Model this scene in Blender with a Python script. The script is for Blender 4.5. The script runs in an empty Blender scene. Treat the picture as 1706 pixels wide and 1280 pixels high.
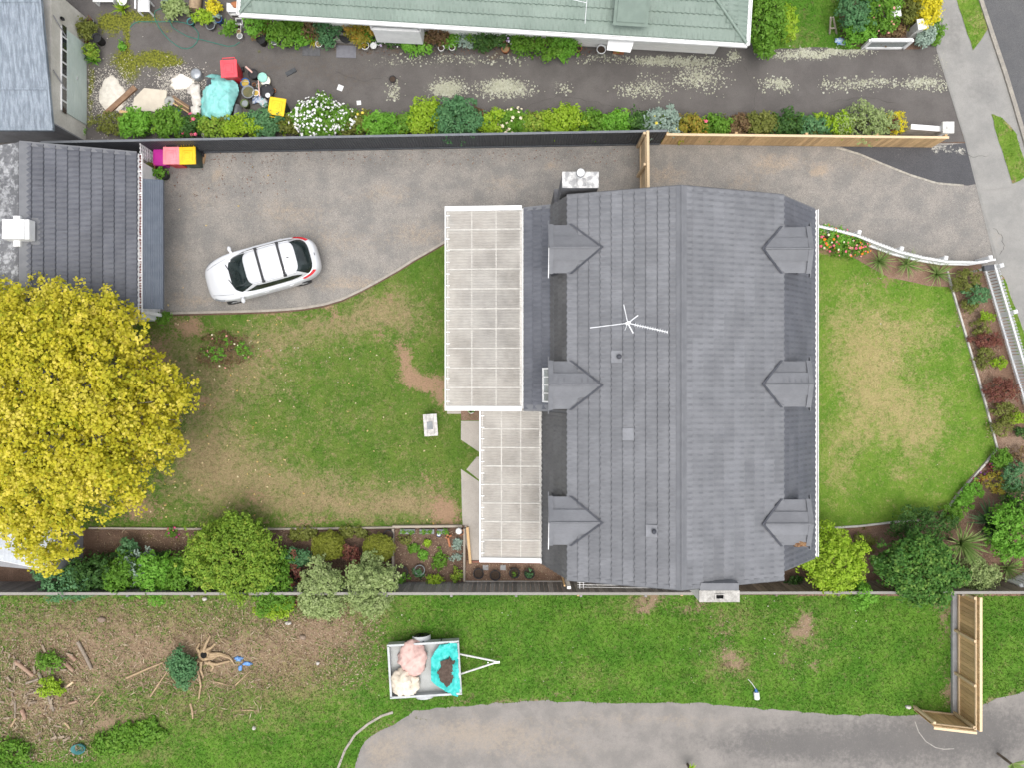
import bpy, bmesh, math, random
import numpy as np
from mathutils import Vector, Matrix
R = math.radians
PI = math.pi
C = bpy.context.scene.collection
SC = bpy.context.scene

# ---------------------------------------------------------------- camera, sky, sun, exposure
CAMH = 32.0          # flying height in metres
PXM = 42.0           # photograph pixels per metre on the ground
cam = bpy.data.cameras.new('camera')
camo = bpy.data.objects.new('camera', cam); C.objects.link(camo)
camo.location = (0, 0, CAMH); camo.rotation_euler = (0, 0, 0)
cam.sensor_width = 36.0
cam.lens = 36.0 * CAMH / (1706 / PXM)
cam.clip_end = 2000
SC.camera = camo

W = bpy.data.worlds.new('World'); SC.world = W; W.use_nodes = True
wn = W.node_tree.nodes; wl = W.node_tree.links
for n in list(wn): wn.remove(n)
sky = wn.new('ShaderNodeTexSky'); sky.sky_type = 'NISHITA'; sky.sun_disc = False
SUN_EL, SUN_AZ = R(78), R(165)
sky.sun_elevation = SUN_EL; sky.sun_rotation = SUN_AZ
sky.dust_density = 4.0; sky.air_density = 1.0; sky.ozone_density = 1.0
hs = wn.new('ShaderNodeHueSaturation'); hs.inputs['Saturation'].default_value = 0.30
bg = wn.new('ShaderNodeBackground'); bg.inputs['Strength'].default_value = 0.15
wo = wn.new('ShaderNodeOutputWorld')
wl.new(sky.outputs[0], hs.inputs['Color']); wl.new(hs.outputs[0], bg.inputs[0]); wl.new(bg.outputs[0], wo.inputs[0])

sl = bpy.data.lights.new('sun', 'SUN'); sl.energy = 0.7; sl.angle = R(45); sl.color = (1.0, 0.965, 0.91)
so = bpy.data.objects.new('sun', sl); C.objects.link(so)
# sun stands to the lower right of the picture (azimuth measured from +Y clockwise)
sd = Vector((math.sin(SUN_AZ) * math.cos(SUN_EL), math.cos(SUN_AZ) * math.cos(SUN_EL), math.sin(SUN_EL)))
so.rotation_euler = sd.to_track_quat('Z', 'Y').to_euler(); so.location = sd * 60
vs = SC.view_settings
vs.view_transform = 'Standard'; vs.look = 'None'; vs.gamma = 1.0; vs.use_curve_mapping = False
vs.exposure = 0.84
SC.cycles.max_bounces = 6; SC.cycles.diffuse_bounces = 3; SC.cycles.transparent_max_bounces = 12
SC.cycles.glossy_bounces = 2; SC.cycles.transmission_bounces = 3
SC.cycles.use_adaptive_sampling = True; SC.cycles.adaptive_threshold = 0.02
SC.cycles.use_denoising = True

# ---------------------------------------------------------------- helpers
def P(u, v, z=0.0):
    """world point of height z that stands at photograph pixel (u, v)"""
    k = (CAMH - z) / CAMH / PXM
    return Vector(((u - 853) * k, (640 - v) * k, z))
def P2(u, v, z=0.0):
    p = P(u, v, z); return (p.x, p.y)
ORG = {}
def org_of(o):
    return ORG.get(o.name, Vector((0, 0, 0))) if o else Vector((0, 0, 0))
def tag(o, label=None, cat=None, group=None, kind=None):
    if label: o['label'] = label
    if cat: o['category'] = cat
    if group: o['group'] = group
    if kind: o['kind'] = kind
    return o
def thing(name, label, cat, loc=(0, 0, 0), rz=0, group=None):
    o = bpy.data.objects.new(name, None); C.objects.link(o)
    o.location = loc; o.rotation_euler = (0, 0, rz); o.empty_display_size = .2
    ORG[o.name] = Vector(loc)
    return tag(o, label, cat, group)
def part_empty(name, parent):
    o = bpy.data.objects.new(name, None); C.objects.link(o); o.parent = parent
    ORG[o.name] = org_of(parent); return o
def link(name, me, mats=None, parent=None, loc=None, rot=None, scale=None):
    o = bpy.data.objects.new(name, me); C.objects.link(o)
    if mats is not None and not me.materials:
        for m in (mats if isinstance(mats, (list, tuple)) else [mats]): me.materials.append(m)
    if parent: o.parent = parent
    if loc is not None: o.location = loc
    if rot is not None: o.rotation_euler = rot
    if scale is not None: o.scale = scale
    ORG[o.name] = (org_of(parent) + Vector(loc)) if loc is not None else org_of(parent)
    return o
def copy_tree(o, parent=None):
    c = o.copy(); C.objects.link(c)
    if parent: c.parent = parent
    for ch in o.children: copy_tree(ch, c)
    return c

class MB:
    """collects shapes into one mesh"""
    def __init__(s): s.v = []; s.f = []; s.m = []; s.s = []
    def add(s, vs, fs, mi=0, smooth=False):
        b = len(s.v); s.v += [tuple(v) for v in vs]
        for f in fs: s.f.append(tuple(b + i for i in f)); s.m.append(mi); s.s.append(smooth)
        return s
    def box(s, c, d, rz=0, mi=0, tap=1.0, M=None):
        x, y, z = d[0] / 2, d[1] / 2, d[2] / 2
        vs = [Vector((sx * x * (tap if sz > 0 else 1), sy * y * (tap if sz > 0 else 1), sz * z)) for sz in (-1, 1) for sy in (-1, 1) for sx in (-1, 1)]
        if M is None: M = Matrix.Translation(Vector(c)) @ Matrix.Rotation(rz, 4, 'Z')
        vs = [M @ v for v in vs]
        return s.add(vs, [(0, 2, 3, 1), (4, 5, 7, 6), (0, 1, 5, 4), (2, 6, 7, 3), (0, 4, 6, 2), (1, 3, 7, 5)], mi)
    def bar(s, a, b, w, h, mi=0, up=(0, 0, 1)):
        a = Vector(a); b = Vector(b); d = b - a; L = d.length; d.normalize()
        u = Vector(up); x = d.cross(u)
        if x.length < 1e-4: x = d.cross(Vector((1, 0, 0)))
        x.normalize(); u = x.cross(d).normalized()
        M = Matrix((( d.x, x.x, u.x, (a.x + b.x) / 2), (d.y, x.y, u.y, (a.y + b.y) / 2), (d.z, x.z, u.z, (a.z + b.z) / 2), (0, 0, 0, 1)))
        return s.box((0, 0, 0), (L, w, h), mi=mi, M=M)
    def prism(s, pts, z0, z1, mi=0):
        n = len(pts); area = sum(pts[i][0] * pts[(i + 1) % n][1] - pts[(i + 1) % n][0] * pts[i][1] for i in range(n))
        if area < 0: pts = pts[::-1]
        vs = [(p[0], p[1], z0) for p in pts] + [(p[0], p[1], z1) for p in pts]
        fs = [tuple(range(n - 1, -1, -1)), tuple(range(n, 2 * n))] + [(i, (i + 1) % n, n + (i + 1) % n, n + i) for i in range(n)]
        return s.add(vs, fs, mi)
    def slab(s, pts, t, mi=0, nrm=None):
        """planar polygon (3d) given a thickness t below"""
        pts = [Vector(p) for p in pts]; n = len(pts)
        nm = Vector((0, 0, 0))
        for i in range(n):
            a, b = pts[i], pts[(i + 1) % n]; nm += a.cross(b)
        nm.normalize()
        if nm.z < 0 or (abs(nm.z) < 1e-6 and nrm and nm.dot(Vector(nrm)) < 0): pts = pts[::-1]; nm = -nm
        vs = pts + [p - nm * t for p in pts]
        fs = [tuple(range(n)), tuple(range(2 * n - 1, n - 1, -1))] + [(i, n + i, n + (i + 1) % n, (i + 1) % n) for i in range(n)]
        return s.add(vs, fs, mi)
    def tube(s, path, r, n=8, mi=0, cap=True):
        path = [Vector(p) for p in path]; m = len(path)
        rs = r if isinstance(r, (list, tuple)) else [r] * m
        vs = []; prev = None
        for i, p in enumerate(path):
            d = (path[min(i + 1, m - 1)] - path[max(i - 1, 0)]).normalized()
            x = prev - d * prev.dot(d) if prev else d.cross(Vector((0.3, 0.2, 1)))
            if x.length < 1e-4: x = d.cross(Vector((1, 0, 0)))
            x.normalize(); prev = x; y = d.cross(x)
            for k in range(n):
                a = 2 * PI * k / n; vs.append(p + (x * math.cos(a) + y * math.sin(a)) * rs[i])
        fs = [(i * n + k, i * n + (k + 1) % n, (i + 1) * n + (k + 1) % n, (i + 1) * n + k) for i in range(m - 1) for k in range(n)]
        s.add(vs, fs, mi, True)
        if cap: s.add(vs[:n], [tuple(range(n - 1, -1, -1))], mi); s.add(vs[-n:], [tuple(range(n))], mi)
        return s
    def lathe(s, prof, c=(0, 0, 0), n=20, mi=0, smooth=True, sx=1, sy=1):
        vs = []; m = len(prof)
        for r, z in prof:
            for k in range(n):
                a = 2 * PI * k / n; vs.append((c[0] + r * sx * math.cos(a), c[1] + r * sy * math.sin(a), c[2] + z))
        fs = [(i * n + k, i * n + (k + 1) % n, (i + 1) * n + (k + 1) % n, (i + 1) * n + k) for i in range(m - 1) for k in range(n)]
        return s.add(vs, fs, mi, smooth)
    def disc(s, r, c, n=20, mi=0):
        vs = [(c[0] + r * math.cos(2 * PI * k / n), c[1] + r * math.sin(2 * PI * k / n), c[2]) for k in range(n)]
        return s.add(vs, [tuple(range(n))], mi)
    def grid(s, fn, nu, nv, mi=0, smooth=True, flip=False):
        vs = [fn(i / nu, j / nv) for j in range(nv + 1) for i in range(nu + 1)]
        w = nu + 1
        fs = [(j * w + i, j * w + i + 1, (j + 1) * w + i + 1, (j + 1) * w + i) for j in range(nv) for i in range(nu)]
        if flip: fs = [f[::-1] for f in fs]
        return s.add(vs, fs, mi, smooth)
    def mesh(s, name, off=None):
        me = bpy.data.meshes.new(name)
        vs = s.v if off is None else [(v[0] - off.x, v[1] - off.y, v[2] - off.z) for v in s.v]
        me.from_pydata(vs, [], s.f)
        me.polygons.foreach_set('material_index', s.m); me.polygons.foreach_set('use_smooth', s.s)
        me.update(); return me
    def build(s, name, mats, parent=None, org=None, bevel=0, sub=0, local=False):
        """verts are world coordinates unless local; a top-level mesh gets its origin at org"""
        if parent is not None: off = None if local else org_of(parent)
        else:
            if org is None:
                xs = [v[0] for v in s.v]; ys = [v[1] for v in s.v]; zs = [v[2] for v in s.v]
                org = ((min(xs) + max(xs)) / 2, (min(ys) + max(ys)) / 2, min(zs))
            off = Vector(org)
        o = link(name, s.mesh(name, off), mats, parent, loc=(org if parent is None else None))
        if bevel:
            b = o.modifiers.new('bevel', 'BEVEL'); b.width = bevel; b.segments = 2; b.limit_method = 'ANGLE'; b.angle_limit = R(40)
        if sub:
            b = o.modifiers.new('sub', 'SUBSURF'); b.levels = sub; b.render_levels = sub
        return o

# ---- noise
def _hash(ix, iy, seed):
    h = (ix.astype(np.int64) * 374761393 + iy.astype(np.int64) * 668265263 + seed * 1442695041) & 0xFFFFFFFF
    h = ((h ^ (h >> 13)) * 1274126177) & 0xFFFFFFFF
    return ((h ^ (h >> 16)) & 0xFFFF) / 65535.0
def vnoise(x, y, seed=0):
    x = np.asarray(x, float); y = np.asarray(y, float)
    ix = np.floor(x); iy = np.floor(y); fx = x - ix; fy = y - iy
    fx = fx * fx * (3 - 2 * fx); fy = fy * fy * (3 - 2 * fy)
    a = _hash(ix, iy, seed); b = _hash(ix + 1, iy, seed); c = _hash(ix, iy + 1, seed); d = _hash(ix + 1, iy + 1, seed)
    return (a * (1 - fx) + b * fx) * (1 - fy) + (c * (1 - fx) + d * fx) * fy
def fbm(x, y, seed=0, o=4):
    t = 0; a = .5; s = 0
    for i in range(o):
        t = t + a * vnoise(x * 2 ** i, y * 2 ** i, seed + i); s += a; a *= .55
    return t / s
def blobs(u, v, L, warp=16, seed=3):
    """sum of soft spots (u, v, ru, rv, amount) with ragged outlines, in photograph pixels on the ground"""
    wu = u + (fbm(u / 22, v / 22, seed) - .5) * 2 * warp; wv = v + (fbm(u / 22, v / 22, seed + 9) - .5) * 2 * warp
    t = np.zeros_like(u)
    for cu, cv, ru, rv, a in L:
        t = t + a * np.exp(-1.2 * (((wu - cu) / ru) ** 2 + ((wv - cv) / rv) ** 2))
    return t
def inside(px, py, poly):
    n = len(poly); r = np.zeros(px.shape, bool); j = n - 1
    for i in range(n):
        xi, yi = poly[i]; xj, yj = poly[j]
        if yi != yj:
            r ^= ((yi > py) != (yj > py)) & (px < (xj - xi) * (py - yi) / (yj - yi) + xi)
        j = i
    return r

# ---- node materials
class NT:
    def __init__(s, name):
        s.m = bpy.data.materials.new(name); s.m.use_nodes = True
        s.t = s.m.node_tree; s.t.nodes.clear(); s.out = s.t.nodes.new('ShaderNodeOutputMaterial')
    def n(s, typ, props=None, **ins):
        nd = s.t.nodes.new('ShaderNode' + typ)
        for k, v in (props or {}).items(): setattr(nd, k, v)
        for k, v in ins.items(): s.set(nd, k.replace('_', ' '), v)
        return nd
    def set(s, nd, k, v):
        if isinstance(k, str) and k.isdigit(): k = int(k)
        i = nd.inputs[k]
        if isinstance(v, bpy.types.NodeSocket): s.t.links.new(v, i)
        elif isinstance(v, bpy.types.Node): s.t.links.new(v.outputs[0], i)
        else:
            if isinstance(v, tuple) and len(v) == 3 and i.type == 'RGBA': v = v + (1,)
            i.default_value = v
    def math(s, op, a, b=0.0, clamp=False):
        nd = s.t.nodes.new('ShaderNodeMath'); nd.operation = op; nd.use_clamp = clamp
        s.set(nd, 0, a); s.set(nd, 1, b); return nd.outputs[0]
    def mix(s, f, a, b, bt='MIX'):
        nd = s.t.nodes.new('ShaderNodeMix'); nd.data_type = 'RGBA'; nd.blend_type = bt; nd.clamp_factor = True
        s.set(nd, 0, f); s.set(nd, 6, a); s.set(nd, 7, b); return nd.outputs[2]
    def noise(s, scale, vec=None, detail=5, rough=.6, dist=0):
        nd = s.n('TexNoise', Scale=float(scale), Detail=float(detail), Roughness=float(rough), Distortion=float(dist))
        if vec is not None: s.set(nd, 'Vector', vec)
        return nd.outputs[0]
    def step(s, x, lo, hi):
        nd = s.n('MapRange', dict(interpolation_type='SMOOTHSTEP')); s.set(nd, 0, x); s.set(nd, 1, lo); s.set(nd, 2, hi); return nd.outputs[0]
    def attr(s, name): return s.n('Attribute', dict(attribute_name=name)).outputs['Fac']
    def pos(s): return s.n('NewGeometry').outputs['Position']
    def rand(s): return s.n('ObjectInfo').outputs['Random']
    def bump(s, h, strength=.3, dist=.02):
        nd = s.n('Bump', Strength=strength, Distance=dist); s.set(nd, 'Height', h); return nd.outputs[0]
    def scale(s, vec, sc):
        nd = s.n('VectorMath', dict(operation='MULTIPLY')); s.set(nd, 0, vec); nd.inputs[1].default_value = sc; return nd.outputs[0]
    def princ(s, col, rough=.7, metal=0.0, bump=None, spec=.3, coat=0.0):
        b = s.n('BsdfPrincipled'); s.set(b, 'Base Color', col); s.set(b, 'Roughness', rough); s.set(b, 'Metallic', metal)
        b.inputs['Specular IOR Level'].default_value = spec
        if coat: b.inputs['Coat Weight'].default_value = coat; b.inputs['Coat Roughness'].default_value = .04
        if bump is not None: s.set(b, 'Normal', bump)
        return b
    def done(s, sh): s.t.links.new(sh.outputs[0] if isinstance(sh, bpy.types.Node) else sh, s.out.inputs[0]); return s.m

MATS = {}
def pm(name, c1, c2=None, scale=6.0, rough=.7, rand=0.0, bump=0.0, bscale=None, metal=0.0, spec=.3, coat=0.0, stretch=(1, 1, 1), lo=.35, hi=.65, fine=.0):
    """plain procedural surface: two tones mixed by noise, optional per-object variation, fine speckle and relief"""
    if name in MATS: return MATS[name]
    t = NT(name); p = t.scale(t.pos(), stretch)
    c2 = c2 or tuple(x * .8 for x in c1)
    col = t.mix(t.step(t.noise(scale, p), lo, hi), c1, c2)
    if fine: col = t.mix(t.math('MULTIPLY', t.step(t.noise(scale * 9, p, 3), .35, .7), fine), col, tuple(x * .45 for x in c1))
    if rand:
        f = t.math('MULTIPLY_ADD', t.rand(), rand * 2); f.node.inputs[2].default_value = 1 - rand
        col = t.mix(1.0, col, t.n('CombineColor', Red=f, Green=f, Blue=f).outputs[0], 'MULTIPLY')
    bp = t.bump(t.noise(bscale or scale * 8, p, 3), bump, .02) if bump else None
    MATS[name] = t.done(t.princ(col, rough, metal, bp, spec, coat)); return MATS[name]
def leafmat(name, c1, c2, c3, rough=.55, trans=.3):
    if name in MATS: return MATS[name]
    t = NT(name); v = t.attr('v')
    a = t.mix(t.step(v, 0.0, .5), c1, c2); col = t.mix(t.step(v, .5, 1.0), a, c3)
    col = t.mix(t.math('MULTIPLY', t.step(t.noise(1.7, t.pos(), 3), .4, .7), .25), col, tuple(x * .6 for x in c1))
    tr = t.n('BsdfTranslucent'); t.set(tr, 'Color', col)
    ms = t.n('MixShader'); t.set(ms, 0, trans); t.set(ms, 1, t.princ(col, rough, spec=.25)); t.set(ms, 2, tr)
    MATS[name] = t.done(ms); return MATS[name]
# ---------------------------------------------------------------- ground
def rough_poly(pts, amp=2.0, step=14, seed=1):
    out = []; rg = random.Random(seed); n = len(pts)
    for i in range(n):
        a = Vector(pts[i]); b = Vector(pts[(i + 1) % n]); L = (b - a).length
        if L < 1e-6: continue
        m = max(1, int(L / step)); nm = Vector((-(b - a).y, (b - a).x)) / L
        for k in range(m):
            p = a.lerp(b, k / m)
            if k: p = p + nm * rg.uniform(-amp, amp)
            out.append((p.x, p.y))
    return out
def sheet(name, pts, z, mat, res=.3, fields=None, parent=None, kind='structure', relief=0.0):
    """flat ground sheet from photograph pixels; fields: attribute name -> f(u, v)"""
    bm = bmesh.new()
    f = bm.faces.new([bm.verts.new(P(u, v, 0).xy.to_3d()) for u, v in pts])
    if f.normal.z < 0 or True:
        bm.normal_update()
        if f.normal.z < 0: f.normal_flip()
    bmesh.ops.triangulate(bm, faces=bm.faces[:])
    if fields or relief:
        xs = [v.co.x for v in bm.verts]; ys = [v.co.y for v in bm.verts]
        for ax, lo, hi in ((0, min(xs), max(xs)), (1, min(ys), max(ys))):
            c = math.floor(lo / res) * res + res
            while c < hi:
                co = Vector((c, 0, 0)) if ax == 0 else Vector((0, c, 0)); no = Vector((1, 0, 0)) if ax == 0 else Vector((0, 1, 0))
                bmesh.ops.bisect_plane(bm, geom=bm.verts[:] + bm.edges[:] + bm.faces[:], plane_co=co, plane_no=no, dist=1e-5)
                c += res
    me = bpy.data.meshes.new(name); bm.to_mesh(me); bm.free()
    co = np.empty(len(me.vertices) * 3); me.vertices.foreach_get('co', co); co = co.reshape(-1, 3)
    co[:, 2] = z
    if relief: co[:, 2] += relief * (fbm(co[:, 0] * 1.3, co[:, 1] * 1.3, 77) - .5)
    me.vertices.foreach_set('co', co.ravel())
    if fields:
        u = co[:, 0] * PXM + 853; v = 640 - co[:, 1] * PXM
        for k, fn in fields.items():
            a = me.attributes.new(k, 'FLOAT', 'POINT'); a.data.foreach_set('value', np.clip(fn(u, v), 0, 1.5).astype(np.float32))
    o = link(name, me, mat, parent)
    if kind and not parent: o['kind'] = kind
    return o

def lawn_mat(name, gA, gB, tan, soil, soil2):
    t = NT(name); p = t.pos(); vv = t.attr('v')
    n1 = t.noise(.9, p, 4); n2 = t.noise(5.5, p, 5, .7); n3 = t.noise(34, p, 4, .75)
    g = t.mix(t.step(n1, .35, .65), gA, gB)
    g = t.mix(t.math('MULTIPLY', t.step(n3, .35, .75), .55), g, tuple(x * .42 for x in gA))
    g = t.mix(t.math('MULTIPLY', vv, .45), g, tuple(min(1, x * 1.5 + .02) for x in gB))
    d = t.math('ADD', t.attr('dry'), t.math('MULTIPLY', t.math('SUBTRACT', n2, .5), 1.5))
    tc = t.mix(t.step(n3, .3, .7), tan, tuple(x * .62 for x in tan))
    n5 = t.noise(15, p, 4, .7); d = t.math('ADD', t.math('ADD', d, t.math('MULTIPLY', t.math('SUBTRACT', t.noise(2.0, p, 5, .65), .5), 1.1)), t.math('MULTIPLY', t.math('SUBTRACT', n5, .5), 1.5))
    c = t.mix(t.math('MULTIPLY', t.step(d, -.05, 1.0), .92), g, tc)
    s = t.math('ADD', t.attr('soil'), t.math('ADD', t.math('MULTIPLY', t.math('SUBTRACT', n2, .5), 1.6), t.math('MULTIPLY', t.math('SUBTRACT', n5, .5), 1.6)))
    sc = t.mix(t.step(t.noise(17, p, 6, .75), .3, .7), soil, soil2)
    c = t.mix(t.step(s, .18, .80), c, sc)
    bp = t.bump(t.math('ADD', n3, t.noise(70, p, 2)), .6, .04)
    return t.done(t.princ(c, .9, bump=bp, spec=.15))
M_lawn = lawn_mat('lawn_grass', (.055, .140, .010), (.120, .185, .028), (.39, .295, .165), (.36, .235, .150), (.26, .17, .105))
M_lush = lawn_mat('side_grass', (.048, .150, .009), (.105, .220, .022), (.33, .27, .13), (.33, .235, .155), (.20, .14, .092))
M_front = lawn_mat('front_grass', (.078, .190, .012), (.150, .245, .030), (.47, .38, .18), (.30, .20, .12), (.22, .14, .09))

def stone_mat(name, a, b, brown, darkc, fine=90, lichen=None, moss=None, rough=.9, speck=.5, bumps=.5, mid=.3):
    t = NT(name); p = t.pos()
    n1 = t.noise(1.1, p, 6, .65); n2 = t.noise(6, p, 5, .7); n3 = t.noise(fine, p, 3, .8); n4 = t.noise(26, p, 4, .7)
    c = t.mix(t.step(n1, .35, .66), a, b)
    w = t.math('MULTIPLY', t.math('SUBTRACT', n2, .5), 1.3)
    c = t.mix(t.math('MULTIPLY', t.step(t.math('ADD', t.attr('brown'), w), .2, .9), .8), c, brown)
    c = t.mix(t.math('MULTIPLY', t.step(t.math('ADD', t.attr('dark'), w), .2, .9), .75), c, darkc)
    c = t.mix(t.math('MULTIPLY', t.step(n4, .46, .70), mid), c, tuple(x * .55 for x in a))
    c = t.mix(t.math('MULTIPLY', t.step(t.noise(12, t.scale(p, (1.3, 1, 1)), 5, .75), .55, .72), mid * .7), c, tuple(min(1, x * 1.5) for x in a))
    c = t.mix(t.math('MULTIPLY', t.step(n3, .42, .7), speck), c, tuple(x * .4 for x in a))
    c = t.mix(t.math('MULTIPLY', t.step(t.noise(fine * .8, t.scale(p, (1, 1.1, 3)), 2, .8), .6, .75), speck), c, tuple(min(1, x * 1.9) for x in a))
    if lichen:
        l = t.math('ADD', t.attr('lichen'), t.math('MULTIPLY', t.math('SUBTRACT', t.noise(11, p, 7, .8), .5), 3.2))
        lc = t.mix(t.step(t.noise(30, p, 4), .35, .7), lichen, tuple(x * .6 for x in lichen))
        c = t.mix(t.math('MULTIPLY', t.math('MULTIPLY', t.step(l, .55, .78), t.step(t.attr('lichen'), .05, .3)), .92), c, lc)
    if moss:
        l = t.math('ADD', t.attr('moss'), t.math('MULTIPLY', t.math('SUBTRACT', t.noise(7, p, 6, .75), .5), 2.0))
        mc = t.mix(t.step(t.noise(13, p, 4), .35, .65), moss, (.055, .062, .014))
        c = t.mix(t.math('MULTIPLY', t.step(l, .45, .8), t.step(t.attr('moss'), .05, .3)), c, mc)
    bp = t.bump(n3, bumps, .015)
    return t.done(t.princ(c, rough, bump=bp, spec=.2))
M_gravel = stone_mat('gravel', (.315, .290, .260), (.215, .207, .195), (.42, .33, .24), (.155, .150, .143), 42, speck=.95, mid=.5)
M_asphalt = stone_mat('old_asphalt', (.114, .104, .098), (.145, .133, .124), (.155, .115, .075), (.066, .060, .057), 70, lichen=(.52, .52, .40), moss=(.20, .21, .025))
M_slabdrive = stone_mat('worn_seal', (.265, .245, .225), (.205, .192, .178), (.34, .285, .225), (.108, .104, .101), 60, moss=(.15, .17, .03), speck=.25)
M_road = stone_mat('road_chip', (.115, .115, .118), (.135, .134, .134), (.15, .14, .13), (.08, .08, .08), 60, speck=.7)
M_chip = stone_mat('black_chip', (.085, .085, .09), (.10, .10, .105), (.15, .12, .09), (.06, .06, .06), 48, lichen=(.5, .48, .42), speck=.75)
M_conc = stone_mat('path_concrete', (.31, .30, .28), (.25, .245, .232), (.33, .29, .24), (.20, .195, .185), 120, lichen=(.42, .40, .31), speck=.3)
M_patio = stone_mat('patio_concrete', (.44, .40, .355), (.37, .34, .30), (.40, .33, .25), (.25, .25, .25), 120, speck=.2)
M_soil = stone_mat('garden_soil', (.135, .085, .060), (.19, .125, .09), (.27, .18, .12), (.065, .042, .032), 40, speck=.8, moss=(.12, .10, .02), bumps=1)
M_mulch = stone_mat('bark_mulch', (.235, .145, .10), (.30, .20, .145), (.35, .26, .19), (.11, .07, .05), 34, speck=.9, moss=(.13, .10, .025), bumps=1)

def const(c): return lambda u, v: np.full_like(u, c)
def B(L, warp=16, seed=3): return lambda u, v: blobs(u, v, L, warp, seed)

# the base ground, large enough to reach past everything
me = bpy.data.meshes.new('ground'); me.from_pydata([(-400, -400, -.004), (400, -400, -.004), (400, 400, -.004), (-400, 400, -.004)], [], [(0, 1, 2, 3)])
link('ground', me, M_soil)['kind'] = 'structure'

# neighbour's sealed drive along the top
sheet('neighbour_drive', rough_poly([(-140, -120), (1600, -120), (1562, 85), (1608, 236), (1100, 236), (700, 237), (120, 252), (-140, 258)], 1.5), .004, M_asphalt, .25, dict(
    lichen=B([(745, 147, 32, 17, 1), (842, 147, 46, 16, 1.1), (655, 155, 14, 13, .6), (1120, 101, 75, 7, 1.15), (1080, 146, 45, 18, .62), (1165, 128, 45, 24, .72), (1295, 140, 36, 12, .75), (1440, 140, 60, 11, .7),
               (1540, 138, 36, 10, .9), (1330, 90, 62, 9, 1.0), (1568, 100, 16, 22, .6), (932, 146, 20, 10, .6), (640, 100, 40, 7, .5), (760, 99, 62, 9, .58), (1000, 96, 60, 7, .55), (1410, 86, 50, 8, .9), (1222, 94, 10, 10, 1), (700, 120, 300, 40, .12)], 10),
    moss=B([(262, 98, 36, 15, 1.35), (205, 98, 32, 20, .9), (297, 106, 20, 7, 1.1), (225, 130, 30, 14, .6), (180, 45, 30, 30, .8), (240, 25, 40, 12, .8), (212, 60, 5, 60, .75), (215, 118, 15, 10, .6), (430, 90, 14, 7, .7), (262, 122, 12, 6, .6), (148, 150, 7, 70, .9), (190, 30, 40, 20, .6), (270, 40, 40, 14, .4), (200, 205, 50, 14, .6), (310, 62, 14, 7, .6), (280, 50, 10, 6, .6)], 12),
    brown=B([(880, 86, 200, 8, .5), (620, 80, 120, 7, .6), (450, 110, 180, 30, .35), (1290, 85, 60, 6, .6), (820, 82, 30, 5, .9), (270, 30, 140, 40, .4), (590, 140, 90, 30, .25)]),
    dark=B([(1000, 125, 320, 10, .35), (420, 150, 80, 30, .5), (300, 40, 160, 50, .4), (1300, 180, 300, 16, .25), (600, 190, 300, 20, .35)])))
# grass by the neighbour's house, top right
SIDEG_TOP = rough_poly([(1243, -120), (1425, -120), (1440, 82), (1360, 78), (1300, 80), (1255, 88)], 2)
GF_top = dict(dry=B([(1340, 60, 30, 30, .3)]), soil=B([(1300, 84, 60, 5, .6), (1412, 60, 20, 25, .4)]), v=const(.4))
sheet('neighbour_lawn', SIDEG_TOP, .008, M_lush, .3, GF_top)
sheet('neighbour_border', rough_poly([(1395, -120), (1575, -120), (1566, 30), (1560, 72), (1530, 82), (1440, 80), (1400, 70)], 2), .012, M_soil, .3, dict(brown=B([(1500, 50, 40, 30, .4)])))
# house drive of fine gravel
DR_EDGE = [(760, 392), (742, 402), (715, 418), (690, 432), (660, 451), (630, 468), (600, 484), (570, 498), (540, 507), (505, 513), (470, 516), (430, 518), (390, 519), (350, 520), (310, 521), (262, 522)]
sheet('gravel_drive', [(-60, 248), (130, 246), (700, 240), (1100, 238), (1610, 238), (1640, 350), (1664, 440), (1640, 446), (1560, 440), (1500, 425), (1440, 408), (1360, 380), (1250, 380), (1250, 620), (760, 620)] + DR_EDGE + [(262, 560), (-60, 560)], .008, M_gravel, .3, dict(
    brown=B([(600, 470, 130, 16, .7), (480, 350, 90, 30, .5), (330, 330, 60, 40, .4), (921, 282, 18, 10, .9), (1000, 300, 40, 20, .3), (640, 320, 70, 22, .5), (1110, 290, 50, 22, .6), (1290, 270, 60, 18, .7), (1365, 283, 20, 9, .9), (1240, 300, 40, 16, .5), (560, 400, 90, 30, .45),
             (700, 390, 60, 30, .55), (330, 500, 80, 14, .6), (300, 440, 30, 60, .4), (1450, 270, 70, 22, .45), (430, 300, 60, 12, .4), (840, 310, 60, 18, .45), (360, 290, 20, 8, .8)]),
    dark=B([(620, 270, 220, 16, .55), (1330, 315, 26, 9, .75), (960, 262, 120, 16, .5), (450, 300, 140, 20, .3), (1210, 330, 60, 18, .4), (1480, 380, 90, 24, .45), (1560, 360, 40, 30, .3), (430, 480, 110, 22, .45), (1190, 262, 80, 12, .4)])))
sheet('black_chip_strip', [(1398, 243), (1560, 243), (1608, 238), (1627, 306), (1612, 309), (1560, 304), (1515, 290), (1470, 272), (1430, 255)], .014, M_chip, .25, dict(lichen=B([(1560, 246, 40, 5, .8), (1600, 244, 14, 8, .8), (1500, 255, 60, 10, .25)]), brown=const(0)))
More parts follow.
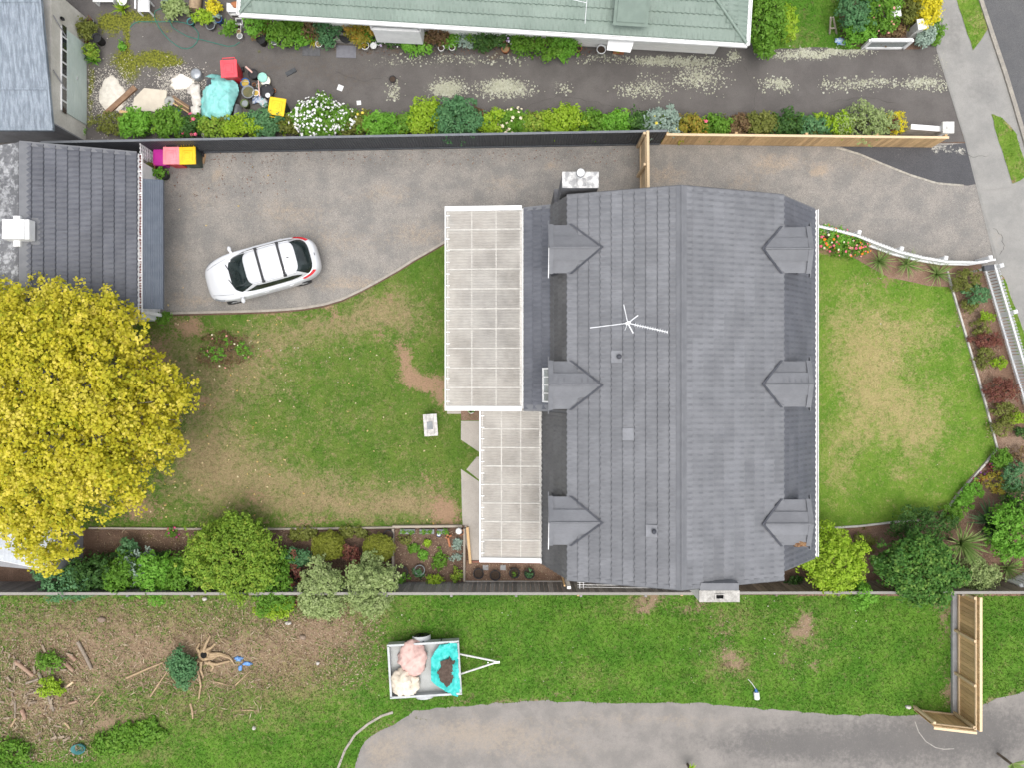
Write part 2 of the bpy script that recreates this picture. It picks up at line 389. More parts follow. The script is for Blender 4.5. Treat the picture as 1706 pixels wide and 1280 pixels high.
# street side: footpath slabs, kerb, road
def fpx(v):  # left edge of the footpath at row v
    pts = [(-140, 1548), (60, 1556), (85, 1562), (236, 1609), (330, 1634), (440, 1661), (600, 1716), (1000, 1860)]
    for (a, xa), (b, xb) in zip(pts, pts[1:]):
        if v <= b: return xa + (xb - xa) * (v - a) / (b - a)
    return pts[-1][1]
fp = thing('footpath', 'pale grey concrete footpath crossing the drives beside the street', 'footpath'); del fp['category'], fp['label']; fp['kind'] = 'structure'
rows = [-140, -40, 82, 236, 318, 392, 470, 560, 660, 780]
FPF = lambda: dict(lichen=B([(1590, 220, 14, 16, .7), (1570, 110, 10, 40, .5), (1600, 250, 18, 8, .6), (1660, 330, 30, 30, .2)]), dark=B([(1640, 150, 40, 40, .6), (1590, 60, 24, 60, .7), (1690, 330, 30, 20, .4)]), brown=B([(1660, 400, 20, 30, .4), (1625, 440, 20, 20, .3)]))
for i in range(len(rows) - 1):
    a, b = rows[i] + .5, rows[i + 1] - .5
    wd = 40 + 14 * (rows[i] > 200)
    q = [(fpx(a), a), (fpx(a) + wd, a - 6), (fpx(b) + (40 + 14 * (rows[i + 1] > 200)), b - 6), (fpx(b), b)]
    sheet('slab', q, .030, M_conc, .3, FPF(), parent=fp)
sheet('footpath_bed', [(1540, -140), (1660, -140), (1760, 270), (1900, 780), (1780, 780), (1658, 440), (1608, 238), (1560, 84)], .020, M_conc, .3, FPF())
KERB = [(1590, -140), (1631, -4), (1652, 60), (1673, 122), (1690, 178), (1708, 240), (1735, 330), (1800, 540)]
sheet('road', [(x + 4, y) for x, y in KERB] + [(2200, 540), (2200, -140)], .026, M_road, .4, dict(dark=B([(1680, 60, 20, 60, .3)])))
mb = MB()
for i in range(len(KERB) - 1):
    a = P(*KERB[i]); b = P(*KERB[i + 1]); mb.bar((a.x, a.y, .05), (b.x, b.y, .05), .16, .10)
pm_kerb = pm('kerb_concrete', (.36, .33, .28), (.28, .26, .23), 4, .9, fine=.5)
mb.build('kerb', pm_kerb)['kind'] = 'structure'
BERM1 = rough_poly([(1568, -140), (1592, -4), (1606, 40), (1620, 84), (1634, 66), (1646, 46), (1632, -2), (1600, -140)], 1, 12)
BERM2 = rough_poly([(1651, 190), (1668, 196), (1692, 222), (1712, 290), (1700, 300), (1686, 306), (1672, 262), (1660, 225)], 1, 12)
BERM3 = rough_poly([(1662, 452), (1672, 462), (1700, 540), (1720, 600), (1760, 720), (1740, 720), (1700, 610), (1668, 500)], 1, 12)
GF_berm = dict(dry=B([(1632, 40, 20, 20, .45), (1690, 205, 20, 8, .9), (1700, 280, 12, 14, .5)]), soil=B([(1690, 212, 10, 8, .7), (1686, 300, 8, 8, .6), (1665, 460, 8, 10, .9), (1690, 540, 5, 40, .4)]), v=const(.4))
berms = [sheet('berm_grass', b_, .040, M_front, .2, GF_berm) for b_ in (BERM1, BERM2, BERM3)]

# back lawn
BACK = rough_poly(DR_EDGE[::-1], 0, 500)[:-1]
BACK = [(x, y + 5) for x, y in DR_EDGE[::-1]] + [(805, 400), (805, 900), (770, 882), (640, 882), (-80, 882), (-80, 500), (200, 524)]
GF_back = dict(
    dry=B([(400, 620, 90, 60, .62), (480, 560, 80, 30, .55), (560, 700, 110, 50, .18), (340, 720, 60, 90, .55), (640, 520, 70, 40, .75), (520, 820, 120, 40, .62), (680, 740, 60, 50, .1), (700, 560, 50, 30, .15), (420, 780, 80, 60, .45), (600, 610, 90, 40, .12), (330, 800, 90, 60, .5), (560, 850, 160, 20, .5), (690, 840, 70, 40, .7), (280, 600, 50, 60, .6), (560, 540, 60, 20, .5), (740, 660, 20, 40, .6)], 22),
    soil=B([(672, 592, 14, 30, .95), (690, 626, 20, 16, 1.0), (716, 640, 26, 14, .9), (640, 500, 26, 10, .6), (470, 528, 60, 5, .8), (318, 545, 34, 16, .95), (440, 592, 14, 9, .9), (370, 585, 34, 24, .75), (340, 670, 16, 14, .7), (420, 832, 18, 12, .9), (745, 855, 34, 26, 1), (735, 655, 12, 34, .75), (720, 800, 26, 20, .5), (560, 525, 16, 8, .8), (630, 560, 14, 20, .5), (260, 620, 30, 70, .7), (500, 870, 120, 8, .5), (240, 850, 40, 20, .6), (545, 512, 20, 6, .8), (290, 690, 14, 20, .5), (150, 700, 120, 160, .8)], 16),
    v=const(.4))
sheet('back_lawn', BACK, .016, M_lawn, .22, GF_back)
# garden strip behind the lawn, along the grey fence
sheet('back_border', [(-80, 883), (660, 883), (660, 993), (-80, 993)], .012, M_soil, .25, dict(brown=B([(230, 905, 70, 22, .9), (340, 895, 60, 10, .6), (560, 895, 80, 15, .5), (280, 935, 60, 18, .6)]), moss=B([(250, 900, 40, 12, .6), (500, 895, 40, 12, .8), (590, 890, 50, 8, .7), (300, 900, 20, 20, .5)]), dark=B([(590, 930, 40, 30, .7), (120, 970, 100, 20, .6)])))
sheet('vegetable_soil', [(656, 876), (774, 876), (774, 972), (656, 972)], .05, M_soil, .15, dict(brown=B([(700, 920, 40, 30, .45), (740, 900, 20, 10, .4)]), dark=B([(760, 890, 14, 14, .6), (690, 940, 30, 12, .4)]), moss=B([(700, 905, 26, 16, .5), (735, 940, 30, 14, .5)])), relief=.10)
sheet('bark_strip', [(772, 934), (960, 934), (960, 972), (772, 972)], .03, M_mulch, .2, dict(dark=B([(800, 950, 10, 14, .5), (850, 955, 30, 10, .3)]), brown=B([(900, 950, 40, 14, .6)]), moss=B([(935, 966, 20, 6, .9)])))
sheet('side_strip', [(930, 940), (1350, 940), (1350, 992), (640, 992), (640, 972), (930, 972)], .014, M_soil, .25, dict(moss=B([(1010, 974, 60, 6, .9), (1250, 974, 80, 6, .5), (935, 968, 20, 8, .8)]), brown=const(.3)))
# front garden
sheet('front_border', [(1335, 372), (1440, 404), (1500, 422), (1560, 436), (1634, 440), (1668, 500), (1712, 650), (1790, 860), (1790, 994), (1330, 994), (1330, 860)], .012, M_mulch, .25, dict(
    dark=B([(1400, 410, 50, 12, .7), (1450, 990, 60, 20, .7), (1420, 960, 30, 30, .7), (1600, 960, 60, 40, .6), (1690, 920, 30, 30, .5), (1530, 470, 30, 12, .3), (1640, 600, 16, 14, .5), (1660, 660, 14, 14, .4)]),
    brown=B([(1620, 540, 14, 60, .7), (1640, 620, 10, 50, .7), (1690, 740, 30, 30, .9), (1590, 460, 20, 20, .5), (1470, 470, 60, 10, .5), (1610, 850, 20, 20, .8), (1640, 800, 40, 40, .4)]), moss=B([(1620, 480, 20, 30, .3), (1440, 880, 30, 6, .8)])))
FRONT = [(1350, 408), (1380, 412), (1420, 428), (1455, 448), (1480, 462), (1520, 470), (1545, 476), (1580, 478), (1585, 485), (1603, 545), (1622, 610), (1640, 675), (1659, 746), (1640, 770), (1612, 800), (1590, 826), (1576, 848), (1520, 866), (1490, 870), (1430, 876), (1350, 882)]
GF_front = dict(dry=B([(1480, 540, 80, 40, .60), (1440, 600, 60, 50, .48), (1500, 690, 60, 50, .62), (1450, 650, 60, 40, .55), (1560, 700, 50, 70, .25), (1430, 480, 60, 20, .25), (1420, 720, 50, 40, .6), (1520, 740, 40, 30, .45), (1470, 590, 100, 30, .3), (1395, 790, 30, 40, .5), (1500, 790, 30, 14, .5), (1560, 820, 10, 8, .7), (1400, 530, 40, 40, .35), (1560, 560, 30, 30, .3), (1570, 640, 30, 20, .25)], 24), soil=B([(1375, 416, 40, 9, .8), (1470, 465, 60, 6, .6), (1365, 500, 5, 60, .2)]), v=const(.4))
sheet('front_lawn', FRONT, .016, M_front, .22, GF_front)
# side lot at the bottom and its sealed drive
SIDE = [(-140, 985), (1900, 985), (1900, 1420), (-140, 1420)]
GF_side = dict(dry=B([(100, 1060, 260, 90, .55), (400, 1060, 260, 90, .55), (600, 1010, 60, 30, .6), (330, 1190, 220, 40, .45), (60, 1220, 120, 60, .5), (1050, 1010, 60, 20, .4), (1220, 1030, 60, 30, .4), (1340, 1060, 50, 50, .4), (1215, 1110, 50, 30, .6), (980, 1130, 80, 20, .3), (480, 1120, 120, 50, .6), (240, 1255, 60, 20, .4)], 20),
    soil=B([(120, 1080, 190, 90, .62), (360, 1095, 190, 70, .7), (540, 1050, 90, 55, .72), (60, 1190, 120, 70, .62), (200, 1210, 60, 20, .7), (1082, 1008, 36, 10, .95), (1335, 1045, 24, 30, .95), (1215, 1100, 22, 26, .85), (1362, 1112, 10, 12, .9), (1160, 1010, 30, 12, .6), (1200, 1050, 30, 30, .35), (1572, 1020, 9, 46, .9), (1574, 1150, 8, 34, .9), (1306, 1090, 8, 30, .5), (640, 1215, 30, 24, .6), (1660, 1162, 40, 4, .8), (850, 1168, 150, 6, .6)], 22),
    v=const(.4))
sheet('side_lot', SIDE, .010, M_lush, .3, GF_side)
SDRIVE = rough_poly([(560, 1420), (596, 1262), (608, 1236), (640, 1215), (668, 1200), (690, 1184), (740, 1180), (800, 1174), (900, 1168), (980, 1170), (1060, 1172), (1150, 1172), (1230, 1178), (1300, 1184), (1380, 1191), (1510, 1193), (1590, 1190), (1630, 1176), (1660, 1164), (1706, 1152), (1900, 1110), (1900, 1420)], 2.2, 12, 4)
sheet('shared_drive', SDRIVE, .016, M_slabdrive, .35, dict(brown=B([(760, 1220, 160, 30, .6), (640, 1260, 40, 30, .7), (900, 1250, 160, 40, .4), (1100, 1200, 200, 14, .5)]), dark=B([(1500, 1240, 320, 60, .85), (1300, 1240, 140, 20, .5), (1620, 1200, 120, 40, .5), (780, 1270, 40, 10, .5), (1000, 1230, 140, 12, .3)]), moss=B([(1290, 1244, 26, 6, .6), (700, 1196, 30, 10, .7)])))
# concrete path beside the pergola, in three slabs
cp = thing('concrete_path', 'x', 'x'); del cp['category'], cp['label']; cp['kind'] = 'structure'
for q in ([(768, 702), (806, 702), (806, 758), (796, 752), (768, 733)], [(806, 760), (806, 806), (777, 783), (794, 762)], [(768, 782), (806, 808), (806, 942), (786, 942), (772, 890), (770, 860)]):
    sheet('slab', q, .026, M_patio, .3, dict(dark=B([(790, 880, 30, 40, .3)])), parent=cp)
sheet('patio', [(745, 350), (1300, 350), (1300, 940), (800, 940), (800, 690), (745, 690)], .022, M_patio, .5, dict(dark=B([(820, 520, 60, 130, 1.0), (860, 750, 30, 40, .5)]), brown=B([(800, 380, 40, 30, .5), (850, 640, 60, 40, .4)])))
sheet('doorstep_bark', [(768, 680), (806, 680), (806, 701), (768, 701)], .028, M_mulch, .2, dict(brown=const(.4)))

# cracks in the seals, as real thin seams of dirt
M_crack = pm('crack_dirt', (.055, .05, .045), (.08, .075, .065), 9, .95)
rgc = random.Random(4)
for pts, z in (([(560, 120), (600, 135), (640, 128), (690, 140)], .006), ([(880, 175), (930, 160), (985, 168), (1040, 182)], .006), ([(1240, 110), (1260, 150), (1255, 190)], .006), ([(1380, 170), (1440, 160), (1500, 172)], .006), ([(1655, 382), (1668, 394), (1672, 412), (1662, 428)], .032), ([(1600, 250), (1620, 262), (1650, 258)], .032)):
    q = []
    for a, b in zip(pts, pts[1:]):
        for k in range(6): q.append((a[0] + (b[0] - a[0]) * k / 6 + rgc.uniform(-2, 2), a[1] + (b[1] - a[1]) * k / 6 + rgc.uniform(-2, 2)))
    m = MB()
    for a, b in zip(q, q[1:]): m.bar(P(*a) + Vector((0, 0, z)), P(*b) + Vector((0, 0, z)), rgc.uniform(.006, .015), .004)
    m.build('pavement_crack', M_crack)['kind'] = 'structure'
# ---- grass blades (real geometry over the lawns)
def tri_mesh(name, verts, faces_n, vals):
    """verts (N*faces_n, 3) grouped per face"""
    nv = len(verts); nf = nv // faces_n
    me = bpy.data.meshes.new(name)
    me.vertices.add(nv); me.vertices.foreach_set('co', verts.astype(np.float32).ravel())
    me.loops.add(nv); me.loops.foreach_set('vertex_index', np.arange(nv, dtype=np.int32))
    me.polygons.add(nf); me.polygons.foreach_set('loop_start', np.arange(0, nv, faces_n, dtype=np.int32))
    me.update(calc_edges=True)
    for k, v in vals.items():
        a = me.attributes.new(k, 'FLOAT', 'POINT'); a.data.foreach_set('value', np.repeat(v, faces_n).astype(np.float32))
    return me
def grass(name, poly, dens, fields, mat, label, length=.05, width=.014, seed=1, z0=.016, avoid=(), soil_max=.55, patchy=0):
    rg = np.random.default_rng(seed)
    us = [p[0] for p in poly]; vs_ = [p[1] for p in poly]
    u0, u1 = max(min(us), -30), min(max(us), 1736); v0, v1 = max(min(vs_), -30), min(max(vs_), 1310)
    n = int((u1 - u0) * (v1 - v0) / PXM ** 2 * dens)
    u = rg.uniform(u0, u1, n); v = rg.uniform(v0, v1, n)
    k = inside(u, v, poly)
    for a in avoid: k &= ~inside(u, v, a)
    u, v = u[k], v[k]
    F = {q: fn(u, v) for q, fn in fields.items()}
    s = F.get('soil', 0) + (vnoise(u / 9, v / 9, 5) - .5) * .5
    k = s < soil_max
    if patchy: k &= fbm(u / 30, v / 30, 8) > patchy
    u, v = u[k], v[k]; F = {q: f[k] for q, f in F.items()}
    m = len(u); x = (u - 853) / PXM; y = (640 - v) / PXM
    a = rg.uniform(0, 2 * PI, m); L = length * rg.uniform(.6, 1.5, m) * (.7 + .7 * fbm(u / 40, v / 40, 12)); w = width * rg.uniform(.7, 1.4, m)
    lean = rg.uniform(.25, 1.1, m)
    dx, dy = np.cos(a), np.sin(a)
    V = np.empty((m, 3, 3))
    V[:, 0] = np.stack([x - dy * w, y + dx * w, np.full(m, z0)], 1)
    V[:, 1] = np.stack([x + dy * w, y - dx * w, np.full(m, z0)], 1)
    V[:, 2] = np.stack([x + dx * L * np.sin(lean), y + dy * L * np.sin(lean), z0 + L * np.cos(lean)], 1)
    F['v'] = rg.uniform(0, 1, m) ** 1.5
    me = tri_mesh(name, V.reshape(-1, 3), 3, F)
    o = link(name, me, mat); tag(o, label, 'grass', kind='stuff'); return o
PATHS = [[(768, 700), (806, 700), (806, 760), (768, 735)], [(768, 780), (806, 760), (806, 942), (768, 942)], [(742, 340), (806, 340), (806, 690), (742, 690)]]
grass('back_lawn_grass', BACK, 420, GF_back, M_lawn, 'short patchy grass of the back lawn beside the gravel', .05, .013, 1, .016, PATHS)
grass('front_lawn_grass', FRONT, 380, GF_front, M_front, 'mown sunburnt grass of the front lawn', .035, .012, 2, .016)
grass('side_lot_grass', SIDE, 330, GF_side, M_lush, 'lush green grass of the side lot below the house', .075, .019, 3, .010, [SDRIVE, [(-140, 980), (1900, 980), (1900, 992), (-140, 992)]], .6)
grass('side_lot_weeds', [(-30, 996), (640, 996), (640, 1100), (420, 1190), (-30, 1290)], 170, dict(dry=const(.15), soil=const(0), v=const(.5)), M_lush, 'thin weeds sprouting through the bare side lot', .06, .020, 13, .012, (), 1.5, .50)
grass('neighbour_lawn_grass', SIDEG_TOP, 350, GF_top, M_lush, 'green grass beside the neighbour shrubs at the top', .06, .016, 4, .008)
for b_, l_ in ((BERM1, 'grass verge strip between footpath and kerb, top right'), (BERM2, 'grass verge strip below the driveway crossing at the right edge'), (BERM3, 'thin grass strip between white picket fence and footpath')):
    grass('verge_grass', b_, 380, GF_berm, M_front, l_, .05, .014, 5, .040)
# ---------------------------------------------------------------- building materials
M_tile = None
def tile_mat(name, a, b, blotch=None, rand=.10, rough=.55):
    t = NT(name); p = t.pos()
    c = t.mix(t.step(t.noise(1.3, p, 5, .6), .35, .65), a, b)
    c = t.mix(t.math('MULTIPLY', t.step(t.noise(24, t.scale(p, (.35, 2.2, 1)), 4, .7), .45, .75), .35), c, tuple(x * .62 for x in a))
    c = t.mix(t.math('MULTIPLY', t.step(t.noise(14, t.scale(p, (.6, 2.5, 1)), 3), .62, .8), .30), c, tuple(min(1, x * 1.6) for x in a))
    if blotch:
        c = t.mix(t.step(t.noise(3.2, p, 8, .75), .46, .60), c, blotch)
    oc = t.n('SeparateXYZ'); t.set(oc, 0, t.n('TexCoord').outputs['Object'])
    pan = t.math('SINE', t.math('MULTIPLY', oc.outputs[0], 2 * PI / .2)); pan_spot = t.math('MULTIPLY', t.step(pan, .1, 1.0), t.math('MULTIPLY', t.step(oc.outputs[1], .03, .09), t.step(t.math('SUBTRACT', .30, oc.outputs[1]), .0, .16)))
    pan_spot = t.math('MULTIPLY', pan_spot, t.step(t.noise(2.4, p, 4), .30, .62))
    c = t.mix(t.math('MULTIPLY', pan_spot, .42), c, tuple(x * .5 for x in a))  # darkens one patch per pan, just above the tile's lower edge
    f = t.math('MULTIPLY_ADD', t.rand(), rand * 2); f.node.inputs[2].default_value = 1 - rand
    c = t.mix(1.0, c, t.n('CombineColor', Red=f, Green=f, Blue=f).outputs[0], 'MULTIPLY')
    return t.done(t.princ(c, rough, bump=t.bump(t.noise(160, p, 2), .25, .01), spec=.35))
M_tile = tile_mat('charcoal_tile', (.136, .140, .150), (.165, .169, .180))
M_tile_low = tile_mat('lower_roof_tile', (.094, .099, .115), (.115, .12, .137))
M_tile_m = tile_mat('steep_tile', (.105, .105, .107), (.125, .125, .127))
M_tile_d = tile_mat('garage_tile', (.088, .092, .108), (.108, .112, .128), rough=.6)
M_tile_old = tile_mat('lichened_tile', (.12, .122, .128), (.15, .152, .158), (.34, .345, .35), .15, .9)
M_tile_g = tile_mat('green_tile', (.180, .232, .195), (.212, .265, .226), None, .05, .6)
M_trim = pm('charcoal_trim', (.136, .140, .150), (.16, .164, .174), 3, .5)
M_dark = pm('shadow_grey_metal', (.055, .058, .068), (.075, .078, .09), 5, .5)
M_white = pm('white_paint', (.80, .80, .79), (.72, .72, .71), 3, .5, fine=.06)
M_cream = pm('cream_wall', (.66, .63, .57), (.55, .52, .46), 1.4, .85, fine=.2)
M_wallgrey = pm('grey_wall', (.30, .30, .31), (.24, .24, .25), 1.5, .85, fine=.2)
M_plaster = pm('weathered_plaster', (.62, .61, .59), (.30, .30, .30), 4.5, .9, fine=.4, lo=.42, hi=.6)
M_chimgrey = pm('chimney_grey', (.17, .17, .18), (.12, .12, .125), 3, .85, fine=.3)
M_conc2 = pm('chimney_concrete', (.52, .50, .46), (.30, .285, .26), 7, .95, fine=.6)
M_black = pm('black_plastic', (.025, .025, .027), (.035, .035, .038), 6, .55)
M_steel = pm('galvanised_steel', (.55, .56, .57), (.44, .45, .46), 6, .4, metal=.6)
M_hole_black = pm('hole_black', (.008, .008, .008), (.014, .013, .012), 6, .95)
def glass_mat(name, col, rough=.06):
    t = NT(name); c = t.mix(t.step(t.noise(2.2, t.pos(), 4), .4, .65), col, tuple(x * 1.8 + .01 for x in col))
    return t.done(t.princ(c, rough, spec=.6))
M_glass = glass_mat('dark_glass', (.012, .016, .018))
M_pane = glass_mat('grey_glass', (.16, .18, .18), .1)
def milky(name, col, alpha):
    t = NT(name); p = t.pos()
    c = t.mix(t.step(t.noise(1.2, p, 5), .35, .7), col, tuple(x * .82 for x in col))
    c = t.mix(t.math('MULTIPLY', t.step(t.noise(9, t.scale(p, (.3, 2, 1)), 4), .55, .8), .35), c, (.52, .49, .44))
    tr = t.n('BsdfTransparent'); t.set(tr, 'Color', (.93, .92, .90))
    tl = t.n('BsdfTranslucent'); t.set(tl, 'Color', c)
    m1 = t.n('MixShader'); t.set(m1, 0, .35); t.set(m1, 1, t.princ(c, .35, spec=.4)); t.set(m1, 2, tl)
    a = t.math('MULTIPLY_ADD', t.noise(.9, p, 5), .7); a.node.inputs[2].default_value = alpha - .35
    m2 = t.n('MixShader'); t.set(m2, 0, a); t.set(m2, 1, tr); t.set(m2, 2, m1)
    return t.done(m2)
M_milky = milky('clear_corrugated', (.76, .725, .67), .47)
M_iron = pm('weathered_iron', (.30, .345, .395), (.165, .195, .23), 3.2, .65, fine=.55, stretch=(3, .6, 1))
M_iron_b = pm('bluegrey_iron', (.082, .098, .125), (.097, .114, .142), 3, .45, rand=.05)

# ---------------------------------------------------------------- tiles
TM = {}
def tile_mesh(L, d, waves, mat, lift=.058):
    key = (round(L, 3), round(d, 3), waves, mat.name)
    if key in TM: return TM[key]
    nx = waves * 4; mb = MB(); top, lip, low = [], [], []
    for i in range(nx + 1):
        x = L * i / nx; w = math.cos(2 * PI * i / 4)
        low.append((x, -.014 * w, -.010)); lip.append((x, .045 - .014 * w, lift + .011 * w)); top.append((x, d + .05, .002 + .007 * w))
    vs = low + lip + top; n = nx + 1
    fs = [(i, i + 1, n + i + 1, n + i) for i in range(nx)] + [(n + i, n + i + 1, 2 * n + i + 1, 2 * n + i) for i in range(nx)]
    mb.add(vs, fs, 0, False)
    me = mb.mesh('roof_tile'); me.materials.append(mat); TM[key] = me; return me
def tile_field(parent, A, B, U, nrows, npan, mat, pitch=.2, rng=None, name='roof_tile', skip=None):
    A = Vector(A); B = Vector(B); U = Vector(U); LT = (B - A).length
    ex = (B - A) / LT; d = U.length / nrows; ey = U.normalized(); ez = ex.cross(ey)
    off = org_of(parent); pl = LT / npan
    for r in range(nrows):
        s0, s1 = rng(r) if rng else (0, LT)
        cuts = [s0]; s = pl * (.5 if r % 2 else 1.0)
        while s < s1 - .12:
            if s > s0 + .12: cuts.append(s)
            s += pl
        cuts.append(s1)
        for a, b in zip(cuts, cuts[1:]):
            q = round((b - a) / (pl / 4)); q = max(1, q); Lq = q * pl / 4
            if skip and skip(r, (a + b) / 2): continue
            me = tile_mesh(Lq, d, max(1, round(Lq / pitch)), mat)
            o = bpy.data.objects.new(name, me); C.objects.link(o); o.parent = parent
            t = A + ex * a + ey * (d * r) - off
            sx = (b - a) / Lq
            o.matrix_basis = Matrix(((ex.x * sx, ey.x, ez.x, t.x), (ex.y * sx, ey.y, ez.y, t.y), (ex.z * sx, ey.z, ez.z, t.z), (0, 0, 0, 1)))

# ---------------------------------------------------------------- the house
XR, ZR = 5.50, 5.80
XL, XRt, ZU = 1.88, 9.25, 4.50
YT, YB = 6.42, -6.66
XM, ZM = 1.14, 2.22          # foot of the steep left slope
XK, ZK = 1.40, 2.95          # where the lower left roof begins
X0, Z0 = 0.42, 2.45          # its gutter edge
YC = -0.92                   # its lower end
XE, ZE = 11.10, 2.40         # right gutter edge
house = thing('house', 'two storey house under a charcoal tiled gambrel roof with six dormers', 'house', (5.5, 0, 0))
w = MB()
w.add([(1.45, 6.25, 0), (10.75, 6.25, 0), (10.75, 6.25, 2.35), (9.2, 6.25, 4.3), (XR, 6.25, 5.6), (2.0, 6.25, 4.35), (1.45, 6.25, 2.3)], [(0, 1, 2, 3, 4, 5, 6)])
w.add([(1.45, -6.3, 0), (10.75, -6.3, 0), (10.75, -6.3, 2.35), (9.2, -6.3, 4.3), (XR, -6.3, 5.6), (2.0, -6.3, 4.35), (1.45, -6.3, 2.3)], [(6, 5, 4, 3, 2, 1, 0)])
w.add([(1.45, -6.3, 0), (1.45, 6.25, 0), (1.45, 6.25, 2.3), (1.45, -6.3, 2.3)], [(0, 3, 2, 1)])
w.add([(10.75, -6.3, 0), (10.75, 6.25, 0), (10.75, 6.25, 2.35), (10.75, -6.3, 2.35)], [(0, 1, 2, 3)])
w.build('wall', M_cream, house)
roof = MB()
roof.slab([(XL, YB, ZU), (XR, YB, ZR), (XR, YT, ZR), (XL, YT, ZU)], .08)
roof.slab([(XRt, YB, ZU), (XRt, YT, ZU), (XR, YT, ZR), (XR, YB, ZR)], .08)
roof.slab([(XM, YB, ZM), (XL - .005, YB, ZU - .015), (XL - .005, YT, ZU - .015), (XM, YT, ZM)], .06)
roof.slab([(X0, YC, Z0), (XK, YC, ZK - .03), (XK, YT + .02, ZK - .03), (X0, YT + .02, Z0)], .06)
roof.slab([(XRt + .005, -6.36, ZU - .015), (XE, -6.36, ZE), (XE, 6.40, ZE), (XRt + .005, 6.40, ZU - .015)], .06)
roof = roof.build('roof', M_trim, house)
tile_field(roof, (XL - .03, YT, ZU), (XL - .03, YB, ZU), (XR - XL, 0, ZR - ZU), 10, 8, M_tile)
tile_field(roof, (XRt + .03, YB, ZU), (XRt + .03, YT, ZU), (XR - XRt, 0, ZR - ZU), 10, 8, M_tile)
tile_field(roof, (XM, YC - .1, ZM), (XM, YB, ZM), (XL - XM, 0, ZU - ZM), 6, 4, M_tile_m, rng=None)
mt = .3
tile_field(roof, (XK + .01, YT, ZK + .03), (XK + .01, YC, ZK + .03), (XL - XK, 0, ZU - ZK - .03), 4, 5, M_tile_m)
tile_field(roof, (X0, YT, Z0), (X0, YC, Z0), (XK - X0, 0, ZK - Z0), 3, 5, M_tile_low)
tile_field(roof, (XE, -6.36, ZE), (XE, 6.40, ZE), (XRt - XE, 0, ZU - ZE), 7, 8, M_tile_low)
m = MB()                                             # ridge capping
m.slab([(XR - .17, YB - .02, ZR + .0), (XR, YB - .02, ZR + .085), (XR, YT + .02, ZR + .085), (XR - .17, YT + .02, ZR + .0)], .03)
m.slab([(XR + .17, YB - .02, ZR + .0), (XR, YB - .02, ZR + .085), (XR, YT + .02, ZR + .085), (XR + .17, YT + .02, ZR + .0)], .03)
m.tube([(XR, YB - .03, ZR + .085), (XR, YT + .03, ZR + .085)], .035, 8)
m.build('ridge_cap', M_trim, house)
for y0, y1 in ((YT - .10, YT + .06), (YB - .06, YB + .10)):   # barge flashings on the two gables
    for (xa, za), (xb, zb) in (((XL - .02, ZU + .035), (XR, ZR + .045)), ((XRt + .02, ZU + .035), (XR, ZR + .045))):
        m = MB(); m.slab([(xa, y0, za), (xb, y0, zb), (xb, y1, zb), (xa, y1, za)], .05)
        yo = y1 if y0 > 0 else y0
        m.slab([(xa, yo, za), (xb, yo, zb), (xb, yo, zb - .22), (xa, yo, za - .22)], .02, nrm=(0, 1 if y0 > 0 else -1, 0))
        m.build('barge_flashing', M_trim, house)
m = MB(); m.slab([(XRt + .0, 6.32, ZU + .01), (XE, 6.32, ZE + .035), (XE, 6.46, ZE + .035), (XRt, 6.46, ZU + .01)], .05)
m.build('barge_flashing', M_trim, house)
m = MB(); m.slab([(XRt + .0, -6.42, ZU + .01), (XE, -6.42, ZE + .035), (XE, -6.28, ZE + .035), (XRt, -6.28, ZU + .01)], .05)
m.build('barge_flashing', M_trim, house)
m = MB(); m.slab([(X0, YT - .08, Z0 + .045), (XK, YT - .08, ZK + .045), (XK, YT + .06, ZK + .045), (X0, YT + .06, Z0 + .045)], .05)
m.build('barge_flashing', M_trim, house)
m = MB(); m.slab([(X0, YC - .08, Z0 + .045), (XK, YC - .08, ZK + .045), (XK, YC + .16, ZK + .045), (X0, YC + .16, Z0 + .045)], .05)
m.build('barge_flashing', M_trim, house)
def gutter(name, parent, a, b, mat, w=.12, h=.1, inner=True):
    m = MB(); a = Vector(a); b = Vector(b); d = (b - a).normalized(); sd_ = Vector((d.y, -d.x, 0))
    m.bar(a - Vector((0, 0, h)), b - Vector((0, 0, h)), w, .012)
    m.bar(a + sd_ * w / 2 - Vector((0, 0, h / 2)), b + sd_ * w / 2 - Vector((0, 0, h / 2)), .022, h)
    if inner: m.bar(a - sd_ * w / 2 - Vector((0, 0, h / 2)), b - sd_ * w / 2 - Vector((0, 0, h / 2)), .022, h)
    return m.build(name, mat, parent)
gutter('gutter', house, (XE + .07, -6.36, ZE + .03), (XE + .07, 6.42, ZE + .03), M_white, .13, inner=False)
gutter('gutter', house, (X0 - .03, YC, Z0), (X0 - .03, YT + .05, Z0), M_white, .08)
gutter('gutter', house, (XM - .03, YB, ZM), (XM - .03, YC - .1, ZM), M_white, .08)

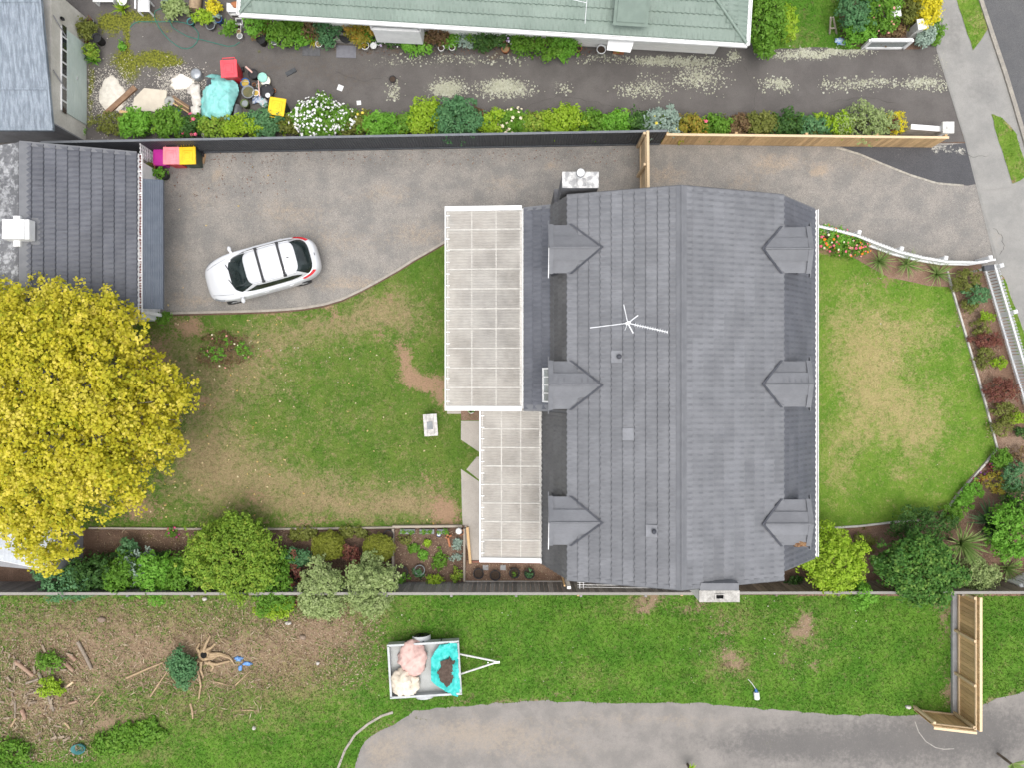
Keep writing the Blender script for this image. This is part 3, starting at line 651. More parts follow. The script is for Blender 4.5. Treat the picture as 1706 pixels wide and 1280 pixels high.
def dormer(side, yc, open_win=False):
    if side < 0: xf, xa, zr, ze, hw, xv, xw = 1.27, 2.99, 4.955, 4.575, .82, 1.93, 1.40
    else: xf, xa, zr, ze, hw, xv, xw = 10.12, 8.47, 4.86, 4.56, .78, 9.22, 10.0
    s = -1 if side < 0 else 1
    m = MB()
    m.box(((xw + xv) / 2, yc, (2.7 + ze - .05) / 2), (abs(xw - xv), 2 * hw - .16, ze - .05 - 2.7))
    m.add([(xw, yc - hw + .08, ze - .05), (xw, yc + hw - .08, ze - .05), (xw, yc, zr - .07)], [(0, 1, 2)])
    dm = m.build('dormer', M_dark, house)
    for q in (-1, 1):
        mid = .5; zm = zr + (ze - zr) * mid; ym = yc + q * hw * mid; xm = xa + (xv - xa) * mid
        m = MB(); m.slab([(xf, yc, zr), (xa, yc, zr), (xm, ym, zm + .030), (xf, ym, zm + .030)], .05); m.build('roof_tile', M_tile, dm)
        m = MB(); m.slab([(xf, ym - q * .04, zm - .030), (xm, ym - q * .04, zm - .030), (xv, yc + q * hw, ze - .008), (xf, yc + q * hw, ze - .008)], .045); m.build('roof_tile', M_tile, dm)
        m = MB(); a = Vector((xa - s * -.02, yc, zr - .02)); b = Vector((xv, yc + q * (hw + .03), ze - .03))   # valley gutter, coloured dark to stand for the shadow gap along it
        o2 = Vector((-s * .10, 0, .045)); up_ = Vector((0, 0, .05)); m.slab([a + up_, b + up_, b + o2 + up_, a + o2 + up_], .012); m.build('valley_shadow_gutter', M_dark, dm)
        m = MB(); m.bar((xf - s * .05, yc, zr + .014), (xf - s * .05, yc + q * (hw + .02), ze + .014), .15, .03, up=(0, 0, 1)); m.build('barge_flashing', M_trim, dm)
        m = MB(); m.bar((xf + s * .03, yc, zr - .06), (xf + s * .03, yc + q * (hw + .14), ze - .09), .025, .14); m.build('barge_board', M_white if (q < 0 and side < 0 and not open_win) else M_trim, dm)
    m = MB(); m.tube([(xf, yc, zr + .02), (xa + s * .05, yc, zr + .02)], .035, 8); m.build('ridge_cap', M_trim, dm)
    wx = xw + s * .02
    top = Vector((wx + s * .06, 0, ze - .12)); bot = Vector((wx + s * .06, 0, 3.35))
    if open_win: top = Vector((1.31, 0, 4.50)); bot = Vector((1.085, 0, 3.86))
    f = MB(); hwz = .58
    for k in range(5):
        y = yc - hwz + 2 * hwz * k / 4; f.bar((top.x, y, top.z), (bot.x, y, bot.z), .055 if k in (0, 4) else .04, .04, up=(s, 0, .2))
    for t_ in (0, 1) if open_win else (0, .5, 1):
        p = top.lerp(bot, t_); f.bar((p.x, yc - hwz - .028, p.z), (p.x, yc + hwz + .028, p.z), .075 if open_win else .06, .05, up=(s, 0, .2))
    f.build('window_frame', M_white, dm)
    for k in range(4):
        g = MB(); ya, yb = yc - hwz + 2 * hwz * k / 4 + .02, yc - hwz + 2 * hwz * (k + 1) / 4 - .02
        dx = -s * .006
        g.add([(top.x + dx, ya, top.z), (top.x + dx, yb, top.z), (bot.x + dx, yb, bot.z), (bot.x + dx, ya, bot.z)], [(0, 1, 2, 3)])
        g.build('pane', M_pane if open_win else M_glass, dm)
    return dm
dormer(-1, 4.60); d_ = dormer(-1, -.04, True); tag(d_, 'dormer whose white four-pane window is propped open'); dormer(-1, -4.66)
dormer(1, 4.57); dormer(1, 0.0); dormer(1, -4.72)

def chimney_n():
    m = MB(); m.box((2.30, 6.86, 2.42), (1.21, .50, 4.84)); m.box((2.30, 6.72, 1.2), (1.5, .9, 2.4))
    ch = m.build('chimney', M_chimgrey, house); tag(ch, 'grey chimney with a weathered white top and round steel flue')
    t = MB(); t.box((2.30, 6.88, 4.865), (1.23, .54, .05)); t.box((2.33, 6.80, 4.91), (.34, .3, .05), tap=.7); t.build('chimney_top', M_plaster, ch)
    f = MB(); f.lathe([(.11, 4.9), (.11, 5.1), (.14, 5.1), (.14, 5.13), (.11, 5.13), (.11, 5.26), (.135, 5.26), (.135, 5.36), (.125, 5.38), (.10, 5.38)], (2.27, 7.0, 0), 20)
    f.disc(.10, (2.27, 7.0, 5.375), 20); f.build('flue', pm('flue_white', (.72, .72, .71), (.6, .6, .6), 5, .4), ch)
    g = MB(); g.lathe([(.142, 5.28), (.148, 5.28), (.148, 5.33), (.142, 5.33)], (2.27, 7.0, 0), 20); g.build('flue_band', M_black, ch)
def chimney_s():
    m = MB(); m.box((6.78, -6.86, 2.78), (1.30, .54, 5.56))
    ch = m.build('chimney', M_white, house); tag(ch, 'concrete topped chimney with a square flue hole at the lower gable')
    t = MB()
    X0_, X1_, Y0_, Y1_ = 6.12, 7.44, -7.14, -6.76; hx0, hx1, hy0, hy1 = 6.64, 6.92, -7.03, -6.88
    for a in ((X0_, hx0, Y0_, Y1_), (hx1, X1_, Y0_, Y1_), (hx0, hx1, Y0_, hy0), (hx0, hx1, hy1, Y1_)):
        t.box(((a[0] + a[1]) / 2, (a[2] + a[3]) / 2, 5.60), (a[1] - a[0], a[3] - a[2], .09))
    t.build('chimney_top', M_conc2, ch)
    t = MB(); t.box((6.78, -6.955, 5.585), (.27, .14, .04)); t.build('flue_hole', M_hole_black, ch)  # black plug filling the flue opening
    t = MB()
    for a in ((6.62, 6.66, -7.05, -6.86), (6.90, 6.94, -7.05, -6.86), (6.66, 6.90, -7.05, -7.015), (6.66, 6.90, -6.895, -6.86)):
        t.box(((a[0] + a[1]) / 2, (a[2] + a[3]) / 2, 5.67), (a[1] - a[0], a[3] - a[2], .06))
    t.build('flue_collar', M_conc2, ch)
    t = MB(); t.slab([(6.14, -6.76, 5.63), (7.42, -6.76, 5.63), (7.40, -6.52, 5.66), (6.16, -6.52, 5.66)], .25); t.build('saddle_flashing', M_trim, ch)
chimney_n(); chimney_s()
# vent tiles on the left slope
for (u, v_, pipe) in ((1027, 594, 1), (1046, 724, 0), (1085, 885, 1)):
    zz = 4.5 + ((u - 853) / 42 * .845 - XL) * (ZR - ZU) / (XR - XL); c = P(u, v_, zz); sl_ = (ZR - ZU) / (XR - XL)
    m = MB(); dx, dy = .18, .20
    m.slab([(c.x - dx, c.y - dy, c.z - dx * sl_ + .075), (c.x + dx, c.y - dy, c.z + dx * sl_ + .055), (c.x + dx, c.y + dy, c.z + dx * sl_ + .055), (c.x - dx, c.y + dy, c.z - dx * sl_ + .075)], .03)
    vt = m.build('vent_tile', pm('pale_flashing', (.22, .225, .24), None, 4, .5), house)
    if pipe:
        m = MB(); m.lathe([(.06, c.z), (.06, c.z + .2), (.085, c.z + .2), (.07, c.z + .26), (.0, c.z + .28)], (c.x + .06, c.y, 0), 14); m.build('vent_cowl', M_dark, vt)
# aerial
ae = thing('television_aerial', 'thin silver television aerial with spread arms standing on the left roof slope', 'aerial', P(1050, 541, 5.25))
za = 6.35; c0 = P(1046, 538, za)
m = MB(); b0 = P(1050, 541, 5.2); m.tube([(c0.x, c0.y, 5.2), (c0.x, c0.y, za + .08)], .022, 8); m.build('mast', M_steel, ae)
M_alu = pm('bright_aluminium', (.75, .76, .77), (.6, .61, .62), 8, .35, metal=.2)
def arm(u, v_, r, w2=0, z1=za):
    m = MB(); e = P(u, v_, z1); m.tube([c0, e], r, 6)
    o = m.build('arm', M_alu, ae)
    if w2:
        n_ = 16; d = (e - c0); pd = Vector((-d.y, d.x, 0)).normalized()
        for k in range(3, n_ + 1):
            q = c0 + d * (k / n_); t = MB(); t.tube([q - pd * w2, q + pd * w2], .010, 5); t.build('element', M_alu, o)
arm(983, 546, .016); arm(1112, 553, .02, .055); arm(1039, 507, .016); arm(1063, 525, .022); arm(1055, 555, .024); arm(1041, 550, .010, 0, 6.2)
m = MB(); m.box((c0.x, c0.y, za + .02), (.16, .09, .07), .4); m.build('balun', M_white, ae)

# ---------------------------------------------------------------- pergolas
def corr_mesh(L, w, waves, amp, name, mat, zig=False):
    mb = MB(); n = waves * 4
    vs = []
    for i in range(n + 1):
        y = w * i / n; z = amp * math.cos(2 * PI * i / 4) if not zig else (amp if i % 4 in (1, 2) else 0)
        vs += [(0, y, z), (L, y, z)]
    mb.add(vs, [(2 * i, 2 * i + 1, 2 * i + 3, 2 * i + 2) for i in range(n)], 0, not zig)
    me = mb.mesh(name); me.materials.append(mat); return me
M_strip = pm('strip_cream', (.52, .50, .46), (.43, .41, .375), 6, .6)
def pergola(label, x0, x1, y0, y1, z0, z1, nsheet, purlins, gut, ends):
    pg = thing('pergola', label, 'pergola', ((x0 + x1) / 2, (y0 + y1) / 2, 0))
    L = math.hypot(x1 - x0, z1 - z0); w = (y1 - y0) / nsheet; me = corr_mesh(L, w + .03, 7, .009, 'roof_sheet', M_milky)
    ang = math.atan2(z1 - z0, x1 - x0)
    for i in range(nsheet):
        o = link('roof_sheet', me, None, pg); o.location = Vector((x0, y0 + w * i, z0 + .004 * (i % 2))) - org_of(pg); o.rotation_euler = (0, -ang, 0)
    sl_ = (z1 - z0) / (x1 - x0)
    for k in range(purlins + 1):
        x = x0 + .05 + (x1 - x0 - .1) * k / purlins; m = MB(); z = z0 + sl_ * (x - x0) - .055
        m.bar((x, y0 + .02, z), (x, y1 - .02, z), .05, .07); m.build('purlin', M_white, pg)
        if 0 < k < purlins: m = MB(); m.bar((x, y0 + .02, z + .073), (x, y1 - .02, z + .073), .022, .010); m.build('cover_strip', M_strip, pg)
    for i in range(nsheet + 1):
        y = min(max(y0 + w * i, y0 + .03), y1 - .03); m = MB(); m.bar((x0 + .03, y, z0 - .15), (x1 - .03, y, z1 - .15), .05, .12); m.build('rafter', M_white, pg)
        if 0 < i < nsheet: m = MB(); m.bar((x0 + .05, y, z0 + .022), (x1 - .05, y, z1 + .022), .045, .008); m.build('lap_strip', M_strip, pg)
    m = MB(); m.bar((x0 - .03, y0 - .02, z0 + .0), (x0 - .03, y1 + .02, z0 + .0), .05, .12); m.build('gutter', M_white, pg)
    # gutter brackets along the outer edge
    n = int((y1 - y0) / .42)
    for i in range(n):
        y = y0 + (i + .5) * (y1 - y0) / n; m = MB(); m.bar((x0 - .02, y, z0 + .045), (x0 + .13, y, z0 + .045), .03, .012); m.build('bracket', M_white, pg)
    for e in ends:
        y = y1 + .045 if e > 0 else y0 - .045; m = MB(); m.bar((x0 - .05, y, z0 + .01), (x1, y, z1 + .01), .17, .10); m.build('fascia', M_white, pg)
    for y in (y0 + .1, (y0 + y1) / 2, y1 - .1):
        m = MB(); m.box((x0 + .06, y, (z0 - .2) / 2 + .02), (.09, .09, z0 - .2)); m.build('post', M_white, pg)
    return pg
pergola('long clear corrugated pergola roof beside the gravel drive, the wider of two', -2.42, .36, -.86, 6.42, 2.28, 2.46, 10, 3, True, (1, -1))
pergola('narrow clear corrugated pergola roof leading down to the planting strip', -1.15, 1.08, -6.46, -.98, 2.20, 2.34, 8, 3, True, (-1,))

# ---------------------------------------------------------------- our garage, left
GX, GZ = -13.83, 2.22; GRX, GRZ = -17.36, 3.54; GY0, GY1 = 2.45, 8.53
gar = thing('garage', 'dark grey tiled garage with a blue-grey metal verandah, partly under the yellow tree', 'garage', (-16, 5.5, 0))
m = MB(); m.box((-17.3, 5.45, 1.08), (6.7, 5.9, 2.16)); m.build('wall', M_white, gar)
m = MB(); m.slab([(GX, GY0, GZ), (GX, GY1, GZ), (GRX, GY1, GRZ), (GRX, GY0, GRZ)], .07); m.slab([(-20.9, GY0, GZ), (-20.9, GY1, GZ), (GRX, GY1, GRZ), (GRX, GY0, GRZ)], .07)
m.add([(GX, 8.45, GZ), (-20.9, 8.45, GZ), (GRX, 8.45, GRZ)], [(0, 1, 2)])
groof = m.build('roof', M_trim, gar)
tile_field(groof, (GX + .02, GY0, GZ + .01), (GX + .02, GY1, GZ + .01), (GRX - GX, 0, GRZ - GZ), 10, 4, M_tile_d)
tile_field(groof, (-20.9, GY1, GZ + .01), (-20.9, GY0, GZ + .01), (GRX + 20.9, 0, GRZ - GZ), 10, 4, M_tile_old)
m = MB(); m.slab([(GRX + .30, GY0, GRZ - .05), (GRX + .30, GY1, GRZ - .05), (GRX, GY1, GRZ + .07), (GRX, GY0, GRZ + .07)], .04); m.build('ridge_cap', M_trim, gar)
m = MB(); m.slab([(GRX - .02, GY0, GRZ + .07), (GRX - .02, GY1, GRZ + .07), (GRX - .22, GY1, GRZ - .03), (GRX - .22, GY0, GRZ - .03)], .04); m.build('ridge_cap', M_tile_old, gar)
m = MB(); m.slab([(GX, GY1 - .1, GZ + .045), (GX, GY1 + .06, GZ + .045), (GRX, GY1 + .06, GRZ + .05), (GRX, GY1 - .1, GRZ + .05)], .05); m.build('barge_flashing', M_trim, gar)
gutter('gutter', gar, (GX + .09, GY0, GZ - .01), (GX + .09, GY1, GZ - .01), M_white, .13)
gy = GY0 + .5
while gy < GY1:
    m = MB(); m.bar((GX + .03, gy, GZ + .0), (GX + .16, gy, GZ + .0), .035, .012); m.build('gutter_bracket', M_white, gar); gy += .82
m = MB()
for i in range(60):
    random.seed(i); m.box((GX + .09 + random.uniform(-.03, .03), GY0 + .1 + i * .1, GZ - .085), (.06, .09, .03), random.uniform(0, 3))
o = m.build('gutter_leaves', pm('rotting_leaf', (.16, .06, .05), (.10, .04, .045), 9, .9), gar); o['kind'] = 'stuff'
# verandah
CX0, CX1, CZ0, CZ1, CY0, CY1 = -13.70, -13.02, 2.06, 1.93, 2.80, 7.62
ca = part_empty('verandah', gar); nsh = 4; wv = (CY1 - CY0) / nsh
mb = MB(); n = 9; vs_ = []
Lx = CX1 - CX0
for i in range(n * 4 + 1):
    x = Lx * i / (n * 4); z = -.19 * i / (n * 4) + (.014 if i % 4 in (1, 2) else 0); vs_ += [(x, 0, z), (x, wv + .004, z)]
mb.add(vs_, [(2 * i, 2 * i + 2, 2 * i + 3, 2 * i + 1) for i in range(n * 4)])
vme = mb.mesh('roof_sheet'); vme.materials.append(M_iron_b)
for i in range(nsh):
    o = link('roof_sheet', vme, None, ca); o.location = Vector((CX0, CY0 + wv * i, CZ0 + .07)) - org_of(gar)
m = MB(); m.bar((CX1, CY0, CZ1 - .05), (CX1, CY1, CZ1 - .05), .03, .10); m.build('fascia', M_iron_b, ca)
m = MB(); m.bar((CX0, CY0 - .03, CZ0), (CX0, CY1 + .03, CZ0), .05, .14); m.build('ledger', M_white, ca)
for y in (CY0 + .4, (CY0 + CY1) / 2, CY1 - .4):
    m = MB(); m.bar((CX0 + .02, y, 1.45), (CX1 - .1, y, 1.86), .05, .06); m.build('bracket', M_white, ca)
m = MB(); m.box((-13.75, 2.70, .9), (.12, .12, 1.8)); m.build('downpipe', M_white, gar)
vb = MB(); c = P(33, 383, 3.75); vb.box((c.x - .1, c.y, 3.75), (.80, .72, .46), tap=.96); vb.box((c.x + .33, c.y, 3.72), (.18, .70, .38)); vb.box((c.x - .15, c.y + .42, 3.45), (.25, .2, .5)); vb.box((c.x - .15, c.y - .45, 3.45), (.25, .22, .5))
vb.build('roof_vent', M_white, gar, bevel=.02)
m = MB(); m.slab([(GRX + .05, c.y - .45, GRZ + .045), (GRX + .05, c.y + .5, GRZ + .045), (GRX + .62, c.y + .5, GRZ - .17), (GRX + .62, c.y - .45, GRZ - .17)], .02); m.build('vent_flashing', M_trim, gar)

# ---------------------------------------------------------------- neighbour's garage, top left
ng = thing('neighbour_garage', 'cream neighbour garage with weathered corrugated iron roof and pale sectional door', 'garage', (-19, 12, 0))
m = MB(); m.box((-20.9, 12.1, 1.2), (8.0, 4.9, 2.4)); m.build('wall', M_cream, ng)
m = MB(); m.box((-20.9, 9.62, 1.15), (8.02, .05, 2.3)); m.build('rear_wall', M_wallgrey, ng)
NY0, NY1 = 9.42, 15.2
nsl = .17; me = None
mb = MB(); vs_ = []; n = 9; wS = .80; Ls = NY1 - NY0
for i in range(n * 4 + 1):
    x = wS * i / (n * 4); z = .014 * math.cos(2 * PI * i / 4); vs_ += [(x, 0, z), (x, Ls, z + nsl * Ls)]
mb.add(vs_, [(2 * i, 2 * i + 2, 2 * i + 3, 2 * i + 1) for i in range(n * 4)], 0, True); sme = mb.mesh('roof_sheet'); sme.materials.append(M_iron)
xr = P(84, 100, 2.55).x
for i in range(9):
    o = link('roof_sheet', sme, None, ng); o.location = Vector((xr - wS * (i + 1), NY0, 2.42 + .003 * (i % 2))) - org_of(ng)
for yj in (10.75, 13.7):
    m = MB(); m.bar((xr - 7.2, yj, 2.45 + nsl * (yj - NY0)), (xr, yj, 2.45 + nsl * (yj - NY0)), .07, .012); m.build('lap_strip', M_iron, ng)
m = MB(); m.bar((xr, NY0, 2.40), (xr, NY1, 2.40 + nsl * Ls), .06, .14); m.build('barge_flashing', M_iron, ng)
m = MB(); m.box((xr - 3.6, NY0 - .02, 2.35), (7.2, .16, .14)); m.build('gutter', M_iron, ng)
gd = MB(); gd.box((-16.885, 11.86, .72), (.05, 3.15, 1.42)); gd = gd.build('garage_door', pm('pale_green_door', (.55, .62, .58), (.50, .57, .53), 2, .5), ng)
for i in range(12):
    m = MB(); m.box((-16.86, 11.86, .08 + i * .115), (.02, 3.15, .095)); m.build('slat', MATS['pale_green_door'], gd)
m = MB(); m.box((-16.885, 11.86, 1.62), (.05, 3.15, .36)); m.build('window_rail', M_white, gd)
for i in range(7):
    m = MB(); m.box((-16.853, 10.42 + i * .48, 1.62), (.02, .40, .27)); m.build('pane', M_glass, gd)
m = MB(); m.box((-16.85, 11.86, .75), (.06, .12, .05)); m.build('handle', M_steel, gd)
m = MB(); lp = P(115, 35, 1.6); m.lathe([(.03, 0), (.07, .1), (.05, .2)], (-16.82, lp.y, 1.7), 10); m.build('wall_lamp', M_black, ng)
for (u, v_, z) in ((84, 26, 2.3), (84, 117, 2.3)):
    a = P(u, v_, z); m = MB(); m.tube([(-16.86, a.y, 2.35), (-16.83, a.y - .45, 1.55)], .022, 6); m.build('stay', M_wallgrey, ng)

# ---------------------------------------------------------------- shed under the tree
sh = thing('garden_shed', 'pale grey iron roofed shed mostly hidden under the yellow tree', 'shed', (-20, -6.3, 0))
a, b, c_, d_ = P(-60, 860, 2.1), P(96, 875, 2.2), P(84, 952, 2.1), P(-60, 922, 2.0)
m = MB(); m.prism([(-21.4, -5.6), (-17.0, -5.6), (-17.0, -7.0), (-21.4, -6.6)], 0, 1.95); m.build('wall', M_wallgrey, sh)
for i in range(5):
    t0, t1 = i / 5, (i + 1) / 5; m = MB()
    def rp(t, s): return a.lerp(b, t).lerp(d_.lerp(c_, t), s)
    nn = 8; vs_ = []
    for k in range(nn + 1):
        t = t0 + (t1 - t0) * k / nn; z = .012 * (k % 2); p0, p1 = rp(t, 0), rp(t, 1); vs_ += [(p0.x, p0.y, p0.z + z), (p1.x, p1.y, p1.z + z)]
    m.add(vs_, [(2 * k, 2 * k + 1, 2 * k + 3, 2 * k + 2) for k in range(nn)]); m.build('roof_sheet', pm('pale_iron', (.50, .53, .56), (.40, .42, .45), 3, .5, fine=.2), sh)
m = MB(); m.bar(d_ - Vector((0, 0, .05)), c_ - Vector((0, 0, .05)), .03, .1); m.build('fascia', M_white, sh)
# dark low roof glimpsed between the branches
ls = thing('lean_to', 'dark low lean-to roof glimpsed through gaps in the yellow tree', 'shed', (-18, -1.0, 0))
m = MB(); m.box((-17.6, -1.2, .95), (3.2, 3.0, 1.9)); m.build('wall', M_wallgrey, ls)
m = MB(); m.slab([(-19.6, -2.9, 1.95), (-15.7, -2.9, 1.95), (-15.7, .5, 2.25), (-19.6, .5, 2.25)], .06); m.build('roof', pm('slate_roof', (.10, .11, .14), (.13, .14, .17), 3, .6), ls)

# ---------------------------------------------------------------- neighbour's green roofed house, top
E0, E1 = P(400, 21, 2.5), P(1243, 72, 2.5)
ex = (E1 - E0).normalized(); en = Vector((-ex.y, ex.x, 0)); LG = (E1 - E0).length
gh = thing('neighbour_house', 'white weatherboard house with a pale green tiled hip roof at the top', 'house', tuple(((E0 + E1) / 2 + en * 4).xy) + (0,))
def G(s, t, z): return E0 + ex * s + en * t + Vector((0, 0, z - 2.5))
RUN, RISE = 4.0, 1.5
m = MB(); q = [G(.6, .6, 0), G(LG - .6, .6, 0), G(LG - .6, 7.4, 0), G(.6, 7.4, 0)]; m.prism([(p.x, p.y) for p in q], 0, 2.45); gw = m.build('wall', pm('weatherboard_white', (.86, .85, .82), (.80, .79, .75), 2, .7, fine=.15, stretch=(1, 1, 6)), gh)
for i in range(12):
    m = MB(); zb = .15 + i * .19; m.bar(G(.6, .585, zb), G(LG - .6, .585, zb), .03, .17); m.build('weatherboard', MATS['weatherboard_white'], gw)
m = MB()
m.slab([G(0, 0, 2.5), G(LG, 0, 2.5), G(LG - RUN, RUN, 2.5 + RISE), G(RUN, RUN, 2.5 + RISE)], .06)
m.slab([G(0, 8, 2.5), G(LG, 8, 2.5), G(LG - RUN, RUN, 2.5 + RISE), G(RUN, RUN, 2.5 + RISE)], .06)
m.slab([G(0, 0, 2.5), G(0, 8, 2.5), G(RUN, RUN, 2.5 + RISE)], .06); m.slab([G(LG, 0, 2.5), G(LG, 8, 2.5), G(LG - RUN, RUN, 2.5 + RISE)], .06)
gr = m.build('roof', M_tile_g, gh)
NRG = 10
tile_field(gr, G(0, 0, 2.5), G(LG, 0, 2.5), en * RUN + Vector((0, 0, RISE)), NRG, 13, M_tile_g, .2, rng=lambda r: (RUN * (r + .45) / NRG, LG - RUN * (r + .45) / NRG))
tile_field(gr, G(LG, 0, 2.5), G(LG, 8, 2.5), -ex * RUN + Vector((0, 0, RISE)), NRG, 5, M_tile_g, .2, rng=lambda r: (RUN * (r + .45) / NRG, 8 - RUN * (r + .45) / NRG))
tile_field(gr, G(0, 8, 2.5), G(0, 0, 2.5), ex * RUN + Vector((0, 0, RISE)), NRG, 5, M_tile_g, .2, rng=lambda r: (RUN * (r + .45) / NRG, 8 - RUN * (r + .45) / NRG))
for a, b in ((G(0, 0, 2.55), G(RUN, RUN, 2.57 + RISE)), (G(LG, 0, 2.55), G(LG - RUN, RUN, 2.57 + RISE))):
    m = MB(); m.tube([a, b], .06, 8); m.build('hip_cap', M_tile_g, gh)
gutter('gutter', gh, G(-.05, -.07, 2.52), G(LG + .05, -.07, 2.52), M_white, .12)
gutter('gutter', gh, G(LG + .07, -.05, 2.52), G(LG + .07, 8, 2.52), M_white, .12)
gutter('gutter', gh, G(-.07, -.05, 2.52), G(-.07, 8, 2.52), M_white, .12)
# raised square on the roof
c = P(1052, 18, 3.2)
def gp(du, dv, zz): return c + ex * du + en * dv + Vector((0, 0, zz))
m = MB(); s_ = RISE / RUN; m.slab([gp(-.50, -.38, -.38 * s_ + .10), gp(.50, -.38, -.38 * s_ + .10), gp(.50, .55, .55 * s_ + .10), gp(-.50, .55, .55 * s_ + .10)], .10)
m.slab([gp(-.62, -.48, -.48 * s_ + .05), gp(.62, -.48, -.48 * s_ + .05), gp(.62, .62, .62 * s_ + .05), gp(-.62, .62, .62 * s_ + .05)], .04)
m.build('roof_hatch', pm('hatch_green', (.165, .215, .18), (.145, .19, .16), 4, .6), gh)
m = MB(); a = P(977, 4, 3.3); m.tube([a, a + ex * -.6 + en * .1], .012, 6); m.tube([a + Vector((0, 0, .2)), a + en * -.7 + Vector((0, 0, -.1))], .012, 6); m.build('aerial', M_alu, gh)
# bay window and door hood
bz = 1.95; bp = [P(613, 28, bz), P(702, 33, bz), P(699, 52, bz), P(620, 48, bz)]
m = MB(); m.prism([(p.x, p.y) for p in bp], .8, 1.86); bw = m.build('bay_window', M_white, gh)
for i in range(4):
    m = MB(); m.bar(bp[i], bp[(i + 1) % 4], .10, .14); m.build('window_frame', M_white, bw)
m = MB(); m.slab([p + Vector((0, 0, -.02)) for p in bp], .03); m.build('pane', pm('pale_bay_top', (.50, .51, .52), (.56, .57, .58), 3, .3), bw)
hz = 2.12; hp = [P(1015, 57, hz + .1), P(1059, 60, hz + .1), P(1050, 87, hz - .05), P(1011, 83, hz - .05)]
m = MB(); m.slab(hp, .05); m.build('door_hood', M_white, gh)
for (u0, v0, u1, v1) in ((745, 42, 762, 47), (765, 42, 800, 48)):
    m = MB(); m.bar(P(u0, v0, 1.9), P(u1, v0 + 1, 1.9), .12, .1); m.build('window_sill', M_white if u0 > 750 else pm('teal_sill', (.35, .5, .52), None, 4, .5), gh)
m = MB()
for k, (dv, hh) in enumerate(((0, .34), (.34, .2))):
    a = P(577, 46 + 17 * k); m.box((a.x, a.y, hh / 2), (.72, .42, hh), math.atan2(ex.y, ex.x))
m.box((P(577, 28).x, P(577, 28).y, .3), (.72, .5, .6), math.atan2(ex.y, ex.x))
m.build('door_step', pm('step_concrete', (.42, .40, .36), (.33, .31, .28), 5, .9, fine=.3), gh)
# ---------------------------------------------------------------- fences
def wood(name, a, b, rand=.2): return pm(name, a, b, 5, .8, rand=rand, stretch=(6, 6, .8), fine=.35, lo=.3, hi=.7)
M_pine = wood('new_pine', (.66, .45, .24), (.52, .34, .165))
M_pine_l = wood('pale_pine', (.74, .57, .37), (.63, .47, .29), .1)
M_grey_wood = wood('weathered_paling', (.27, .26, .25), (.20, .19, .175), .32)
M_cap_grey = wood('weathered_cap', (.36, .34, .31), (.28, .265, .24), .15)
M_col = pm('charcoal_fence', (.050, .055, .062), (.065, .07, .078), 3, .5, rand=.08)
M_col_l = pm('charcoal_fence_cap', (.13, .14, .155), (.16, .17, .18), 3, .5)
M_nib = pm('nib_concrete', (.38, .38, .38), (.31, .31, .31), 4, .9, fine=.2)
def paling_fence(label, A, B, h, mat, cap_mat, w=.15, gap=.012, side=1, rails=(.3, .9), posts=2.4, cap=.12, base=None, name='paling_fence', group=None, rail_mat=None, cap_off=0.0, jit=.008):
    A = Vector(A); B = Vector(B); d = (B - A); L = d.length; d.normalize(); nrm = Vector((-d.y, d.x, 0)) * side; ang = math.atan2(d.y, d.x)
    f = thing(name, label, 'fence', tuple((A + B) / 2), group=group); off = org_of(f)
    n = max(1, int(L / (w + gap))); st = L / n; b0 = base[0] if base else 0.02
    mb = MB(); mb.box((0, 0, (h - b0) / 2), (st - gap, .020, h - b0)); me = mb.mesh('paling'); me.materials.append(mat)
    rg = random.Random(int(L * 100))
    for i in range(n):
        o = link('paling', me, None, f); p = A + d * (st * (i + .5)) - off; o.location = (p.x, p.y, b0); o.rotation_euler = (0, 0, ang); o.scale = (1, 1, 1 + rg.uniform(-jit, jit))
    rm = rail_mat or mat
    for z in rails:
        m = MB(); a = A + nrm * .035 + Vector((0, 0, z)); b = B + nrm * .035 + Vector((0, 0, z)); m.bar(a, b, .045, .075); m.build('rail', rm, f)
    k = max(1, round(L / posts))
    for i in range(k + 1):
        p = A + d * (L * i / k if 0 < i < k else (.06 if i == 0 else L - .06)) + nrm * .105; m = MB(); m.box((p.x, p.y, (h - .06) / 2), (.095, .095, h - .06), ang); m.build('post', rm, f)
    if cap:
        m = MB(); a = A + Vector((0, 0, h + .02)) + nrm * cap_off; b = B + Vector((0, 0, h + .02)) + nrm * cap_off; m.bar(a, b, cap, .035); m.build('capping', cap_mat, f)
    if base:
        m = MB(); a = A + nrm * base[1] + Vector((0, 0, base[0] / 2)); b = B + nrm * base[1] + Vector((0, 0, base[0] / 2)); m.bar(a, b, base[2], base[0]); m.build('footing', M_nib, f)
    return f
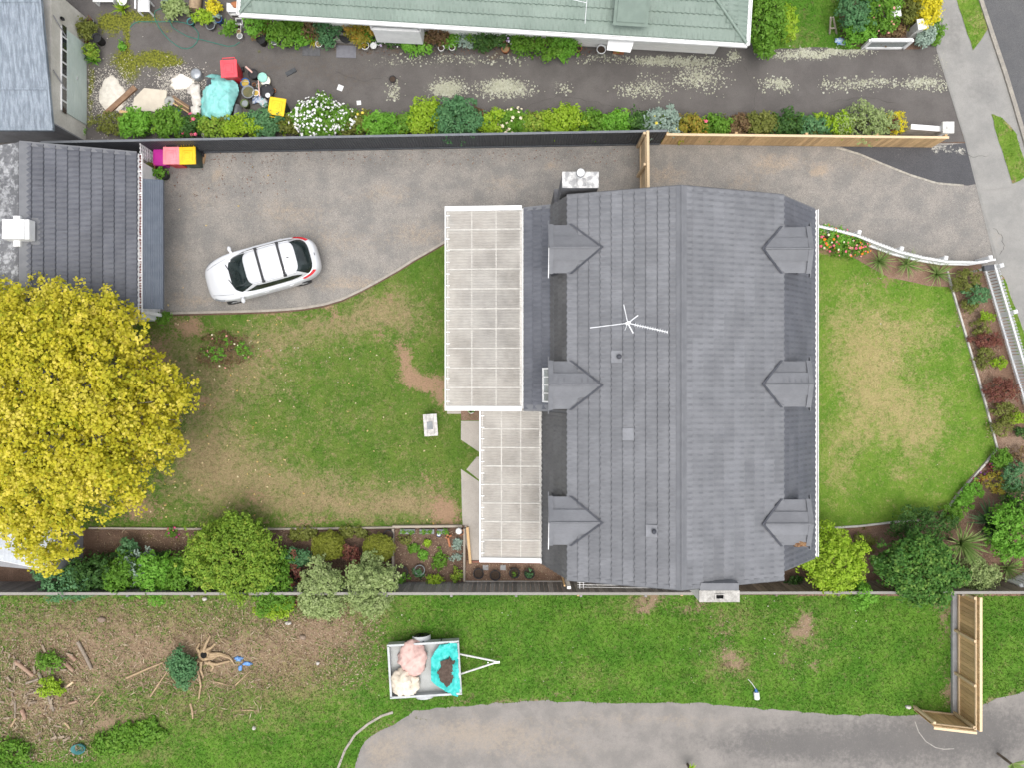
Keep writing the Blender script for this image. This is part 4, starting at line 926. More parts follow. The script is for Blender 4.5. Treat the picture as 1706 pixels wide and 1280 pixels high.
# charcoal ribbed fence between the two drives
def ribbed_fence(label, A, B, h, npan):
    A = Vector(A); B = Vector(B); d = (B - A); L = d.length; d.normalize(); ang = math.atan2(d.y, d.x)
    f = thing('ribbed_fence', label, 'fence', tuple((A + B) / 2)); off = org_of(f); pl = L / npan
    mb = MB(); n = int(pl / .10); vs_ = []
    for i in range(n * 4 + 1):
        x = pl * i / (n * 4); y = (-.022 if i % 4 in (1, 2) else .0); vs_ += [(x, y, 0), (x, y, h)]
    mb.add(vs_, [(2 * i, 2 * i + 2, 2 * i + 3, 2 * i + 1) for i in range(n * 4)]); me = mb.mesh('panel'); me.materials.append(M_col)
    for i in range(npan):
        o = link('panel', me, None, f); p = A + d * (pl * i) - off; o.location = (p.x, p.y, .01); o.rotation_euler = (0, 0, ang)
    for i in range(npan + 1):
        p = A + d * (pl * i); m = MB(); m.box((p.x, p.y + .03, h / 2), (.07, .05, h), ang); m.build('post', M_col, f)
    m = MB(); m.bar(A + Vector((0, 0, h + .015)), B + Vector((0, 0, h + .015)), .085, .03); m.build('top_rail', M_col_l, f)
    m = MB(); m.bar(A + Vector((0, -.03, .06)), B + Vector((0, -.03, .06)), .05, .09); m.build('bottom_rail', M_col, f)
ribbed_fence('charcoal ribbed metal fence between the gravel drive and the cluttered sealed drive', P(108, 257), P(1098, 239), 1.62, 10)
paling_fence('new pine paling fence between the two drives near the street', P(1100, 240), P(1552, 245), 1.25, M_pine, M_pine_l, side=1, cap=.09, rails=(.3, 1.0))
paling_fence('new pine fence and gate standing across the gravel drive beside the house', P(1066, 242), P(1067, 345), 1.85, M_pine_l, M_pine_l, side=-1, cap=.10, rails=(.3, 1.5), posts=1.3)
paling_fence('long weathered grey paling fence between the back garden and the side lot', P(-60, 970), P(1166, 970), 1.8, M_grey_wood, M_cap_grey, side=-1, cap=.10, rails=(.35, 1.4), w=.16)
paling_fence('grey brown paling fence behind the front garden shrubs', P(1172, 969), P(1760, 968), 1.8, pm('brown_paling', (.22, .18, .14), (.17, .14, .11), 5, .85, rand=.25, stretch=(6, 6, .8), fine=.3), M_cap_grey, side=-1, cap=.10, rails=(.35, 1.4), w=.16)
paling_fence('new pine fence with visible rails on a concrete footing across the side lot', P(1592, 978), P(1592, 1190), 1.62, M_pine, M_pine_l, side=-1, rails=(.30, 1.45), base=(.16, .10, .20), posts=1.65, cap=.10, rail_mat=M_pine_l, cap_off=-.05)
paling_fence('short new pine return fence at the sealed shared drive', P(1520, 1182), P(1588, 1190), 1.62, M_pine, M_pine_l, side=1, rails=(.15, 1.45), posts=1.7, cap=.09, rail_mat=M_pine_l, cap_off=-.06)
# white picket fences of the front garden
M_picket = pm('picket_white', (.80, .80, .80), (.73, .74, .74), 4, .5, fine=.08)
mb = MB(); pw = .088
mb.prism([(-pw / 2, -.01), (pw / 2, -.01), (pw / 2, .01), (-pw / 2, .01)], .05, .94); mb.add([(-pw / 2, -.01, .94), (pw / 2, -.01, .94), (pw / 2, .01, .94), (-pw / 2, .01, .94), (0, 0, 1.0)], [(0, 1, 4), (1, 2, 4), (2, 3, 4), (3, 0, 4)])
PICK = mb.mesh('picket'); PICK.materials.append(M_picket)
def picket_fence(label, pts, h, spacing, side, post_every):
    pts = [Vector(p) for p in pts]; f = thing('picket_fence', label, 'fence', tuple(pts[len(pts) // 2])); off = org_of(f)
    acc = 0; cum = [0]
    for a, b in zip(pts, pts[1:]): cum.append(cum[-1] + (b - a).length)
    def at(s):
        for i in range(len(pts) - 1):
            if s <= cum[i + 1] or i == len(pts) - 2:
                t = (s - cum[i]) / (cum[i + 1] - cum[i]); return pts[i].lerp(pts[i + 1], t), (pts[i + 1] - pts[i]).normalized()
    s = .05
    while s < cum[-1]:
        p, d = at(s); nrm = Vector((-d.y, d.x, 0)) * side
        o = link('picket', PICK, None, f); q = p + nrm * .03 - off; o.location = (q.x, q.y, 0); o.rotation_euler = (0, 0, math.atan2(d.y, d.x)); o.scale = (1, 1, h)
        s += spacing
    for z in (.22 * h, .80 * h):
        m = MB()
        for a, b in zip(pts, pts[1:]): m.bar(a + Vector((0, 0, z)), b + Vector((0, 0, z)), .075, .09)
        m.build('rail', M_picket, f)
    s = .1
    while s < cum[-1] + .01:
        p, d = at(s); nrm = Vector((-d.y, d.x, 0)) * side; q = p + nrm * .10; m = MB(); m.box((q.x, q.y, h * .52), (.12, .12, h * 1.04), math.atan2(d.y, d.x)); m.box((q.x, q.y, h * 1.06), (.16, .16, .05), math.atan2(d.y, d.x), tap=.7); m.build('post', M_picket, f)
        s += post_every
    return f
kz = .972
def pk(u, v_): return P(853 + (u - 853) * kz, 640 - (640 - v_) * kz)
picket_fence('white picket fence curving along the gravel drive', [pk(1352, 372), pk(1390, 381), pk(1430, 391), pk(1465, 405), pk(1500, 418), pk(1540, 428), pk(1582, 435), pk(1630, 436), pk(1662, 431)], .92, .125, 1, 1.75)
picket_fence('straight white picket fence along the footpath', [P(1634, 446), P(1668, 560), P(1712, 708), P(1735, 790)], 1.12, .125, 1, 1.85)
picket_fence('end of a white picket fence at the lower right edge', [P(1672, 972), P(1740, 938)], 1.0, .125, 1, 2)
# neighbour's low walls at the street
M_wallw = pm('white_block', (.74, .73, .70), (.55, .54, .50), 5, .85, fine=.3)
lw = thing('low_wall', 'low white block wall with a pillar beside the yellow ringed shrub', 'wall', P(1540, 215))
a, b = P(1500, 222), P(1552, 226)
m = MB(); m.bar(a + Vector((0, 0, .4)), b + Vector((0, 0, .4)), .12, .8); m.build('wall', M_wallw, lw)
m = MB(); m.bar(a + Vector((0, 0, .83)), b + Vector((0, 0, .83)), .2, .06); m.build('coping', M_white, lw)
p = P(1556, 226); m = MB(); m.box((p.x, p.y, .5), (.34, .34, 1.0)); pl_ = m.build('pillar', M_wallw, lw)
m = MB(); m.box((p.x, p.y, 1.03), (.44, .44, .08)); m.box((p.x, p.y, 1.09), (.14, .14, .04)); m.build('cap', M_wallw, pl_)
gw2 = thing('low_wall', 'low white framed garden wall with grey inset by the top right shrubs', 'wall', P(1480, 85))
m = MB()
a, b = P(1437, 80), P(1504, 80); h_ = .75
m.bar(a + Vector((0, 0, .05)), b + Vector((0, 0, .05)), .10, .12); m.bar(a + Vector((0, 0, h_)), b + Vector((0, 0, h_)), .12, .10)
for p_ in (a, b): m.box((p_.x, p_.y, h_ / 2), (.14, .10, h_))
m.build('frame', M_white, gw2)
m = MB(); m.bar(a + Vector((0, .02, h_ / 2)), b + Vector((0, .02, h_ / 2)), .04, h_ - .12); m.build('inset', pm('pebble_inset', (.35, .37, .36), (.25, .27, .26), 22, .9, fine=.5), gw2)
for (u, v_, hh) in ((1516, 58, .95), (1472, 38, .95)):
    p = P(u, v_, 0); m = MB(); m.box((p.x, p.y, hh / 2), (.30, .30, hh), .15); po = m.build('pillar', M_wallw, gw2)
    m = MB(); m.box((p.x, p.y, hh + .03), (.40, .40, .06), .15); m.build('cap', M_white, po)
# lattice screen by the bins
la = thing('lattice_screen', 'white lattice screen beside the wheelie bins', 'screen', P(258, 262)); lx = P(259, 262).x
ya, yb = P(0, 249).y, P(0, 275).y; hh = 1.30
for i in range(9):
    z = .08 + i * (hh - .1) / 8; m = MB(); m.bar((lx, yb, z), (lx, ya, z), .02, .06); m.build('slat', M_white, la)
for i in range(5):
    y = yb + (ya - yb) * i / 4; m = MB(); m.box((lx - .022, y, hh / 2), (.02, .06, hh)); m.build('slat', M_white, la)
# clothesline behind the house
cl = thing('clothesline', 'white wire clothesline on brown posts squeezed between house and fence', 'clothesline', P(1040, 975))
m = MB()
for u in (958, 1122):
    p = P(u, 972); m = MB(); m.box((p.x, p.y - .06, .8), (.09, .09, 1.6)); m.build('post', M_pine, cl)
for i in range(4):
    z = 1.5; a, b = P(962, 967 + i * 4, z), P(1125, 969 + i * 4, z); m = MB(); m.tube([a, b], .012, 6); m.build('line', M_white, cl)
for u in (966, 972):
    m = MB(); m.tube([P(u, 965, 1.5), P(u, 982, 1.5)], .014, 6); m.build('crossbar', M_white, cl)
p = P(943, 962); gp_ = thing('gate_post', 'white timber gate post at the lower corner of the house', 'post', tuple(p))
m = MB(); m.box((p.x, p.y, .85), (.14, .10, 1.7)); m.build('post', M_white, gp_)
m = MB(); m.box((p.x - .16, p.y + .05, .8), (.06, .06, 1.6)); m.build('stop', M_pine, gp_)
# edgings
M_edge = wood('edging_timber', (.40, .35, .29), (.30, .26, .21), .15)
M_edge_w = pm('edging_pale', (.56, .54, .50), (.44, .42, .38), 5, .85, fine=.3)
def edging(label, pts, w, h, mat, name='lawn_edging', pieces=True):
    e = thing(name, label, 'edging', tuple(P(*pts[len(pts) // 2])))
    for a, b in zip(pts, pts[1:]):
        m = MB(); a_, b_ = P(*a), P(*b); d = (b_ - a_).normalized() * .004; m.bar(a_ + d + Vector((0, 0, h / 2)), b_ - d + Vector((0, 0, h / 2)), w, h); m.build('board', mat, e)
    return e
edging('timber edging between the back lawn and the garden strip', [(150, 880), (275, 881), (400, 882), (530, 881), (655, 879), (770, 877)], .07, .12, M_edge)
edging('pale timber edging around the front lawn', [(1350, 882), (1430, 877), (1492, 870), (1530, 868)], .07, .1, M_edge_w)
edging('pale timber edging of the front lawn along the street side bed', [(1576, 850), (1592, 828), (1615, 801), (1640, 773), (1660, 748), (1641, 676), (1623, 611), (1604, 546), (1584, 478), (1577, 452)], .07, .1, M_edge_w)
edging('thin concrete edge curving between the gravel drive and the back lawn', DR_EDGE, .09, .045, pm('edge_concrete', (.40, .36, .31), (.32, .29, .25), 5, .9, fine=.4))
edging('worn pale edging strip beside the black chip strip', [(1393, 246), (1430, 256), (1470, 273), (1515, 291), (1560, 305), (1605, 309)], .08, .03, pm('edge_worn', (.46, .43, .37), (.30, .28, .24), 9, .9, fine=.6))
edging('curved concrete edging at the end of the shared drive', [(562, 1284), (575, 1250), (592, 1224), (614, 1206), (636, 1193), (655, 1187)], .09, .06, MATS['edge_concrete'])
# vegetable bed
vb_ = thing('raised_bed', 'timber framed vegetable bed against the grey fence', 'garden bed', P(715, 925))
for (a, b, w_, h_, mt_) in (((655, 877), (770, 876), .08, .24, M_edge), ((656, 880), (656, 968), .09, .24, M_edge), ((774, 880), (774, 968), .08, .24, M_edge), ((779, 878), (784, 938), .10, .22, M_pine)):
    m = MB(); m.bar(P(*a) + Vector((0, 0, h_ / 2)), P(*b) + Vector((0, 0, h_ / 2)), w_, h_); m.build('board', mt_, vb_)
m = MB(); pz = P(766, 881); m.box((pz.x, pz.y, .3), (.12, .12, .6)); m.lathe([(.0, .72), (.09, .70), (.13, .64), (.10, .58)], (pz.x, pz.y, 0), 14); m.build('post', M_white, vb_)
edging('dark red board edging the bark strip under the narrow pergola', [(786, 936), (945, 939)], .06, .1, pm('red_board', (.28, .12, .085), (.2, .09, .07), 6, .8), 'bed_edging')
edging('pale board at the fence side of the bark strip', [(775, 969), (945, 969)], .05, .08, M_edge_w, 'bed_edging')
# ---------------------------------------------------------------- plants
LM = dict(
    yellow=leafmat('autumn_leaf', (.27, .34, .02), (.62, .56, .035), (.90, .76, .15), trans=.40),
    lime=leafmat('lime_leaf', (0.1792, 0.32, 0.0154), (0.2944, 0.4608, 0.0256), (0.4352, 0.5632, 0.064)),
    green=leafmat('green_leaf', (0.0768, 0.192, 0.0154), (0.128, 0.2816, 0.0256), (0.2176, 0.384, 0.0512)),
    bright=leafmat('bright_leaf', (0.1024, 0.2816, 0.0192), (0.1664, 0.3968, 0.0384), (0.256, 0.4864, 0.0768)),
    dark=leafmat('dark_leaf', (0.032, 0.0832, 0.0179), (0.0576, 0.1408, 0.0282), (0.128, 0.2432, 0.0512)),
    olive=leafmat('olive_leaf', (0.1152, 0.1408, 0.0282), (0.1792, 0.2048, 0.0384), (0.2688, 0.2816, 0.0768)),
    blue=leafmat('bluegreen_leaf', (0.0576, 0.1664, 0.0704), (0.1024, 0.2432, 0.096), (0.192, 0.3584, 0.1536)),
    silver=leafmat('silver_leaf', (.18, .26, .08), (.32, .41, .15), (.50, .57, .28)),
    mottled=leafmat('mottled_leaf', (0.1152, 0.2432, 0.0256), (0.2304, 0.3712, 0.0384), (0.4608, 0.512, 0.0768)),
    brown=leafmat('bronze_leaf', (0.128, 0.0704, 0.0448), (0.2048, 0.128, 0.064), (0.256, 0.2176, 0.0768)),
    red=leafmat('red_leaf', (0.128, 0.0448, 0.0384), (0.2176, 0.0768, 0.0576), (0.256, 0.1408, 0.064)),
    grey=leafmat('grey_leaf', (0.2176, 0.3072, 0.2432), (0.3328, 0.4352, 0.3584), (0.4608, 0.5632, 0.4736)),
    gold=leafmat('golden_leaf', (0.4864, 0.4608, 0.0192), (0.7424, 0.64, 0.0256), (0.8448, 0.768, 0.0768)),
    glossy=leafmat('glossy_leaf', (.03, .085, .022), (.075, .20, .03), (.24, .38, .07)),
    flax=leafmat('flax_leaf', (0.0448, 0.096, 0.0384), (0.0768, 0.1664, 0.0576), (0.1792, 0.2816, 0.1408)),
    spiky=leafmat('spiky_leaf', (0.128, 0.2432, 0.0512), (0.2432, 0.3584, 0.1024), (0.4096, 0.4864, 0.192)),
    orange=leafmat('orange_green_leaf', (0.128, 0.2304, 0.0256), (0.32, 0.2816, 0.0384), (0.576, 0.256, 0.0384)))
FM = {k: pm('petal_' + k, c, tuple(x * .85 for x in c), 9, .6) for k, c in dict(white=(.82, .82, .80), pink=(.75, .14, .22), orange=(.80, .22, .02), yellow=(.80, .66, .10), mauve=(.55, .42, .66), magenta=(.45, .04, .20), cream=(.8, .72, .5), salmon=(.75, .33, .28), purple=(.30, .10, .33)).items()}
M_bark = pm('bark', (.19, .15, .115), (.12, .095, .07), 9, .9, fine=.4, stretch=(1, 1, .3))
M_bark_g = pm('grey_bark', (.30, .28, .25), (.22, .20, .18), 9, .9, fine=.4, stretch=(1, 1, .3))

def leaf_mesh(name, c, nrm, size, asp, rg, val, fold=.25):
    """one folded four-cornered leaf per point"""
    n = len(c)
    r = rg.normal(size=(n, 3)); t = np.cross(nrm, r); t /= np.linalg.norm(t, axis=1, keepdims=True) + 1e-9
    b = np.cross(nrm, t); L = (size * rg.uniform(.65, 1.4, n))[:, None]; w = L * asp
    V = np.empty((n, 4, 3))
    V[:, 0] = c - t * L * .5; V[:, 2] = c + t * L * .5 - nrm * L * .12
    V[:, 1] = c + b * w * .5 + nrm * w * fold; V[:, 3] = c - b * w * .5 + nrm * w * fold
    return tri_mesh(name, V.reshape(-1, 3), 4, dict(v=val))
def sample_blobs(bl, n, rg, shell=.35, low=-.35, inner=.12, strag=.0):
    bl = np.asarray(bl, float); ar = (bl[:, 3] * bl[:, 4] + bl[:, 3] * bl[:, 5] + bl[:, 4] * bl[:, 5]); pr = ar / ar.sum()
    idx = rg.choice(len(bl), n, p=pr); d = rg.normal(size=(n, 3)); d /= np.linalg.norm(d, axis=1, keepdims=True)
    k = d[:, 2] < low; d[k, 2] *= -1
    rr = 1 - shell * rg.uniform(0, 1, n) ** 1.4; q = rg.uniform(0, 1, n) < inner; rr[q] *= rg.uniform(.3, .9, q.sum())
    rr *= 1 + .10 * rg.normal(size=n); q = rg.uniform(0, 1, n) < strag; rr[q] *= rg.uniform(1.0, 1.32, q.sum())
    p = bl[idx, :3] + d * bl[idx, 3:6] * rr[:, None]
    return p, d, idx
def foliage(name, bl, n, size, mat, parent=None, seed=1, asp=.55, up=.45, rnd=.6, shell=.35, zmin=.03, off=None, low=-.35, strag=.0, clump=10, cr=None):
    """leaves gathered in small tufts over the crown's lumps, so light and dark clumps and gaps form"""
    rg = np.random.default_rng(seed); nc = max(4, n // clump); n = nc * clump; cr = cr or size * 1.35
    pc, dc, ic = sample_blobs(bl, nc, rg, shell, low, .10, strag)
    pc = pc + dc * (rg.uniform(-1.0, .5, nc) * cr * .8)[:, None]
    k = np.repeat(np.arange(nc), clump); ax = dc + np.array([0, 0, .8]); ax /= np.linalg.norm(ax, axis=1, keepdims=True)
    e = rg.normal(size=(n, 3)); e /= np.linalg.norm(e, axis=1, keepdims=True)
    sg = np.sign((e * ax[k]).sum(1)); e *= np.where(sg == 0, 1, sg)[:, None]
    sc = rg.uniform(.65, 1.35, nc)[k]
    p = pc[k] + e * (cr * sc * rg.uniform(.35, 1.05, n))[:, None]
    p[:, 2] = np.maximum(p[:, 2], zmin + rg.uniform(0, .03, n))
    nr = .6 * e + .5 * ax[k] + np.array([0, 0, up]) + rnd * .7 * rg.normal(size=(n, 3)); nr /= np.linalg.norm(nr, axis=1, keepdims=True)
    bv = rg.uniform(0, 1, len(bl)); cv = rg.uniform(0, 1, nc)
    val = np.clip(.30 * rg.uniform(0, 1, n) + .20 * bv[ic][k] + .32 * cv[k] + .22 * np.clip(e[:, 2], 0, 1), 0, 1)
    if off is not None: p = p - np.array(off)
    me = leaf_mesh(name, p, nr, size, asp, rg, val)
    return link(name, me, mat, parent)
def lumps(x, y, h, rx, ry, k, seed, base=.0, size=.5, flat=.5):
    """one body and k smaller lumps around it"""
    rg = random.Random(seed); zc = base + (h - base) * .5
    bl = [(x, y, zc, rx * .86, ry * .86, (h - base) * .5)]
    for i in range(k):
        a = 2 * PI * (i + rg.random() * .7) / k; e = rg.uniform(.45, .95); s = rg.uniform(.55, 1.25) * size
        zz = zc + (h - base) * rg.uniform(-.15, .30)
        bl.append((x + math.cos(a) * rx * e, y + math.sin(a) * ry * e, zz, rx * s * .75, ry * s * .75, (h - base) * flat * s * .8))
    return bl
def flowers(parent, bl, n, size, mats, seed, off):
    rg = np.random.default_rng(seed)
    for j, mt_ in enumerate(mats):
        q = max(1, n // len(mats)); p, d, idx = sample_blobs(bl, q, rg, .05, .0, 0); p = p + d * .07
        mb = MB()
        for i in range(q):
            nr = Vector(d[i]) + Vector((0, 0, .8)); nr.normalize(); t = nr.orthogonal().normalized(); b = nr.cross(t); c = Vector(p[i]) - Vector(off); s = size * rg.uniform(.7, 1.3)
            vs_ = [c + nr * s * .25] + [c + (t * math.cos(a) + b * math.sin(a)) * s * (.55 if k % 2 else .38) for k, a in enumerate([2 * PI * k / 10 for k in range(10)])]
            mb.add(vs_, [(0, 1 + k, 1 + (k + 1) % 10) for k in range(10)])
        o = mb.build('flowers', mt_, parent, local=True); o['kind'] = 'stuff'
NSEED = [100]
def shrub(u, v_, ru, rv, h, mat, label, n=1500, leaf=.085, k=7, fl=None, name='shrub', group=None, asp=.55, size=.5, cat='shrub', base=0.0, shell=.35, rnd=.6, lean=(0, 0), stem=M_bark, strag=.10):
    NSEED[0] += 1; sd_ = NSEED[0]; zc = base + (h - base) * .55
    c = P(u, v_, zc); leaf *= 1.22 if leaf > .05 else 1.0; kx = (CAMH - zc) / CAMH / PXM * 1.2; rx, ry = ru * kx, rv * kx; n = int(n * 1.35)
    t = thing(name, label, cat, (c.x + lean[0], c.y + lean[1], 0), group=group)
    bl = lumps(c.x, c.y, h, rx, ry, k, sd_, base, size); off = org_of(t)
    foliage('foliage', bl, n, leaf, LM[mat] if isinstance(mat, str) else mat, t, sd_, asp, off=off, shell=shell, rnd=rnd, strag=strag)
    mb = MB(); rg = random.Random(sd_)
    for i in range(4):
        a = rg.uniform(0, 6.28); e = .55; mb.tube([(off.x, off.y, 0), (off.x + (c.x - off.x) * .5 + math.cos(a) * rx * .2, off.y + (c.y - off.y) * .5 + math.sin(a) * ry * .2, h * .4), (c.x + math.cos(a) * rx * e, c.y + math.sin(a) * ry * e, h * .75)], [.035, .022, .008], 5)
    mb.build('stem', stem, t)
    if fl: flowers(t, bl, fl[0], fl[1], [FM[q] for q in fl[2]], sd_ + 7, off)
    return t
def rosette(u, v_, r, h, n, mat, label, w=.035, droop=.5, name='spiky_plant', cat='plant', stem_h=0.0, up=.4, group=None):
    NSEED[0] += 1; rg = random.Random(NSEED[0]); zc = stem_h + .1
    c = P(u, v_, zc); R_ = 1.2 * r / PXM * (CAMH - zc) / CAMH
    t = thing(name, label, cat, (c.x, c.y, 0), group=group); V = []; val = []
    for i in range(n):
        a = rg.uniform(0, 2 * PI); e = rg.uniform(.12, 1.0) ** .7; L = R_ * rg.uniform(.75, 1.1) / max(.35, math.cos(.3)); d = Vector((math.cos(a), math.sin(a), 0)); s = Vector((-d.y, d.x, 0)); pts = []
        for q in range(5):
            f = q / 4; rr = L * f * e; z = stem_h + .05 + h * (f * (1.25 - e * up) - droop * e * f * f); pts.append(d * rr + Vector((0, 0, max(.03, z))))
        vv = rg.random()
        for q in range(4):
            w0 = w * (1 - (q / 4) ** 2 * .95) * (.6 if q == 0 else 1); w1 = w * (1 - ((q + 1) / 4) ** 2 * .95)
            V += [pts[q] - s * w0, pts[q + 1] - s * w1, pts[q + 1] + s * w1 + Vector((0, 0, .006)), pts[q] + s * w0 + Vector((0, 0, .006))]; val.append(vv)
    me = tri_mesh('leaves', np.array([tuple(x) for x in V]), 4, dict(v=np.array(val))); link('leaves', me, LM[mat], t)
    m = MB(); m.lathe([(.05, 0), (.06, .04 + stem_h * .5), (.045, stem_h + .08), (.0, stem_h + .10)], (0, 0, 0), 10); m.build('stem', M_bark, t, local=True)
    return t

# --- the big yellow tree
def big_tree():
    rg = np.random.default_rng(5); rr = random.Random(5)
    out = [(-90, 470), (0, 458), (60, 452), (120, 468), (180, 476), (228, 498), (258, 535), (266, 580), (240, 604), (296, 586), (330, 640), (330, 700), (312, 755), (268, 800), (240, 850), (190, 870), (140, 890), (122, 940), (92, 968), (40, 955), (0, 905), (-90, 880)]
    base = P(70, 700); t = thing('autumn_tree', 'large tree in yellow autumn leaf spreading over the garage and back lawn', 'tree', (base.x, base.y, 0)); off = org_of(t)
    ctr = (75, 700); bl = []; cen = []
    tries = 0
    while len(bl) < 150 and tries < 9000:
        tries += 1; u, v_ = rr.uniform(-80, 330), rr.uniform(450, 975)
        if not inside(np.array([u]), np.array([v_]), out)[0]: continue
        e = min(math.hypot((u - ctr[0]) / 250, (v_ - ctr[1]) / 265), 1.1)
        z = 6.6 * (1 - .55 * e ** 2) + rr.uniform(-.7, .5)
        c = P(u, v_, z); ok = False
        for r in (rr.uniform(.75, .95), .62, .48, .34):
            if all(inside(np.array([u + math.cos(q * PI / 4) * r * 46]), np.array([v_ + math.sin(q * PI / 4) * r * 46]), out)[0] for q in range(8)): ok = True; break
        if not ok or any((c - q).length < .42 + .36 * r for q in cen): continue
        cen.append(c); bl.append((c.x, c.y, c.z, r, r, r * .62))
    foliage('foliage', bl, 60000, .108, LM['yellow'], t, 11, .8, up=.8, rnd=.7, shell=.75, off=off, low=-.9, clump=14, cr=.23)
    top = Vector((base.x, base.y, 3.0)); mb = MB(); mb.tube([(base.x, base.y, 0), (base.x + .05, base.y, 1.5), (base.x, base.y + .1, 3.2)], [.34, .28, .24], 12); mb.build('trunk', M_bark_g, t)
    mains = []
    for i in range(8):
        a = i * PI / 4 + .2; e = Vector((base.x + math.cos(a) * 2.6, base.y + math.sin(a) * 2.6, 4.6)); mid = Vector((base.x + math.cos(a) * 1.1, base.y + math.sin(a) * 1.1, 3.9)); mains.append(e)
        mb = MB(); mb.tube([(base.x, base.y + .05, 3.0), mid, e], [.17, .12, .075], 8)
        for c in cen:
            if min(range(8), key=lambda q: math.hypot(c.x - base.x - math.cos(q * PI / 4 + .2) * 2.6, c.y - base.y - math.sin(q * PI / 4 + .2) * 2.6)) == i:
                s_ = mid.lerp(e, rr.uniform(.2, 1)); mb.tube([s_, s_.lerp(c, .6) + Vector((0, 0, .15)), c + Vector((0, 0, .1))], [.05, .03, .012], 6)
        mb.build('limb', M_bark_g, t)
big_tree()

# --- hedge row along the charcoal and pine fences (left to right)
HR = [(228, 206, 21, 17, 1.1, 'bright', 'leafy green shrub at the left end of the fence hedge', None), (285, 204, 19, 20, 1.2, 'green', 'ferny green shrub left of the pink roses', None),
 (318, 212, 15, 13, .9, 'dark', 'rose bush with pink blooms in the fence hedge', (8, .16, ['pink'])), (358, 213, 20, 13, .9, 'mottled', 'yellow speckled shrub below the teal tarp', None),
 (402, 210, 20, 15, 1.0, 'lime', 'lime shrub right of the yellow speckled one, below the teal tarp', None), (441, 206, 23, 18, 1.1, 'blue', 'bluish shrub with pale tips below the yellow bin', None),
 (484, 207, 18, 14, .9, 'olive', 'olive shrub just left of the white daisies', None), (533, 197, 33, 30, 1.25, 'green', 'daisy bush smothered in white flowers', (420, .095, ['white'])),
 (586, 206, 26, 15, .9, 'olive', 'dark olive shrub with few yellow blooms right of the white daisies', (12, .1, ['yellow'])), (634, 207, 24, 17, 1.0, 'bright', 'neat green mound left of two lime shrubs in the hedge', None),
 (680, 206, 14, 14, .9, 'green', 'small green shrub left of the tall lime shrub', None), (711, 198, 28, 23, 1.2, 'lime', 'tall bright lime shrub in the middle of the hedge', None),
 (762, 202, 28, 29, 1.7, 'blue', 'tall blue-green shrub leaning over the charcoal fence', None), (794, 199, 12, 14, .9, 'brown', 'bronze leaved shrub right of the tall blue-green one', None),
 (818, 206, 18, 15, 1.0, 'lime', 'round lime shrub right of the bronze one', None), (853, 204, 20, 16, 1.0, 'green', 'green shrub with a tuft of cream flowers', (40, .12, ['cream'])),
 (892, 207, 20, 14, .9, 'mottled', 'yellowish green shrub left of the broad lime shrub', None), (941, 203, 29, 19, 1.1, 'lime', 'broad lime shrub above the chimney', None),
 (988, 206, 20, 15, 1.0, 'green', 'mid green shrub right of the broad lime shrub', None), (1025, 207, 20, 16, 1.1, 'bright', 'bright grassy green shrub left of the pine gate', None),
 (1062, 206, 18, 15, .95, 'dark', 'dark mixed shrub beside the top of the pine gate', None), (1101, 205, 20, 19, 1.15, 'grey', 'silvery grey shrub with a yellow tip over the pine fence corner', (5, .1, ['yellow'])),
 (1147, 210, 21, 15, 1.0, 'orange', 'green shrub with orange tips on the pine fence', None), (1191, 210, 20, 13, .95, 'green', 'green shrub with few pink blooms on the pine fence', (5, .12, ['pink'])),
 (1231, 208, 18, 13, .9, 'brown', 'reddish shrub right of the pink blooms', None), (1268, 206, 21, 16, 1.05, 'olive', 'dull olive shrub left of the grey green mound', None),
 (1312, 209, 22, 16, 1.0, 'dark', 'grey green dark mound along the pine fence', None), (1357, 212, 24, 12, .9, 'blue', 'low teal green shrub between dark mound and yellowish shrub', None),
 (1396, 209, 20, 15, 1.0, 'lime', 'yellow green shrub left of the big silvery ball', None), (1443, 203, 33, 25, 1.35, 'silver', 'big clipped silvery green ball near the street', None)]
for (u, v_, ru, rv, h, mt_, lb, fl) in HR:
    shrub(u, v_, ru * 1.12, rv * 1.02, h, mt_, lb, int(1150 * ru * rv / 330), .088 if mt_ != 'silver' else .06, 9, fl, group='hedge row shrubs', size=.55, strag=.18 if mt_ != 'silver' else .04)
yr = shrub(1491, 206, 15, 20, .9, 'gold', 'golden ring shaped shrub with a dark centre beside the white wall', 900, .055, 9)
c_ = P(1491, 206, .95); foliage('dead_centre', [(c_.x, c_.y, .88, .17, .24, .1)], 500, .06, LM['red'], yr, 3, off=org_of(yr))
# low undergrowth knitting the hedge row together
rgh = random.Random(9)
for j, (mt_, lb) in enumerate((('green', 'mixed green undergrowth filling the foot of the fence hedge'), ('olive', 'olive undergrowth straggling under the fence hedge'), ('lime', 'pale undergrowth sprigs at the edge of the fence hedge'))):
    bl_ = []
    for i in range(60):
        u, v_ = rgh.uniform(205, 1480), rgh.uniform(196, 220); p_ = P(u, v_, .3); r_ = rgh.uniform(.16, .38); bl_.append((p_.x, p_.y, rgh.uniform(.15, .5), r_, r_ * .7, .2))
    tag(foliage('undergrowth', bl_, 3600, .10, LM[mt_], None, 40 + j, strag=.3), lb, 'undergrowth', kind='stuff')
